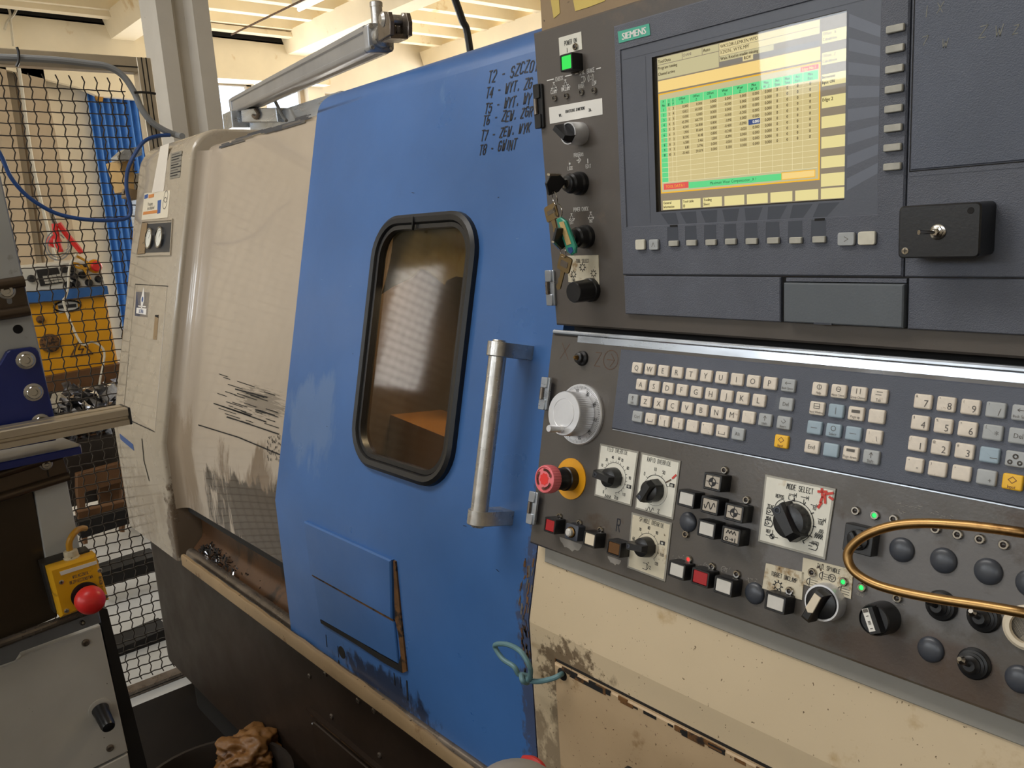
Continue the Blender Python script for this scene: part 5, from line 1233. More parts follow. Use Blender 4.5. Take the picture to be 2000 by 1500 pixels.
f = Fr(a3(1103, 515, .034), Vector((.93, 0, -.36)), Vector((-.36, -.05, -.93)), Vector((0, -1, 0))); keymesh(MB(), f, 'key_brass', .028).build('key_blank', kc_)
MB().rbox(f, -.006, .006, -.0035, .004, .001, .0014, 'oily_steel', .001).build('key_stamp', kc_, smooth=False)

# ================================================================== LOWER OPERATOR PANEL
WP = -.006
op = thing('operator_panel', 'lower sloping brown operator panel with dials, lit buttons and white label plates', 'control panel', B.pt(.2, .15, WP))
b0, b1 = B.at(1077, 652, WP), B.at(1033, 1060, WP)
WRB = .95
MB().prism(B, [(b0[0], b0[1]), (WRB, b0[1]-.0), (WRB, b1[1]), (b1[0], b1[1])], WP-.018, WP, 'panel_lower', .0025).build('panel_plate', op, smooth=False)
# worn panel top; its sky reflection is laid on as bright steel
s0, s1 = B.at(1130, 652, WP), B.at(2000, 706, WP)
ks0 = B.at(1212, 681, -.003)
mb = MB(); vt_ = b0[1]; vk = ks0[1]-.003
rings = [[B.pt(u, v, w_) for v, w_ in ((vk, WP+.0004), (vk-.010, WP+.0006), (vt_+.002, WP+.0006), (vt_-.001, WP-.002))] for u in (s0[0], s0[0]+.10, WRB)]
mb.loft(rings, 'bare_steel', False, False, closed=False).build('worn_sheen_strip', op)
MB().tube([B.pt(b0[0]+.004, vt_-.003, WP-.001), B.pt(WRB, vt_-.003, WP-.001)], .0032, 'bare_steel', 10).build('edge_strip', op)
hinge(B, 1067, 769, op, 'c', .021); hinge(B, 1043, 992, op, 'd', .021)
def PB(px, py, w_=WP): return B.at(px, py, w_)
# jog wheel
u, v = B.at(1104, 807.5, WP+.034); f = B.sub(u, v, WP); rd = 45*B.mp(1104, 808, WP+.034)
u2, v2 = B.at(1123, 809, WP+.004); rd2 = 60*B.mp(1123, 809, WP); f = B.sub((u+u2)/2, (v+v2)/2, WP)
jw = MB().lathe(f, 0, 0, [(rd2, 0), (rd2, .003), (rd2*.97, .0045), (rd2*.72, .0045), (rd2*.70, .004)], 'steel_knurl', 48).build('jog_wheel', op)
mb = MB()
for i in range(100):
    a = 2*math.pi*i/100; r0 = rd2*(.86 if i % 5 else .82); mb.ribbon(f, [(r0*math.cos(a), r0*math.sin(a)), (rd2*.94*math.cos(a), rd2*.94*math.sin(a))], .0004, .0047, 'print_black')
for i, tx in enumerate(('70', '60', '55', '50', '40', '30', '20', '10', '90', '80')):
    a = math.radians(5+36*i); g = f.sub(rd2*.77*math.cos(a), rd2*.77*math.sin(a), .0047, a+math.pi/2); strokes(mb, g, tx, 0, 0, .0042, 'print_black', .0006, 0, .6)
mb.build('dial_marks', jw, smooth=False)
mb = MB(); n = 120; rings = []
for w_, k_, kn in ((.0045, .98, 0), (.006, 1, 1), (.028, 1, 1), (.0295, .985, 0), (.0305, .96, 0), (.0305, .66, 0), (.0302, .645, 0), (.0306, .63, 0)):
    rings.append([f.pt(rd*(k_-(.02 if j % 2 else 0)*kn)*math.cos(2*math.pi*j/n), rd*(k_-(.02 if j % 2 else 0)*kn)*math.sin(2*math.pi*j/n), w_) for j in range(n)])
mb.loft(rings, 'steel_knurl').build('hand_wheel', jw, ang=20)
hx, hy = -rd*.02, rd*.70; MB().lathe(f.sub(hx, hy), 0, 0, [(.0052, .0306), (.0052, .034), (.0042, .035), (.0045, .050), (.0038, .052), (.0015, .052)], 'steel_knurl', 20).build('crank_pin', jw)
# rubber pilot button
u, v = PB(1138, 700); f = B.sub(u, v, WP); o = MB().lathe(f, 0, 0, [(.0095, 0), (.009, .003), (.0065, .005), (.0062, .009), (.0045, .010)], 'black_rubber', 22).build('pilot_button', op); MB().lathe(f, 0, 0, [(.0032, .009), (.003, .013), (.0016, .015)], 'dark_brass', 14).build('button_tip', o)
# emergency stop
u, v = PB(1115.5, 935); f = B.sub(u, v, WP); r_ = 41*B.mp(1115, 935, WP)
es = MB().lathe(f, 0, 0, [(r_, 0), (r_, .0012), (r_*.99, .0014), (r_*.3, .0014)], 'estop_yellow', 40).build('emergency_stop', op, label='red mushroom stop button on a yellow disc')
u, v = B.at(1088, 935, WP+.046); g = B.sub(u, v, WP); rh = 29*B.mp(1088, 935, WP+.046)
mb = MB(); mb.lathe(f, 0, 0, [(rh*.86, .0014), (rh*.86, .012), (rh*.78, .013), (rh*.78, .022), (rh*.70, .024), (rh*.62, .034)], 'black_plastic', 30).build('stop_collar', es)
mb = MB(); n = 60; rings = []
for w_, k_, kn in ((.030, .70, 0), (.033, .96, .5), (.036, 1.0, 1), (.044, 1.0, 1), (.046, .95, .2), (.0465, .86, 0), (.0455, .82, 0), (.0462, .60, 0), (.0462, .50, 0)):
    rings.append([f.pt(rh*(k_-(.04 if j % 2 else 0)*kn)*math.cos(2*math.pi*j/n), rh*(k_-(.04 if j % 2 else 0)*kn)*math.sin(2*math.pi*j/n), w_) for j in range(n)])
mb.loft(rings, 'estop_red').build('mushroom_head', es, ang=25)
mb = MB(); mb.flat(f, [(rh*(.44 if (i//2) % 2 else .38)*math.cos(2*math.pi*i/32), rh*(.44 if (i//2) % 2 else .38)*math.sin(2*math.pi*i/32)) for i in range(32)], .0465, 'estop_red_core')
for a0 in (20, 140, 260):
    mb.ribbon(f, arc(0, 0, rh*.66, a0, a0+62, 10), .0030, .0466, 'estop_print'); a = math.radians(a0+66); c, n_ = math.cos(a), math.sin(a)
    mb.flat(f, [(rh*.52*c, rh*.52*n_), (rh*.80*c, rh*.80*n_), (rh*.68*math.cos(a+.32), rh*.68*math.sin(a+.32))], .0466, 'estop_print')
mb.build('turn_arrows', es, smooth=False)

# override plates and pointer knobs
def knob(fr, u, v, w0, r_, ang, par, nm='selector_knob', L=1.55):
    f = fr.sub(u, v, w0, ang)        # pointer along +x of f
    mb = MB(); mb.lathe(f, 0, 0, [(r_, 0), (r_*.98, .006), (r_*.90, .012), (r_*.55, .0135)], 'black_plastic', 30)
    o = mb.build(nm, par, ang=40)
    wv = r_*.46
    mb = MB(); mb.loft([[f.pt(x, y, 0.001) for x, y in ((-r_*1.05, -wv*.9), (L*r_, -wv*1.0), (L*r_, wv*1.0), (-r_*1.05, wv*.9))],
                        [f.pt(x, y, .014) for x, y in ((-r_*1.0, -wv*.8), (L*r_, -wv*.9), (L*r_, wv*.9), (-r_*1.0, wv*.8))],
                        [f.pt(x, y, .020) for x, y in ((-r_*.7, -wv*.55), (L*r_*.95, -wv*.75), (L*r_*.95, wv*.75), (-r_*.7, wv*.55))]], 'black_plastic')
    mb.build('pointer_bar', o, smooth=False)
    g = f.sub(L*r_*.72, 0, .0200); MB().lathe(g, 0, 0, [(wv*.42, 0), (wv*.42, .0004), (wv*.30, .0005), (wv*.26, -.0002)], 'bezel_stripe_dark', 14).build('grub_screw', o)
    return o
def scale(mb, fr, u, v, r_, marks, a0, a1, w_, full=True, h_=.0031, wd=.0005, m='print_black', tl=.0022):
    mb.ribbon(fr, arc(u, v, r_, a0, a1, 40), wd, w_, m)
    for a, s in marks:
        c, n_ = math.cos(math.radians(a)), math.sin(math.radians(a)); mb.ribbon(fr, [(u+c*r_, v+n_*r_), (u+c*(r_+tl), v+n_*(r_+tl))], wd, w_, m)
        if s: 
            if s == '100': mb.box(fr, u+c*(r_+.0068)-.0034, u+c*(r_+.0068)+.0034, v+n_*(r_+.0068)-.0021, v+n_*(r_+.0068)+.0021, w_-.0002, w_, m)
            strokes(mb, fr, s, u+c*(r_+.0062), v+n_*(r_+.0062), h_*(.6 if s == '100' else 1), 'label_white' if s == '100' else m, .0005, w_+(.0001 if s == '100' else 0), .55)
def wavy(mb, fr, u, v, n_, L, a, w_, m='print_black', zig=False, wd=.0006):
    k_ = 8*n_; mb.ribbon(fr, [(u-L/2+L*i/k_, v+(a*(abs((i/8*2) % 2-1)*2-1) if zig else a*math.sin(i/8*2*math.pi))) for i in range(k_+1)], wd, w_, m)
T2 = WP+.0014+.0002
pF = plate(B, ((1172, 866), (1247.5, 882), (1233, 989.5), (1160, 968)), op, w0=WP)
mb = MB(); ST(mb, B, 'FEED OVERRIDE', 1206, 880.5, 8.5, 'print_black', T2, .00042, sx=.48)
u, v = B.at(1200, 933, WP+.001); rs = 30*B.mp(1200, 933, WP)
scale(mb, B, u, v, rs, [(125, '0'), (150, ''), (170, '2'), (185, ''), (208, '10'), (222, ''), (232, '20'), (246, ''), (256, '40'), (270, ''), (280, '60'), (292, '70'), (308, ''), (322, '80'), (338, ''), (350, '90'), (2, ''), (14, '100'), (30, ''), (43, '110'), (58, ''), (72, '120')], 120, 435, T2)
wavy(mb, B, *B.at(1189, 969.5, WP), 4, .010, .0018, T2, zig=True); ST(mb, B, '%', 1201, 971, 7, 'print_black', T2, .0006); mb.build('lettering', pF, smooth=False)
knob(B, u, v, WP+.0014, .0122, math.radians(187), op, 'feed_knob', 1.4)
pR = plate(B, ((1252.5, 883), (1329.5, 900.5), (1314.5, 1015.5), (1239.5, 993.5)), op, w0=WP)
mb = MB(); ST(mb, B, 'RAPID OVERRIDE', 1287, 901.5, 8.8, 'print_black', T2, .00046, sx=.48)
u, v = B.at(1280, 958, WP+.001); rs = 31*B.mp(1280, 958, WP)
scale(mb, B, u, v, rs, [(222, '0'), (262, '10'), (292, '50'), (335, '100')], 222, 335, T2, h_=.0036); mb.ribbon(B, arc(u, v, rs*.97, 0, 360, 40), .0003, T2-.00005, 'print_black')
a_, b_ = B.at(1303, 942, WP), B.at(1322, 928, WP); mb.ribbon(B, [a_, ((a_[0]+b_[0])/2, (a_[1]+b_[1])/2+.001)], .0014, T2+.0003, 'marker_brown'); mb.ribbon(B, [((a_[0]+b_[0])/2+.002, (a_[1]+b_[1])/2-.001), b_], .0022, T2+.0003, 'marker_red')
wavy(mb, B, *B.at(1270.5, 994.5, WP), 2, .011, .0025, T2); ST(mb, B, '%', 1286, 998.5, 8, 'print_black', T2, .0007); mb.build('lettering', pR, smooth=False)
knob(B, u, v, WP+.0014, .0125, math.radians(122), op, 'rapid_knob', 1.05)
pS = plate(B, ((1233.5, 1000.5), (1312.5, 1021.5), (1299, 1136.5), (1224.5, 1108.5)), op, 'label_plate', 'label_aged', w0=WP)
mb = MB(); ST(mb, B, 'SPINDLE OVERRIDE', 1272.5, 1020.5, 8.5, 'print_black', T2, .00042, sx=.44)
u, v = B.at(1265, 1068, WP+.001); rs = 27*B.mp(1265, 1068, WP)
scale(mb, B, u, v, rs, [(192, '60'), (232, '70'), (267, '80'), (300, '90'), (335, '100'), (10, '110'), (45, '120')], 180, 405, T2)
u3, v3 = B.at(1262.5, 1106, WP); mb.ribbon(B, arc(u3, v3, .0036, -80, 80, 8), .0007, T2, 'print_black').ribbon(B, [(u3-.004, v3-.0032), (u3, v3-.0034)], .0006, T2, 'print_black').ribbon(B, [(u3-.004, v3+.0032), (u3, v3+.0034)], .0006, T2, 'print_black').ribbon(B, [(u3+.0014, v3-.004), (u3+.0014, v3+.004)], .0006, T2, 'print_black'); ST(mb, B, '%', 1269.5, 1109, 6.5, 'print_black', T2, .0006); mb.build('lettering', pS, smooth=False)
knob(B, u, v, WP+.0014, .0115, math.radians(176), op, 'spindle_knob', 1.3)
# MODE SELECT
pM = plate(B, ((1494.5, 926), (1632.5, 954.5), (1611.5, 1093.5), (1480, 1057.5)), op, w0=WP, th=.0016)
T3 = WP+.0022
mb = MB(); ST(mb, B, 'MODE SELECT', 1562, 954.5, 10.5, 'print_black', T3, .00052, sx=.5)
u, v = B.at(1552.6, 1018.5, WP+.001); rs = 40*B.mp(1552, 1018, WP)
tk = [(143, ''), (178, ''), (200, ''), (232, ''), (262, ''), (293, ''), (325, ''), (0, ''), (28, ''), (55, '')]
mb.ribbon(B, arc(u, v, rs*1.02, 143, 415, 50), .0007, T3, 'print_black'); mb.ribbon(B, arc(u, v, rs*.88, 0, 360, 50), .0004, T3, 'print_black')
for a, _ in tk: c, n_ = math.cos(math.radians(a)), math.sin(math.radians(a)); mb.ribbon(B, [(u+c*rs*1.0, v+n_*rs*1.0), (u+c*rs*1.14, v+n_*rs*1.14)], .0009, T3, 'print_black')
for s_, a, b, h_ in (('REPOS', 1523, 969.5, 6.5), ('TEACH', 1506.5, 989.5, 6.5), ('MDA', 1501, 1012, 6.5), ('REF', 1501, 1037.5, 6.5), ('10', 1590, 992.5, 7), ('100', 1602, 1021, 7), ('JOG', 1603, 1037.5, 6.5), ('AUTO', 1591.5, 1061, 7)): ST(mb, B, s_, a, b, h_, 'print_black', T3, .00045, sx=.6)
for a, b in ((1547.5, 966), (1571, 971.5), (1590.5, 987), (1604, 1015)): q_ = B.at(a, b, T3); mb.ribbon(B, [(q_[0]-.0035, q_[1]), (q_[0]+.0038, q_[1])], .0006, T3, 'print_black').ribbon(B, [(q_[0]+.0018, q_[1]-.0013), (q_[0]+.0036, q_[1]), (q_[0]+.0018, q_[1]+.0013)], .0005, T3, 'print_black').ribbon(B, [(q_[0]+.0042, q_[1]-.002), (q_[0]+.0042, q_[1]+.002)], .0005, T3, 'print_black')
q_ = B.at(1545.5, 972, T3); mb.ribbon(B, [(q_[0]-.001, q_[1]-.002), (q_[0]-.0028, q_[1]-.002), (q_[0]-.0028, q_[1]+.002), (q_[0]-.001, q_[1]+.002)], .0005, T3, 'print_black').ribbon(B, [(q_[0]+.001, q_[1]-.002), (q_[0]+.0028, q_[1]-.002), (q_[0]+.0028, q_[1]+.002), (q_[0]+.001, q_[1]+.002)], .0005, T3, 'print_black')
q_ = B.at(1569.5, 979.5, T3); mb.ribbon(B, [(q_[0], q_[1]-.002), (q_[0], q_[1]+.002)], .0006, T3, 'print_black')
for a, b in ((1504.5, 999.5), (1501, 1022)): q_ = B.at(a, b, T3); mb.ribbon(B, [(q_[0]-.004, q_[1]-.003), (q_[0]+.003, q_[1]-.003), (q_[0]+.0045, q_[1]), (q_[0]+.003, q_[1]+.003), (q_[0]-.004, q_[1]+.003), (q_[0]-.004, q_[1]-.003)], .0007, T3, 'print_black').ribbon(B, [(q_[0]-.002, q_[1]-.0015), (q_[0]+.0005, q_[1]), (q_[0]-.002, q_[1]+.0015), (q_[0]-.0035, q_[1])], .0007, T3, 'print_black')
q_ = B.at(1588, 1067.5, T3); mb.ribbon(B, [(q_[0]-.004, q_[1]-.003), (q_[0]+.003, q_[1]-.003), (q_[0]+.0045, q_[1]), (q_[0]+.003, q_[1]+.003), (q_[0]-.004, q_[1]+.003)], .0007, T3, 'print_black').ribbon(B, [(q_[0]-.005, q_[1]), (q_[0]-.001, q_[1])], .0006, T3, 'print_black')
for i in range(2): wavy(mb, B, *B.at(1601.5-i*.8, 1044+i*5, WP), 4, .008, .0014, T3, zig=True)
for i in range(2): q_ = B.at(1520, 978, T3); mb.ribbon(B, arc(q_[0]+.008, q_[1]+.008, .011-i*.003, 195, 255, 6), .0006, T3, 'print_black')
q_ = B.at(1507.5, 1047.5, T3); mb.ribbon(B, arc(*q_, .0024, 0, 360, 12), .0006, T3, 'print_black').ribbon(B, [(q_[0]-.0065, q_[1]), (q_[0]+.0065, q_[1])], .0006, T3, 'print_black').flat(B, [q_]+arc(*q_, .0024, 0, 90, 5), T3+.0001, 'print_black').flat(B, [q_]+arc(*q_, .0024, 180, 270, 5), T3+.0001, 'print_black').ribbon(B, [(q_[0], q_[1]-.006), (q_[0], q_[1])], .0006, T3, 'print_black')
TR = T3+.0003
for l_ in (((1598, 960), (1614, 960.5)), ((1605, 955), (1606, 971)), ((1606, 971), (1602, 981)), ((1611, 967), (1611.5, 982)), ((1612, 965), (1626, 963)), ((1620, 971), (1626, 975)), ((1604, 982), (1598, 991))): mb.ribbon(B, [B.at(*p, TR) for p in l_], .0024, TR, 'marker_red')
mb.build('lettering', pM, smooth=False)
knob(B, u, v, WP+.0020, .0175, math.radians(232), op, 'mode_knob', 1.0)
# buttons, lamps, plugs
def icon_cross(mb, f, w_):
    mb.ribbon(f, arc(0, 0, .0040, 0, 360, 18), .0008, w_, 'print_black').ribbon(f, [(-.007, 0), (.007, 0)], .0007, w_, 'print_black').ribbon(f, [(0, -.006), (0, .006)], .0007, w_, 'print_black')
    return mb.flat(f, [(0, 0)]+arc(0, 0, .004, 0, 90, 6), w_+.0001, 'print_black').flat(f, [(0, 0)]+arc(0, 0, .004, 180, 270, 6), w_+.0001, 'print_black')
def icon_wave(mb, f, w_): wavy(mb, f, 0, 0, 2, .013, .0034, w_, wd=.0008); return mb
def icon_zig(mb, f, w_):
    wavy(mb, f, 0, -.0035, 3, .011, .0016, w_, zig=True, wd=.0008)
    mb.ribbon(f, arc(-.0045, .0035, .0016, 0, 360, 10), .0008, w_, 'print_black').ribbon(f, [(-.001, .0035), (.003, .0035)], .0008, w_, 'print_black').ribbon(f, [(.0018, .0023), (.003, .0035), (.0018, .0047)], .0007, w_, 'print_black'); return mb.ribbon(f, [(.0052, .0018), (.0052, .0055)], .0008, w_, 'print_black')
BW = dict(wd=.0225, ht=.0175)
button(B, 1073.5, 1026.5, op, 'red_lens', w0=WP, wd=.0200, ht=.0185)
# round lamp in a square frame
u, v = B.at(1116.5, 1039.5, WP+.012); f = B.sub(u, v, WP); mb = MB(); o1 = rrect(-.0105, -.0095, .0105, .0095, .002, 3)
mb.loft([[f.pt(*p, 0) for p in o1], [f.pt(*p, .012) for p in o1], [f.pt(*p, .0125) for p in inset(o1, .0008)]], 'bezel_stripe_dark'); rl = mb.build('round_button', op); MB().lathe(f, 0, 0, [(.0068, .0125), (.0066, .0145), (.0052, .0150)], 'dark_brass', 24).lathe(f, 0, 0, [(.0050, .015), (.0048, .018), (.0030, .0195)], 'white_lens', 22).build('round_lens', rl)
button(B, 1151, 1053.5, op, 'cream_lens', w0=WP, wd=.0200, ht=.0180)
button(B, 1198.5, 1071, op, 'amber_lens', w0=WP, wd=.0215, ht=.0175)
for a, b, l_, ic in ((1391, 941.5, 'icon_lens', icon_cross), (1339.5, 974.5, 'white_lens', None), (1385.5, 987.5, 'icon_lens', icon_wave), (1433, 1001.5, 'icon_lens', icon_cross), (1379, 1033.5, 'white_lens', None), (1427, 1046.5, 'icon_lens', icon_zig),
                     (1321, 1114, 'white_lens', None), (1367, 1128.5, 'red_lens', None), (1412, 1145.5, 'white_lens', None), (1513.5, 1178, 'white_lens', None)): button(B, a, b, op, l_, w0=WP, icon=ic, **BW)
for a, b, c in ((1092, 1008.4, 0), (1131, 1021.6, 0), (1172, 1035, 0), (1414.5, 918.4, 0), (1457.4, 976.6, 0), (1338.6, 1043.5, 0), (1344.8, 1092.5, 'red_led'), (1390, 1106.5, 0), (1438.5, 1121.5, 0), (1670.6, 997.6, 0), (1708, 1006.6, 'green_led'), (1745, 1014, 0), (1785, 1023, 0), (1826.6, 1033, 0), (1870, 1044, 0), (1913.3, 1053, 0), (1960, 1064, 0), (1682.6, 1147.6, 'green_led'), (1752, 1168.6, 0)):
    led(B, a, b, op, c or 'led_off', .0042, WP)
PL = None
for a, b, r0 in ((1342.5, 1019.5, 0), (1472.4, 1159, 0), (1760, 1074, 0), (1841.6, 1095, 0), (1929, 1116.6, 0), (1816.6, 1269, 0), (1991, 1327, 0), (2012, 1140, 0)):
    u, v = B.at(a, b, WP+.002); f = B.sub(u, v, WP)
    if PL is None: PL = MB().lathe(f, 0, 0, [(.0108, 0), (.0108, .0012), (.0100, .0024), (.0080, .0036), (.0050, .0044), (.0015, .0047)], 'plug_plastic', 28).build('blank_plug', op); dpl = WL[PL.name]-f.O
    else: inst('blank_plug', PL, f.O+dpl, op)
# TURRET UNCLAMP / TAIL SPINDLE plates
p_ = plate(B, ((1496, 1100), (1570.6, 1118.3), (1566, 1172), (1488.5, 1149)), op, 'label_plate', 'label_aged', w0=WP, edge=False)
mb = MB(); ST(mb, B, 'TURRET UNCLAMP', 1531, 1127, 8.5, 'print_black', WP+.0015, .00045, sx=.47); gear(mb, B, 1519, 1144, 'print_black', 1.0, WP+.0015); mb.build('lettering', p_, smooth=False); led(B, 1541.4, 1154.5, op, 'led_off', .0042, WP+.0012)
p_ = plate(B, ((1568.5, 1089), (1666.5, 1113.5), (1661.5, 1170), (1564.5, 1140)), op, 'label_plate', 'label_aged', w0=WP, edge=False)
mb = MB(); ST(mb, B, 'TAIL SPINDLE', 1618, 1110.5, 8.5, 'print_black', WP+.0015, .00045, sx=.47)
for a, b in ((1606, 1124.5), (1581, 1136), (1642, 1153)):
    q_ = B.at(a, b, WP+.0015); mb.ribbon(B, arc(q_[0], q_[1], .0030, 100, 260, 8), .0006, WP+.0015, 'print_black').ribbon(B, [(q_[0], q_[1]-.004), (q_[0], q_[1]+.004)], .0007, WP+.0015, 'print_black')
    for dv in (-.0022, 0, .0022): mb.ribbon(B, [(q_[0]+.001, q_[1]+dv), (q_[0]+.008, q_[1]+dv)], .0004, WP+.0015, 'print_black')
q_ = B.at(1625, 1129, WP+.0015); mb.ribbon(B, arc(*q_, .0034, 0, 360, 14), .0006, WP+.0015, 'print_black').ribbon(B, [(q_[0]-.002, q_[1]-.0012), (q_[0]+.002, q_[1]-.0012), (q_[0], q_[1]+.002), (q_[0]-.002, q_[1]-.0012)], .0005, WP+.0015, 'print_black')
mb.build('lettering', p_, smooth=False); led(B, 1585.6, 1118.3, op, 'led_off', .0042, WP+.0012); led(B, 1647, 1136.5, op, 'green_led', .0042, WP+.0012)
# tail spindle lever switch
u, v = B.at(1603, 1178, WP+.014); f = B.sub(u, v, WP); r_ = .0172
ts = MB().lathe(f, 0, 0, [(r_*1.02, 0), (r_, .011), (r_*.96, .013), (r_*.86, .013), (r_*.84, .009)], 'steel_knurl', 36, True, False).build('tail_spindle_switch', op)
mb = MB().lathe(f, 0, 0, [(r_*.84, .008), (r_*.83, .015), (r_*.5, .017)], 'black_plastic', 30); mb.build('switch_base', ts)
g = f.sub(0, 0, .015, math.radians(112)); mb = MB(); mb.loft([[g.pt(x, y, 0) for x, y in ((-r_*.8, -.0052), (r_*.95, -.0052), (r_*.95, .0052), (-r_*.8, .0052))], [g.pt(x, y, .012) for x, y in ((-r_*.75, -.0042), (r_*1.0, -.0042), (r_*1.0, .0042), (-r_*.75, .0042))], [g.pt(x, y, .014) for x, y in ((-r_*.6, -.0030), (r_*.85, -.0030), (r_*.85, .0030), (-r_*.6, .0030))]], 'black_plastic'); mb.build('switch_lever', ts)
MB().prism(g, [(-r_*.62, -.0036), (r_*.35, -.0040), (r_*.5, 0), (r_*.35, .0040), (-r_*.62, .0036)], .0138, .0150, 'cream_lens', .0004).build('lever_insert', ts)
# round black selector with paper strip
u, v = B.at(1706, 1211.5, WP+.022); f = B.sub(u, v, WP); r_ = 32*B.mp(1706, 1212, WP+.022)
rs_ = MB().lathe(f, 0, 0, [(r_*1.04, 0), (r_*1.04, .004), (r_, .018), (r_*.97, .021), (r_*.90, .022), (r_*.86, .0205), (r_*.2, .0205)], 'black_plastic', 40).build('round_selector', op)
g = f.sub(0, 0, .0205, math.radians(62)); MB().loft([[g.pt(x, y, 0) for x, y in ((-r_*.84, -.007), (r_*.84, -.007), (r_*.84, .007), (-r_*.84, .007))], [g.pt(x, y, .006) for x, y in ((-r_*.80, -.0048), (r_*.78, -.0048), (r_*.78, .0048), (-r_*.80, .0048))]], 'black_plastic').build('selector_bar', rs_, smooth=False)
pp = MB().box(g, -r_*.78, r_*.62, -.001, .0045, .006, .0064, 'tape_white').build('paper_strip', rs_, smooth=False)
mb = MB().box(g, -r_*.76, -r_*.55, -.0005, .004, .0064, .0067, 'print_grey')
for x in (-.35, -.02, .06, .14, .42): mb.box(g, r_*x, r_*(x+.05), .0006, .0028, .0064, .0067, 'print_grey')
mb.build('strip_print', pp, smooth=False)
# square rocker under the brass loop
u, v = B.at(1676, 1054, WP+.012); f = B.sub(u, v, WP); sq = MB().rbox(f, -.0135, .0135, -.0125, .0125, 0, .012, 'black_plastic', .001, .0008).build('square_selector', op); mb = MB(); mb.lathe(f, 0, 0, [(.0095, .012), (.0093, .0145), (.008, .0150)], 'black_plastic', 24).box(f.sub(0, 0, 0, .9), -.008, .008, -.002, .002, .015, .019, 'black_plastic', .0006).build('selector_dial', sq)
# toggle boots
def boot(px, py, ang_, bare=True):
    u, v = B.at(px, py, WP+.006); f = B.sub(u, v, WP); c, n_ = math.cos(math.radians(ang_)), math.sin(math.radians(ang_))
    o = MB().lathe(f, 0, 0, [(.0128, 0), (.0128, .002), (.0112, .0035), (.0114, .0050), (.0094, .0056), (.0096, .0075), (.0076, .0082), (.0076, .010), (.0058, .011), (.0045, .013)], 'black_rubber', 28).build('toggle_switch', op)
    MB().tube([f.pt(0, 0, .010), f.pt(c*.003, n_*.003, .016), f.pt(c*.006, n_*.006, .022), f.pt(c*.0072, n_*.0072, .0245)], [.0020, .0026, .0036, .0018], 'chrome' if bare else 'black_rubber', 12).build('switch_lever', o)
boot(1834, 1184, 250, False); boot(1917, 1206, 250); boot(1898, 1298, 240)
u, v = B.at(2006, 1227, WP+.004); f = B.sub(u, v, WP); MB().lathe(f, 0, 0, [(.0175, 0), (.0175, .004), (.0150, .006), (.0120, .006), (.0115, .002)], 'cream_lens', 30, True, False).build('white_collar', op)
# worn prints and graffiti
mb = MB(); random.seed(9)
u, v = B.at(1104, 686, WP); strokes(mb, B, 'X', u, v, .020, 'marker_brown', .0009, WP+.0002, 1.1, .3, 'c', 0, .2)
u, v = B.at(1168, 702, WP); strokes(mb, B, 'Z', u, v, .0165, 'marker_brown', .0010, WP+.0002, .85, .3, 'c')
u, v = B.at(1193, 703, WP); mb.ribbon(B, arc(u, v, .0115, 0, 360, 20), .0010, WP+.0002, 'marker_brown').ribbon(B, [(u-.006, v), (u+.006, v)], .0009, WP+.0002, 'marker_brown').ribbon(B, [(u, v-.007), (u+.006, v), (u, v+.008)], .0009, WP+.0002, 'marker_brown')
mb.build('brown_marks', op, smooth=False)
mb = MB(); u, v = B.at(1208, 1026, WP); strokes(mb, B, 'R', u, v, .0145, 'marker_black', .0013, WP+.0002, .5).build('pen_mark', op, smooth=False)
mb = MB(); rnd = random.Random(17)
for a, b in ((1325, 1087), (1376, 1101), (1416, 1112), (1466, 1133), (1760, 1000), (1845, 1010), (1790, 990), (1685, 1160), (1755, 1180), (1765, 985), (1825, 1002)):
    for i in range(7): 
        u, v = B.at(a+rnd.uniform(-12, 12), b+rnd.uniform(-4, 4), WP); mb.ribbon(B, [(u, v), (u+rnd.uniform(-.003, .003), v+rnd.uniform(-.0012, .0012))], .0004, WP+.0002, 'print_worn')
u, v = B.at(1414, 1113, WP); mb.ribbon(B, arc(u, v, .0035, 120, 400, 12), .0005, WP+.0002, 'print_worn'); mb.ribbon(B, [B.at(*p, WP) for p in ((1461, 1128), (1463, 1138), (1484, 1144))], .0005, WP+.0002, 'print_worn')
ST(mb, B, 'CLAMP', 1681, 1161, 6, 'print_worn', WP+.0002, .0004, sx=.5)
mb.build('worn_lettering', op, smooth=False)
mb = MB()
for cxp, cyp, sx_, sy_ in ((1115, 1062, 22, 18), (1200, 1096, 13, 12)):
    pts = []
    for i in range(14): a = math.pi*i/13; pts.append(B.at(cxp+sx_*math.cos(a), cyp-6+sy_*math.sin(a)*(1+.15*math.sin(i*2.3))+(sx_*math.cos(a))*.35, WP))
    mb.flat(B, pts, WP+.00015, 'print_worn')
mb.build('rubbed_patch', op, smooth=False)

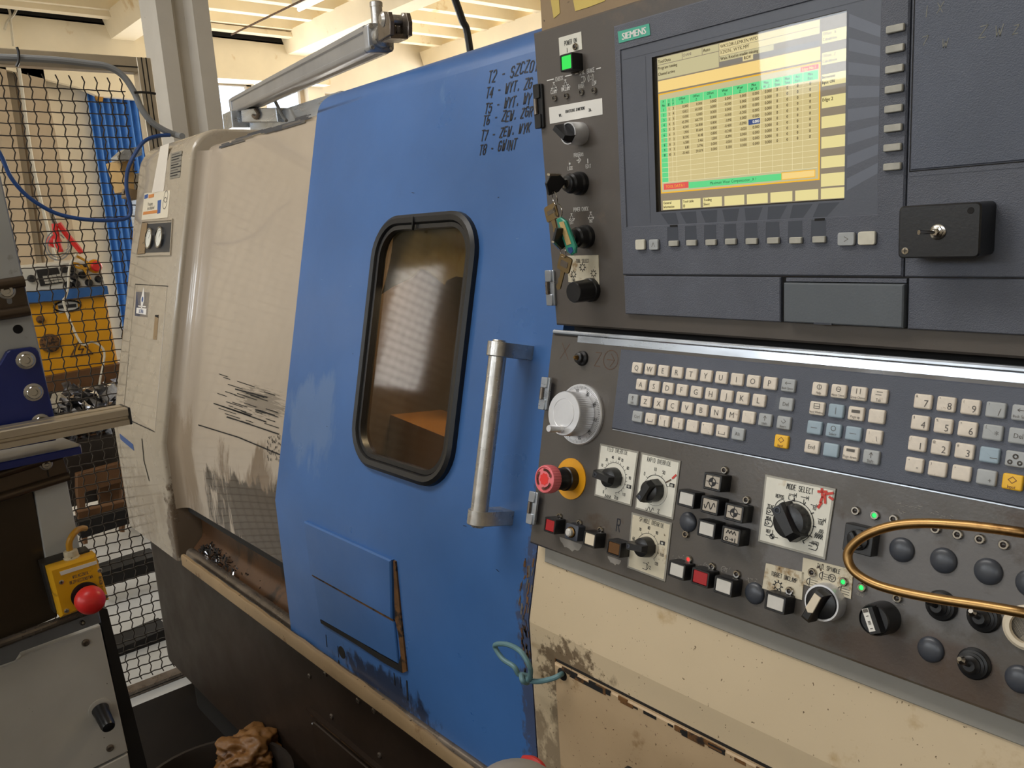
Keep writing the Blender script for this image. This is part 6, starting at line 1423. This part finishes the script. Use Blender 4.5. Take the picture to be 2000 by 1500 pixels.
# ================================================================== KEYBOARD
kbt = thing('keyboard', 'dark grey sloping keyboard with cream letter keys and a number pad', 'keyboard', B.pt(.2, .03, -.004))
c0, c1 = B.at(1212, 681.5, -.0028), B.at(1194, 834.5, -.0028); 
kv1 = (B.at(1194, 834.5, -.0028)[1]+B.at(1550, 907.3, -.0028)[1]+B.at(2000, 993.9, -.0028)[1])/3; kv0 = (c0[1]+B.at(2000, 758.8, -.0028)[1])/2
MB().prism(B, [(c0[0], kv0), (WRB-.05, kv0), (WRB-.05, kv1), (c1[0], kv1)], WP, -.0028, 'keyboard_plate', .0012).build('key_plate', kbt, smooth=False)
MB().box(B, c1[0], WRB-.05, kv1+.0004, kv1+.0014, WP, WP+.0006, 'bare_steel').build('plate_edge', kbt, smooth=False)
KP, KR = .0190873, .0183794
KS = {}
def key(u, v, legend, m='key_cream', big=None, wd=.0147, ht=.0127):
    f = B.sub(u, v, -.0028)
    if m not in KS:
        rr = rrect(-wd/2, -ht/2, wd/2, ht/2, .0016, 3)
        o = MB().loft([[f.pt(*p, 0) for p in rr], [f.pt(*p, .0022) for p in rr], [f.pt(*p, .0030) for p in inset(rr, .0006)], [f.pt(*p, .0031) for p in inset(rr, .0016)]], m).build('key', kbt, ang=60)
        KS[m] = (o, WL[o.name]-f.O)
    else: s, d = KS[m]; o = inst('key', s, f.O+d, kbt)
    if legend:
        mb = MB(); ok = True
        for item in legend:
            if item[0] == 't': _, s_, x, y, h_, col_ = item; text(mb, f, s_, x, y, h_, col_, .0033, 'c', .92 if h_ > .003 else .8)
            elif item[0] == 'l': _, pts, wd_, col_ = item; mb.ribbon(f, pts, wd_, .0033, col_)
            elif item[0] == 's': _, s_, x, y, h_, col_ = item; strokes(mb, f, s_, x, y, h_, col_, h_*.14, .0033, .6)
        mb.build('key_legend', o, smooth=False)
    return o
u0, v0 = B.at(1243.5, 718.4)
pg = 'print_grey'
def big(c): return [('t', c, 0, 0, .0058, pg)]
def arr(dx, dy, col_=pg): return ('l', [(-dx*.003, -dy*.003), (dx*.003, dy*.003)], .0005, col_)
for i, c in enumerate('QWERTYUIOP'): key(u0+KP*i, v0, big(c))
u1, v1 = B.at(1251.6, 752)
for i, c in enumerate('ASDFGHJKL'): key(u1+KP*i, v0+KR, big(c))
u2, v2 = B.at(1260.9, 783.8)
for i, c in enumerate('ZXCVBNM'): key(u2+KP*i, v0+2*KR, big(c))
up = [('l', [(0, .0005), (0, -.0035)], .0006, pg), ('l', [(-.0016, -.002), (0, -.0042), (.0016, -.002)], .0005, pg)]
key(u2+KP*7, v0+2*KR, [('t', ':', -.003, -.003, .003, pg), ('t', ';', .0035, .0025, .003, pg)])
key(u2-KP, v0+2*KR, up+[('t', 'Shift', 0, .0035, .0022, pg)], 'key_grey'); key(u2+KP*8, v0+2*KR, up+[('t', 'SShift', 0, .0035, .0022, pg)], 'key_grey')
u3, v3 = B.at(1244.4, 812.6)
sp = ('l', [(-.0036, .0005), (-.0036, .003), (.0036, .003), (.0036, .0005)], .0006, pg)
key(u3, v0+3*KR, [('t', 'Ctrl', 0, 0, .0036, pg)], 'key_grey'); key(u3+KP, v0+3*KR, [sp]); key(u3+2*KP, v0+3*KR, [('t', '{', -.0042, -.0035, .0025, pg), ('t', '[', .002, .001, .0045, pg)]); key(u3+3*KP, v0+3*KR, [('t', '}', -.0042, -.0035, .0025, pg), ('t', ']', .002, .001, .0045, pg)])
key(u3+4*KP, v0+3*KR, [('t', '"', -.0042, -.0035, .0025, pg), ('t', "'", .003, .002, .0035, pg)]); key(u3+5*KP, v0+3*KR, [('t', '<', -.0042, -.0035, .0025, pg), ('t', ',', .003, .002, .0035, pg)]); key(u3+6*KP, v0+3*KR, [sp]); key(u3+7*KP, v0+3*KR, [('t', 'Alt', 0, 0, .0036, pg)], 'key_grey')
lefta = [('l', [(-.003, -.002), (.003, -.002)], .0005, pg), ('l', [(-.0015, -.0032), (-.003, -.002), (-.0015, -.0008)], .0005, pg)]
u4, v4 = B.at(1539, 753.2); key(u4, v0, lefta+[('t', 'Back Space', 0, .0028, .0022, pg)], 'key_grey')
u4, v4 = B.at(1534.8, 789.8); key(u4, v0+KR*1.0+(.0), [('t', 'Del', 0, 0, .0036, pg)], 'key_grey'); u4, v4 = B.at(1530, 826.4); key(u4, v0+2*KR, [('l', [(0, -.0036), (.0024, -.0016), (0, .0004), (-.0024, -.0016)], .0005, pg), ('t', 'Insert', 0, .0034, .0024, pg)], 'key_grey')
u4, v4 = B.at(1525.5, 862.4); key(u4, v4, [('l', [(0, -.0042), (.003, -.0016), (0, .0010), (-.003, -.0016), (0, -.0042)], .0005, 'estop_print'), ('t', 'Input', 0, .0038, .0026, 'estop_print')], 'key_yellow')
u5, v5 = B.at(1600, 759.9)
circ_l = lambda y=-.002, r_=.0022: ('l', arc(0, y, r_, 0, 360, 12), .0005, pg)
gridk = [[('key_cream', [circ_l(), ('l', [(0, -.004), (0, 0)], .0005, pg), ('t', 'Help', 0, .0035, .0024, pg)]), ('key_cream', [circ_l(), ('l', [(-.002, -.002), (.002, -.002)], .0005, pg), ('t', 'Alarm Cancel', 0, .0035, .0020, pg)]), ('key_cream', [('l', [(-.0018, -.0044), (-.0018, 0)], .0006, pg), ('l', [(.0018, -.0044), (.0018, 0)], .0006, pg), ('t', 'Group Channel', 0, .0035, .0020, pg)]), ('key_cream', [('l', [(-.002, -.0036), (.003, -.0036)], .0006, pg), ('l', [(-.003, -.0010), (.002, -.0010)], .0006, pg), ('t', 'Tab', 0, .0036, .0026, pg)])],
         [('key_cream', [('l', [(-.0028, -.0045), (.0028, -.0045), (.0028, .0), (-.0028, .0), (-.0028, -.0045)], .0005, pg), ('l', [(-.0028, -.002), (.0028, -.002)], .0005, pg), ('t', 'Next Window', 0, .0035, .0020, pg)]), ('key_blue', [('l', [(0, -.003), (0, .003)], .0005, pg)]), ('key_cream', [('l', [(-.003, -.002), (.003, -.002)], .0028, pg), ('t', 'Page up', 0, .0030, .0024, pg)]), ('key_cream', [('t', '~', -.004, -.004, .001, pg), ('t', '`', .003, .001, .002, pg)])],
         [('key_blue', [('l', [(-.003, 0), (.003, 0)], .0005, pg)]), ('key_blue', [circ_l(), ('t', 'Select', 0, .0032, .0026, pg)]), ('key_blue', [('l', [(-.003, 0), (.003, 0)], .0005, pg)]), ('key_cream', [('t', '|', -.0042, -.0035, .0022, pg), ('t', '\\', .003, .0015, .0042, pg)])],
         [('key_cream', [('t', 'End', 0, 0, .0038, pg)]), ('key_blue', []), ('key_cream', [('l', [(-.003, -.003), (.003, -.003)], .0026, pg), ('t', 'Page down', 0, .0030, .0024, pg)]), ('key_grey', up+[('t', 'Shift', 0, .0036, .0028, pg)])]]
for r0_, row in enumerate(gridk):
    for c0_, (m_, lg) in enumerate(row): key(u5+KP*c0_, v5+KR*r0_, lg, m_)
u6, v6 = B.at(1802, 784.2)
def nk(b_, s_): return [('t', b_, .0032, .0014, .0058, pg), ('t', s_, -.0050, -.0042, .0022, pg)]
pad = [[('key_cream', nk('7', '&')), ('key_cream', nk('8', '*')), ('key_cream', nk('9', '(')), ('key_grey', nk('/', '?')), ('key_grey', lefta+[('t', 'Back Space', 0, .003, .0022, pg)])],
       [('key_cream', nk('4', '$')), ('key_cream', nk('5', '%')), ('key_cream', nk('6', '^')), ('key_grey', nk('*', '{')), ('key_grey', [('t', 'Del', 0, 0, .0038, pg)])],
       [('key_cream', nk('1', '!')), ('key_cream', nk('2', '@')), ('key_cream', nk('3', '#')), ('key_blue', [('l', [(.001, .002), (.006, .002)], .0006, pg)]), ('key_grey', [('l', arc(0, -.002, .0016, 0, 360, 10), .0012, pg), ('l', arc(-.0035, .0028, .0014, 0, 360, 10), .0012, pg), ('l', arc(.0035, .0028, .0014, 0, 360, 10), .0012, pg)])],
       [('key_cream', [('t', '+', -.0045, -.004, .002, pg), ('t', '=', .003, .002, .003, pg)]), ('key_cream', [('t', ')', -.0050, -.0042, .0022, pg)]), ('key_cream', [('t', '>', -.0050, -.0042, .0018, pg)]), ('key_grey', [('t', '+', .003, .002, .0040, pg)]), ('key_yellow', [('l', [(0, -.0042), (.003, -.0016), (0, .0010), (-.003, -.0016), (0, -.0042)], .0005, 'estop_print'), ('t', 'Input', 0, .0038, .0026, 'estop_print')])]]
for r0_, row in enumerate(pad):
    for c0_, (m_, lg) in enumerate(row): key(u6+KP*c0_, v6+KR*r0_, lg, m_)

# ================================================================== BRASS LOOP in front of the panel
WR_ = .20
def bw(px, py, w_=WR_): return B.pt(*B.at(px, py, w_), w_)
pts = [bw(2140, 1068, .17), bw(2060, 1052, .185), bw(2000, 1041), bw(1930, 1031), bw(1870, 1025), bw(1800, 1022), bw(1740, 1028), bw(1690, 1046), bw(1660, 1072), bw(1657, 1096), bw(1673, 1120), bw(1712, 1142), bw(1770, 1158), bw(1840, 1171), bw(1920, 1183), bw(2000, 1197), bw(2080, 1214, .185), bw(2150, 1236, .15)]
e1 = bw(2190, 1262, .08); e2 = B.pt(*[x for x in B.at(2230, 1290, WP)], WP)
s1_ = bw(2180, 1080, .10); s2_ = B.pt(*B.at(2215, 1095, WP), WP)
tag(MB().tube(spline([s2_, s1_]+pts+[e1, e2], 6), .0031, 'brass', 14).build('brass_loop'), 'bent brass guard rod looping in front of the right end of the panel', 'rod')

# ================================================================== PNEUMATIC CYLINDER ON TOP
cl_ = thing('air_cylinder', 'grey profiled air cylinder lying along the top of the lathe', 'cylinder', CAM+ray(600, 150)*2.0)
def dp(px, py, dz): return CAM+ray(px, py)*dz
dR, dL = 1.55, 2.75
PR, PL_ = dp(742, 74, dR), dp(463, 208, dL)
ax = (PR-PL_).normalized()
upv = (Vector((0, 0, 1))-ax*ax.z).normalized(); sd = ax.cross(upv)
hw = 26*dR/F
def csec(k_=1.0, slot=True):
    q = []
    for sgu, sgv in ((1, 1), (-1, 1), (-1, -1), (1, -1)):
        c = [(sgu*hw*k_, sgv*hw*.55*k_), (sgu*hw*k_, sgv*hw*.85*k_), (sgu*hw*.85*k_, sgv*hw*k_), (sgu*hw*.55*k_, sgv*hw*k_), (sgu*hw*.45*k_, sgv*hw*.84*k_), (sgu*hw*.10*k_, sgv*hw*.84*k_)]
        c2 = [(sgu*hw*.84*k_, sgv*hw*.10*k_), (sgu*hw*.84*k_, sgv*hw*.45*k_)]
        seq = c2+c
        if sgu*sgv < 0: seq = seq[::-1]
        q += seq
    return q
fc = Fr(PL_, sd, upv, ax); Lc = (PR-PL_).length
MB().loft([[fc.pt(u, v, w_) for u, v in csec()] for w_ in (.03, Lc-.02)], 'cylinder_alu').build('cylinder_body', cl_, ang=50)
mb = MB().rbox(fc, -hw, hw, -hw, hw, Lc-.02, Lc+.006, 'cylinder_alu', .008, .0015, 4)
for a, b in ((-1, -1), (1, -1), (1, 1), (-1, 1)): mb.lathe(fc, a*hw*.74, b*hw*.74, [(.0046, Lc+.006), (.0044, Lc+.0085), (.003, Lc+.0088), (.0025, Lc+.007)], 'steel_brushed', 12)
mb.build('end_cap', cl_, ang=50); MB().rbox(fc, -hw, hw, -hw, hw, 0, .03, 'cylinder_alu', .008, .001, 4).build('end_cap', cl_, ang=50)
MB().lathe(fc, 0, 0, [(.020, Lc+.006), (.019, Lc+.024), (.016, Lc+.026)], 'steel_brushed', 28).lathe(fc, 0, 0, [(.010, Lc+.02), (.010, Lc+.040), (.008, Lc+.042)], 'oily_steel', 20).build('rod_nose', cl_)
# yoke at the rod end
g = Fr(fc.pt(0, .006, Lc+.038), ax, upv, sd)
mb = MB(); mb.lathe(Fr(g.pt(.006, 0, 0), upv, sd, ax), 0, 0, [(.014, 0), (.016, .006), (.013, .012)], 'oily_steel', 8)
for s_ in (-1, 1): mb.prism(g, [(.010, -.020), (.070, -.018), (.074, .004), (.066, .020), (.048, .018), (.044, .004), (.030, .004), (.026, .018), (.012, .014)], s_*.017-.004, s_*.017+.004, 'oily_steel', .001)
mb.box(g, .012, .060, -.022, -.014, -.017, .017, 'oily_steel', .001); mb.build('rod_yoke', cl_)
mb = MB(); mb.lathe(Fr(g.pt(.040, .012, -.026), ax, upv, sd), 0, 0, [(.008, 0), (.013, .004), (.013, .010), (.009, .012), (.009, .036), (.013, .038), (.013, .048), (.008, .052)], 'steel_brushed', 20).build('yoke_pin', cl_)
MB().lathe(Fr(fc.pt(.0, hw, Lc-.008), sd, ax, upv), 0, 0, [(.011, 0), (.011, .030), (.012, .030), (.012, .038), (.009, .040)], 'steel_brushed', 18).build('air_fitting', cl_)
MB().rbox(Fr(PL_-upv*hw, ax, sd, upv), -.03, .12, -.045, .045, -.05, .002, 'bare_steel', .004, .001).build('mounting_bracket', cl_, smooth=False)
MB().lathe(Fr(PL_-ax*.01, sd, upv, ax), 0, 0, [(.016, -.02), (.016, 0.01)], 'oily_steel', 14).build('tail_pin', cl_)
# bracket plates the cylinder stands on, and top plate of the cover
a_ = onX(470, 238, -2.15); 
tp_ = thing('cylinder_stand', 'grey welded bracket on top of the lathe carrying the air cylinder', 'bracket', Vector((-2.2, 1.3, H+.28)))
fs = Fr((0, PL_.y-.05, H), (1, 0, 0), (0, 0, -1), (0, -1, 0))
MB().prism(fs, [fs.at(*p) for p in ((470, 212), (538, 210), (542, 238), (472, 239))], -.06, 0, 'bare_steel', .002).build('stand_plate', tp_, smooth=False)
q_ = fs.at(470, 236); MB().box(fs, q_[0]+.02, q_[0]+.60, q_[1], q_[1]+.05, -.06, -.02, 'bare_steel').build('stand_base', tp_, smooth=False)
MB().tube(spline([fs.pt(*fs.at(*p), .004) for p in ((502, 214), (507, 222), (503, 230), (497, 226))]), .006, 'oily_steel', 8).build('stand_hook', tp_)
tag(MB().tube(spline([fs.pt(*fs.at(*p), .004) for p in ((540, 198), (548, 214), (554, 226), (562, 236))]), .005, 'cable_grey', 8).build('air_line'), 'thin grey air line hanging from the cylinder behind the blue door', 'hose')

# ================================================================== FOREGROUND STAND ON THE LEFT
CX = -1.26; S = SX(CX)
def s(px, py, w_=0): return S.at(px, py, w_)
ls = thing('guard_stand', 'grey steel loading stand with column, clamps and lower cabinet at the left edge', 'stand', Vector((CX-.2, .1, 0)))
def sp_(pts, w0, w1, m, name, par=ls, ch=.001, **k): return MB().prism(S, [S.at(*p, w1) for p in pts], w0, w1, m, ch).build(name, par, smooth=False, **k)
ya, yb2 = s(47, 548)[0], s(78, 680)[0]
mb = MB().prism(S, [(-.05, -.30), (ya-.028, -.30), (s(0, 345)[0]+.001, s(0, 345)[1]), s(47, 548), s(78, 682), s(100, 790), (-.05, s(100, 790)[1])], -.04, 0, 'grey_paint', .002); mb.build('upper_column', ls, smooth=False)
sp_(((-60, 562), (46, 547), (58, 606), (-60, 624)), 0, .012, 'brown_anodised', 'upper_clamp')
mb = MB()
for (a, b), (c, d) in (((-60, 566), (47, 549)), ((-60, 624), (57, 606))): mb.tube([S.pt(*s(a, b, .014), .014), S.pt(*s(c, d, .014), .014)], .0075, 'brown_anodised', 12)
mb.build('clamp_rails', ls)
def bolt(px, py, w0, r_, par, washer=True, nm='cap_bolt'):
    u, v = S.at(px, py, w0+.004); f = S.sub(u, v, w0); mb = MB()
    if washer: mb.lathe(f, 0, 0, [(r_*1.35, 0), (r_*1.35, .0016), (r_*1.2, .002)], 'steel_brushed', 24)
    mb.lathe(f, 0, 0, [(r_, .0018), (r_, .006), (r_*.9, .007), (r_*.52, .007), (r_*.48, .003)], 'chrome', 22, True, True)
    return mb.build(nm, par)
bolt(13, 568, .012, .0080, ls)
mb = MB(); mb.rbox(S, *[x for x in ()], *(lambda a, b: (a[0]-.003, a[0]+.003, a[1], b[1]))(s(17, 580, .012), s(18, 594, .012)), .0121, .0125, 'tray_steel', .0028).build('clamp_slot', ls, smooth=False)
u, v = s(35, 643); MB().lathe(S, u, v, [(.0060, 0), (.0058, .0006)], 'gap_dark', 16).build('bolt_hole', ls)
# navy gusset with bolts
W1 = .014
gp = [(0, 712), (14, 688), (20, 684), (62, 678), (70, 680), (76, 688), (107, 815), (110, 860), (0, 880), (-70, 880), (-70, 740)]
q_ = [S.at(*p, W1) for p in gp]
ns_ = MB().prism(S, q_, .002, W1, 'navy_paint', .0012).build('navy_gusset', ls, smooth=False)
for a, b in ((51.5, 704), (66.5, 766.5), (81, 826)): bolt(a, b, W1, .0088, ns_)
# lower clamp and column
sp_(((-60, 942), (122, 886), (136, 930), (-60, 992)), 0, .012, 'brown_anodised', 'lower_clamp')
mb = MB()
for (a, b), (c, d) in (((-60, 990), (135, 930)), ((-60, 944), (120, 888))): mb.tube([S.pt(*s(a, b, .014), .014), S.pt(*s(c, d, .014), .014)], .0060, 'brown_anodised', 12)
mb.build('lower_rails', ls); bolt(90.5, 907, .012, .0062, ls)
u, v = s(93, 920, .012); MB().box(S, u-.001, u+.001, v-.004, v+.008, .0121, .0124, 'gap_dark').build('lower_slot', ls, smooth=False)
sp_(((66, 952), (130, 934), (164, 1112), (97, 1140)), -.03, .0, 'grey_paint', 'lower_column')
sp_(((-80, 985), (62, 950), (112, 1188), (112, 1205), (-80, 1290)), -.03, -.006, 'smoked_panel', 'dark_panel')
# ledge rail above the cabinet
mb = MB(); mb.tube([S.pt(*s(-60, 1280, .012), .012), S.pt(*s(190, 1186, .012), .012)], .006, 'oily_steel', 12); mb.prism(S, [S.at(*p, .010) for p in ((-60, 1284), (190, 1190), (198, 1216), (40, 1274), (30, 1290), (-60, 1322))], 0, .010, 'tray_steel', .001)
mb.build('ledge_rail', ls, smooth=False); bolt(161, 1216, .010, .0036, ls, False, 'ledge_bolt')
sp_(((-60, 1330), (30, 1292), (42, 1282), (196, 1222), (250, 1468), (-60, 1620)), -.06, .004, 'cabinet_grey', 'cabinet_door', ch=.0015)
sp_(((-60, 1628), (250, 1472), (258, 1520), (-60, 1700)), -.06, .004, 'cabinet_grey', 'cabinet_plinth', ch=.0015)
MB().prism(S, [S.at(*p, 0) for p in ((192, 1186), (210, 1190), (300, 1545), (262, 1545), (250, 1470))], -.30, -.001, 'black_side').build('side_post', ls, smooth=False)
MB().box(S, -.5, s(250, 1480)[0], s(250, 1480)[1]+.02, H-.02, -.30, -.002, 'black_side').build('stand_foot', ls, smooth=False)
for a, b in ((168, 1256), (215.5, 1462)): 
    u, v = S.at(a, b, .006); MB().lathe(S.sub(u, v, .004), 0, 0, [(.0055, 0), (.005, .002), (.003, .0026), (.0022, .001)], 'oily_steel', 14).build('door_screw', ls)
u, v = S.at(196, 1386, .004); f = S.sub(u, v, .004)
pk = MB().lathe(f, 0, 0, [(.0165, 0), (.0165, .0008), (.014, .001)], 'cabinet_grey', 26).build('latch_knob', ls)
d_ = (S.W+S.V*.35+S.U*.0).normalized(); g = Fr(f.O, S.U, (S.V-d_*S.V.dot(d_)), d_)
MB().lathe(g, 0, 0, [(.012, 0), (.0105, .010), (.0098, .034), (.0085, .038), (.004, .040)], 'black_plastic', 24).build('knob_grip', pk)
# extruded aluminium bar across the stand
ab = thing('aluminium_bar', 'slotted aluminium profile bar with black end cap crossing the left edge', 'bar', Vector((CX+.06, .2, H-.24)))
W3 = .065; F3 = SX(CX+W3)
t0, t1, m0, m1, l0, l1 = F3.at(-80, 893), F3.at(237, 790), None, None, F3.at(-80, 905), F3.at(255, 827)
yE = F3.at(252, 815)[0]; zt_ = -F3.at(250, 797)[1]; zb_ = -F3.at(255, 829)[1]
prf = [(0, 0), (.0, .010), (-.003, .0125), (-.003, .0175), (.0, .020), (.0, .030)]
zt2 = zt_; hgt = zt_-zb_
dpt = .040
pf = [(CX+W3, H+zb_), (CX+W3, H+zb_+hgt*.30), (CX+W3-.004, H+zb_+hgt*.36), (CX+W3-.004, H+zb_+hgt*.50), (CX+W3, H+zb_+hgt*.56), (CX+W3, H+zt_-.0015), (CX+W3-.0015, H+zt_), (CX+W3-.015, H+zt_), (CX+W3-.016, H+zt_-.003), (CX+W3-.022, H+zt_-.003), (CX+W3-.023, H+zt_), (CX+W3-dpt, H+zt_), (CX+W3-dpt, H+zb_)]
MB().loft([[Vector((x, y, z)) for x, z in pf] for y in (-.45, yE)], 'aluminium_warm').build('bar_profile', ab, smooth=False)
mb = MB(); f = Fr((0, yE, 0), (1, 0, 0), (0, 0, 1), (0, 1, 0)); mb.rbox(f, CX+W3-dpt-.0005, CX+W3+.0005, H+zb_-.0005, H+zt_+.0005, .0, .0035, 'black_plastic', .002, .0008).build('end_cap', ab, smooth=False)
# steel tray with blue edge
tr = thing('steel_tray', 'scuffed steel shelf plate with a blue front edge under the aluminium bar', 'tray', Vector((CX, .1, H-.29)))
F4 = SX(CX+.045); ve = F4.at(60, 906)[1]; ye = F4.at(158, 877)[0]
zt4 = H-F4.at(158, 872)[1]
top = [(CX+.045, ye), (CX+.03, ye+.004), (CX-.06, ye-.004), (CX-.06, -.45), (CX+.045, -.45)]
MB().loft([[Vector((x, y, zt4-.010)) for x, y in top], [Vector((x, y, zt4-.001)) for x, y in top], [Vector((x-.001, y-.001, zt4)) for x, y in top]], 'navy_paint').build('tray_rim', tr, smooth=False)
MB().loft([[Vector((x, y, zt4)) for x, y in inset(top, .002)], [Vector((x, y, zt4+.0008)) for x, y in inset(top, .002)]], 'tray_steel').build('tray_top', tr, smooth=False)

# ================================================================== YELLOW EMERGENCY STOP BOX
eb = thing('stop_box', 'yellow emergency stop box with a red mushroom button hung on the left stand', 'stop box', S.pt(*s(155, 1150, .03), .03))
WE = .045
e = [S.at(*p, WE) for p in ((94, 1112), (188, 1083), (214, 1172), (119, 1208))]
e_in = inset(e, .003)
cxm = sum(p[0] for p in e)/4; cym = sum(p[1] for p in e)/4
MB().prism(S, [(cxm+(x-cxm)*1.0-.003, cym+(y-cym)*1.0-.002) for x, y in e], .0, .026, 'box_base', .002).build('box_base', eb, smooth=False)
bl2 = MB().prism(S, e, .022, WE, 'box_yellow', .0035).build('box_lid', eb, smooth=False)
wE = WE+.0003
MB().prism(S, [S.at(*p, wE) for p in ((116, 1117), (188, 1095), (190, 1101), (119, 1124))], WE, WE+.0008, 'tape_white').build('paper_label', bl2, smooth=False)
mb = MB()
a0_, a1_ = S.at(150, 1130, wE), S.at(170, 1124, wE); an = math.atan2(a1_[1]-a0_[1], a1_[0]-a0_[0]); g = S.sub(*S.at(158, 1128, wE), wE, an)
strokes(mb, g, 'WYLACZNIK', 0, -.004, .0042, 'print_grey', .0005, .0002, .55); strokes(mb, g, 'BEZPIECZENSTWA', 0, .003, .0042, 'print_grey', .0005, .0002, .50)
g2 = S.sub(*S.at(197, 1136, wE), wE, an+math.pi/2); strokes(mb, g2, 'GNIAZDO 1', 0, 0, .0036, 'print_grey', .0005, .0002, .5); mb.build('lid_lettering', bl2, smooth=False)
for a, b in ((120, 1137), (195, 1114), (130, 1193), (207, 1165)):
    u, v = S.at(a, b, WE); f = S.sub(u, v, WE); MB().lathe(f, 0, 0, [(.0032, 0), (.003, .0008), (.002, .001)], 'steel_brushed', 14).ribbon(f, [(-.0022, 0), (.0022, 0)], .0007, .0012, 'gap_dark').ribbon(f, [(0, -.0022), (0, .0022)], .0007, .0012, 'gap_dark').build('lid_screw', bl2, smooth=False)
u, v = S.at(173, 1168, WE+.022); f = S.sub(u, v, WE); r_ = 27*S.mp(173, 1168, WE+.03)
u2_, v2_ = S.at(163, 1160, WE); f = S.sub(u2_+.002, v2_+.002, WE)
MB().lathe(f, 0, 0, [(r_*.96, 0), (r_*.96, .002), (r_*.62, .003), (r_*.60, .012), (r_*.62, .020)], 'black_plastic', 28).build('button_neck', eb)
MB().lathe(f, 0, 0, [(r_*.70, .016), (r_*.94, .017), (r_, .020), (r_, .026), (r_*.96, .031), (r_*.84, .036), (r_*.60, .040), (r_*.30, .042), (r_*.02, .0425)], 'bright_red', 32).build('mushroom_head', eb, ang=60)
gl0, gl1 = S.at(142, 1098, .028), S.at(137, 1074, .028)
gd = Vector((gl1[0]-gl0[0], gl1[1]-gl0[1])); 
gw = S.pt(*gl1, .028)-S.pt(*gl0, .028); g = Fr(S.pt(*gl0, .028), S.W, gw.cross(S.W), gw); Lg = gw.length
MB().lathe(g, 0, 0, [(.0105, -.004), (.0105, Lg*.45), (.0090, Lg*.5), (.0095, Lg*.55), (.0090, Lg*.95), (.006, Lg)], 'gland_white', 10).build('cable_gland', eb)
tag(MB().tube(spline([S.pt(*S.at(a, b, .028+k_), .028+k_) for a, b, k_ in ((137, 1080, 0), (135, 1062, .002), (140, 1048, .002), (150, 1036, -.006), (160, 1032, -.022), (166, 1032, -.05))]), .0042, 'cable_yellow', 10).build('stop_cable'), 'short yellow cable entering the top of the yellow stop box', 'cable')

# ================================================================== TUB WITH CRUMPLED PAPER ON THE FLOOR
a = onZ(453, 1411, H-1.12); b = onZ(367, 1500, H-1.12); cT = Vector((-1.70, .45, 0)); 
cT = Vector((-1.67, .50, 0)); rT = .17
tbn = thing('waste_tub', 'round dark tub on the floor beside the lathe skirt', 'tub', (cT.x, cT.y, .005))
f = Fr((cT.x, cT.y, 0), (1, 0, 0), (0, 1, 0), (0, 0, 1))
MB().lathe(f, 0, 0, [(.13, .006), (.135, .01), (rT-.006, .275), (rT+.002, .285), (rT+.002, .290), (rT-.006, .290), (rT-.010, .28), (.125, .02)], 'tub_black', 40).build('tub_shell', tbn)
def crumple(cx_, cy_, cz_, r_, sd_, name, lab):
    bm = bmesh.new(); bmesh.ops.create_icosphere(bm, subdivisions=5, radius=1); rr = random.Random(sd_)
    from mathutils import noise
    for v in bm.verts:
        p = v.co.normalized(); q = noise.noise(p*1.8+Vector((sd_, 0, 0)))*.45; ridge = abs(noise.noise(p*3.2+Vector((0, sd_, 0))))*.34; k_ = 1+q-ridge+abs(noise.noise(p*8))*.10
        v.co = Vector((p.x*k_*r_*1.2, p.y*k_*r_, p.z*k_*r_*.65))
    me = bpy.data.meshes.new(name); bm.to_mesh(me); bm.free(); me.materials.append(MATS['kraft_paper']); me.polygons.foreach_set('use_smooth', [True]*len(me.polygons))
    o = link(name, me, (cx_, cy_, cz_)); tag(o, lab, 'paper'); return o
pc = onZ(460, 1470, .30)
crumple(pc.x-.04, pc.y+.04, .262, .070, 3, 'crumpled_paper', 'crumpled brown paper in the dark tub, farther piece')
pc = onZ(490, 1520, .28); crumple(pc.x+.02, pc.y-.035, .22, .08, 8, 'crumpled_paper', 'larger crumpled brown paper lump at the near side of the tub')
# grey domed object with red band at the bottom edge
dm = thing('round_lid', 'grey domed lid with a red band at the very bottom edge', 'lid', onY(1010, 1510, .42))
pD = onY(1006, 1558, .45); f = Fr(pD, (1, 0, 0), (0, 1, 0), (0, 0, 1))
MB().lathe(f, 0, 0, [(.050, -.10), (.050, -.01), (.046, .008), (.036, .018), (.020, .024), (.002, .026)], 'dome_grey', 30).build('lid_dome', dm)
MB().tube(spline([onY(a, b, .50) for a, b in ((1024, 1484), (1040, 1486), (1056, 1498), (1066, 1520))]), .005, 'red_rubber', 8).build('red_band', dm)
MB().tube([Vector((pD.x, pD.y, .03)), Vector((pD.x, pD.y, pD.z-.08))], .03, 'dome_grey', 16).lathe(Fr((pD.x, pD.y, 0), (1, 0, 0), (0, 1, 0), (0, 0, 1)), 0, 0, [(.12, .005), (.12, .02), (.03, .04)], 'dome_grey', 24).build('lid_stand', dm)
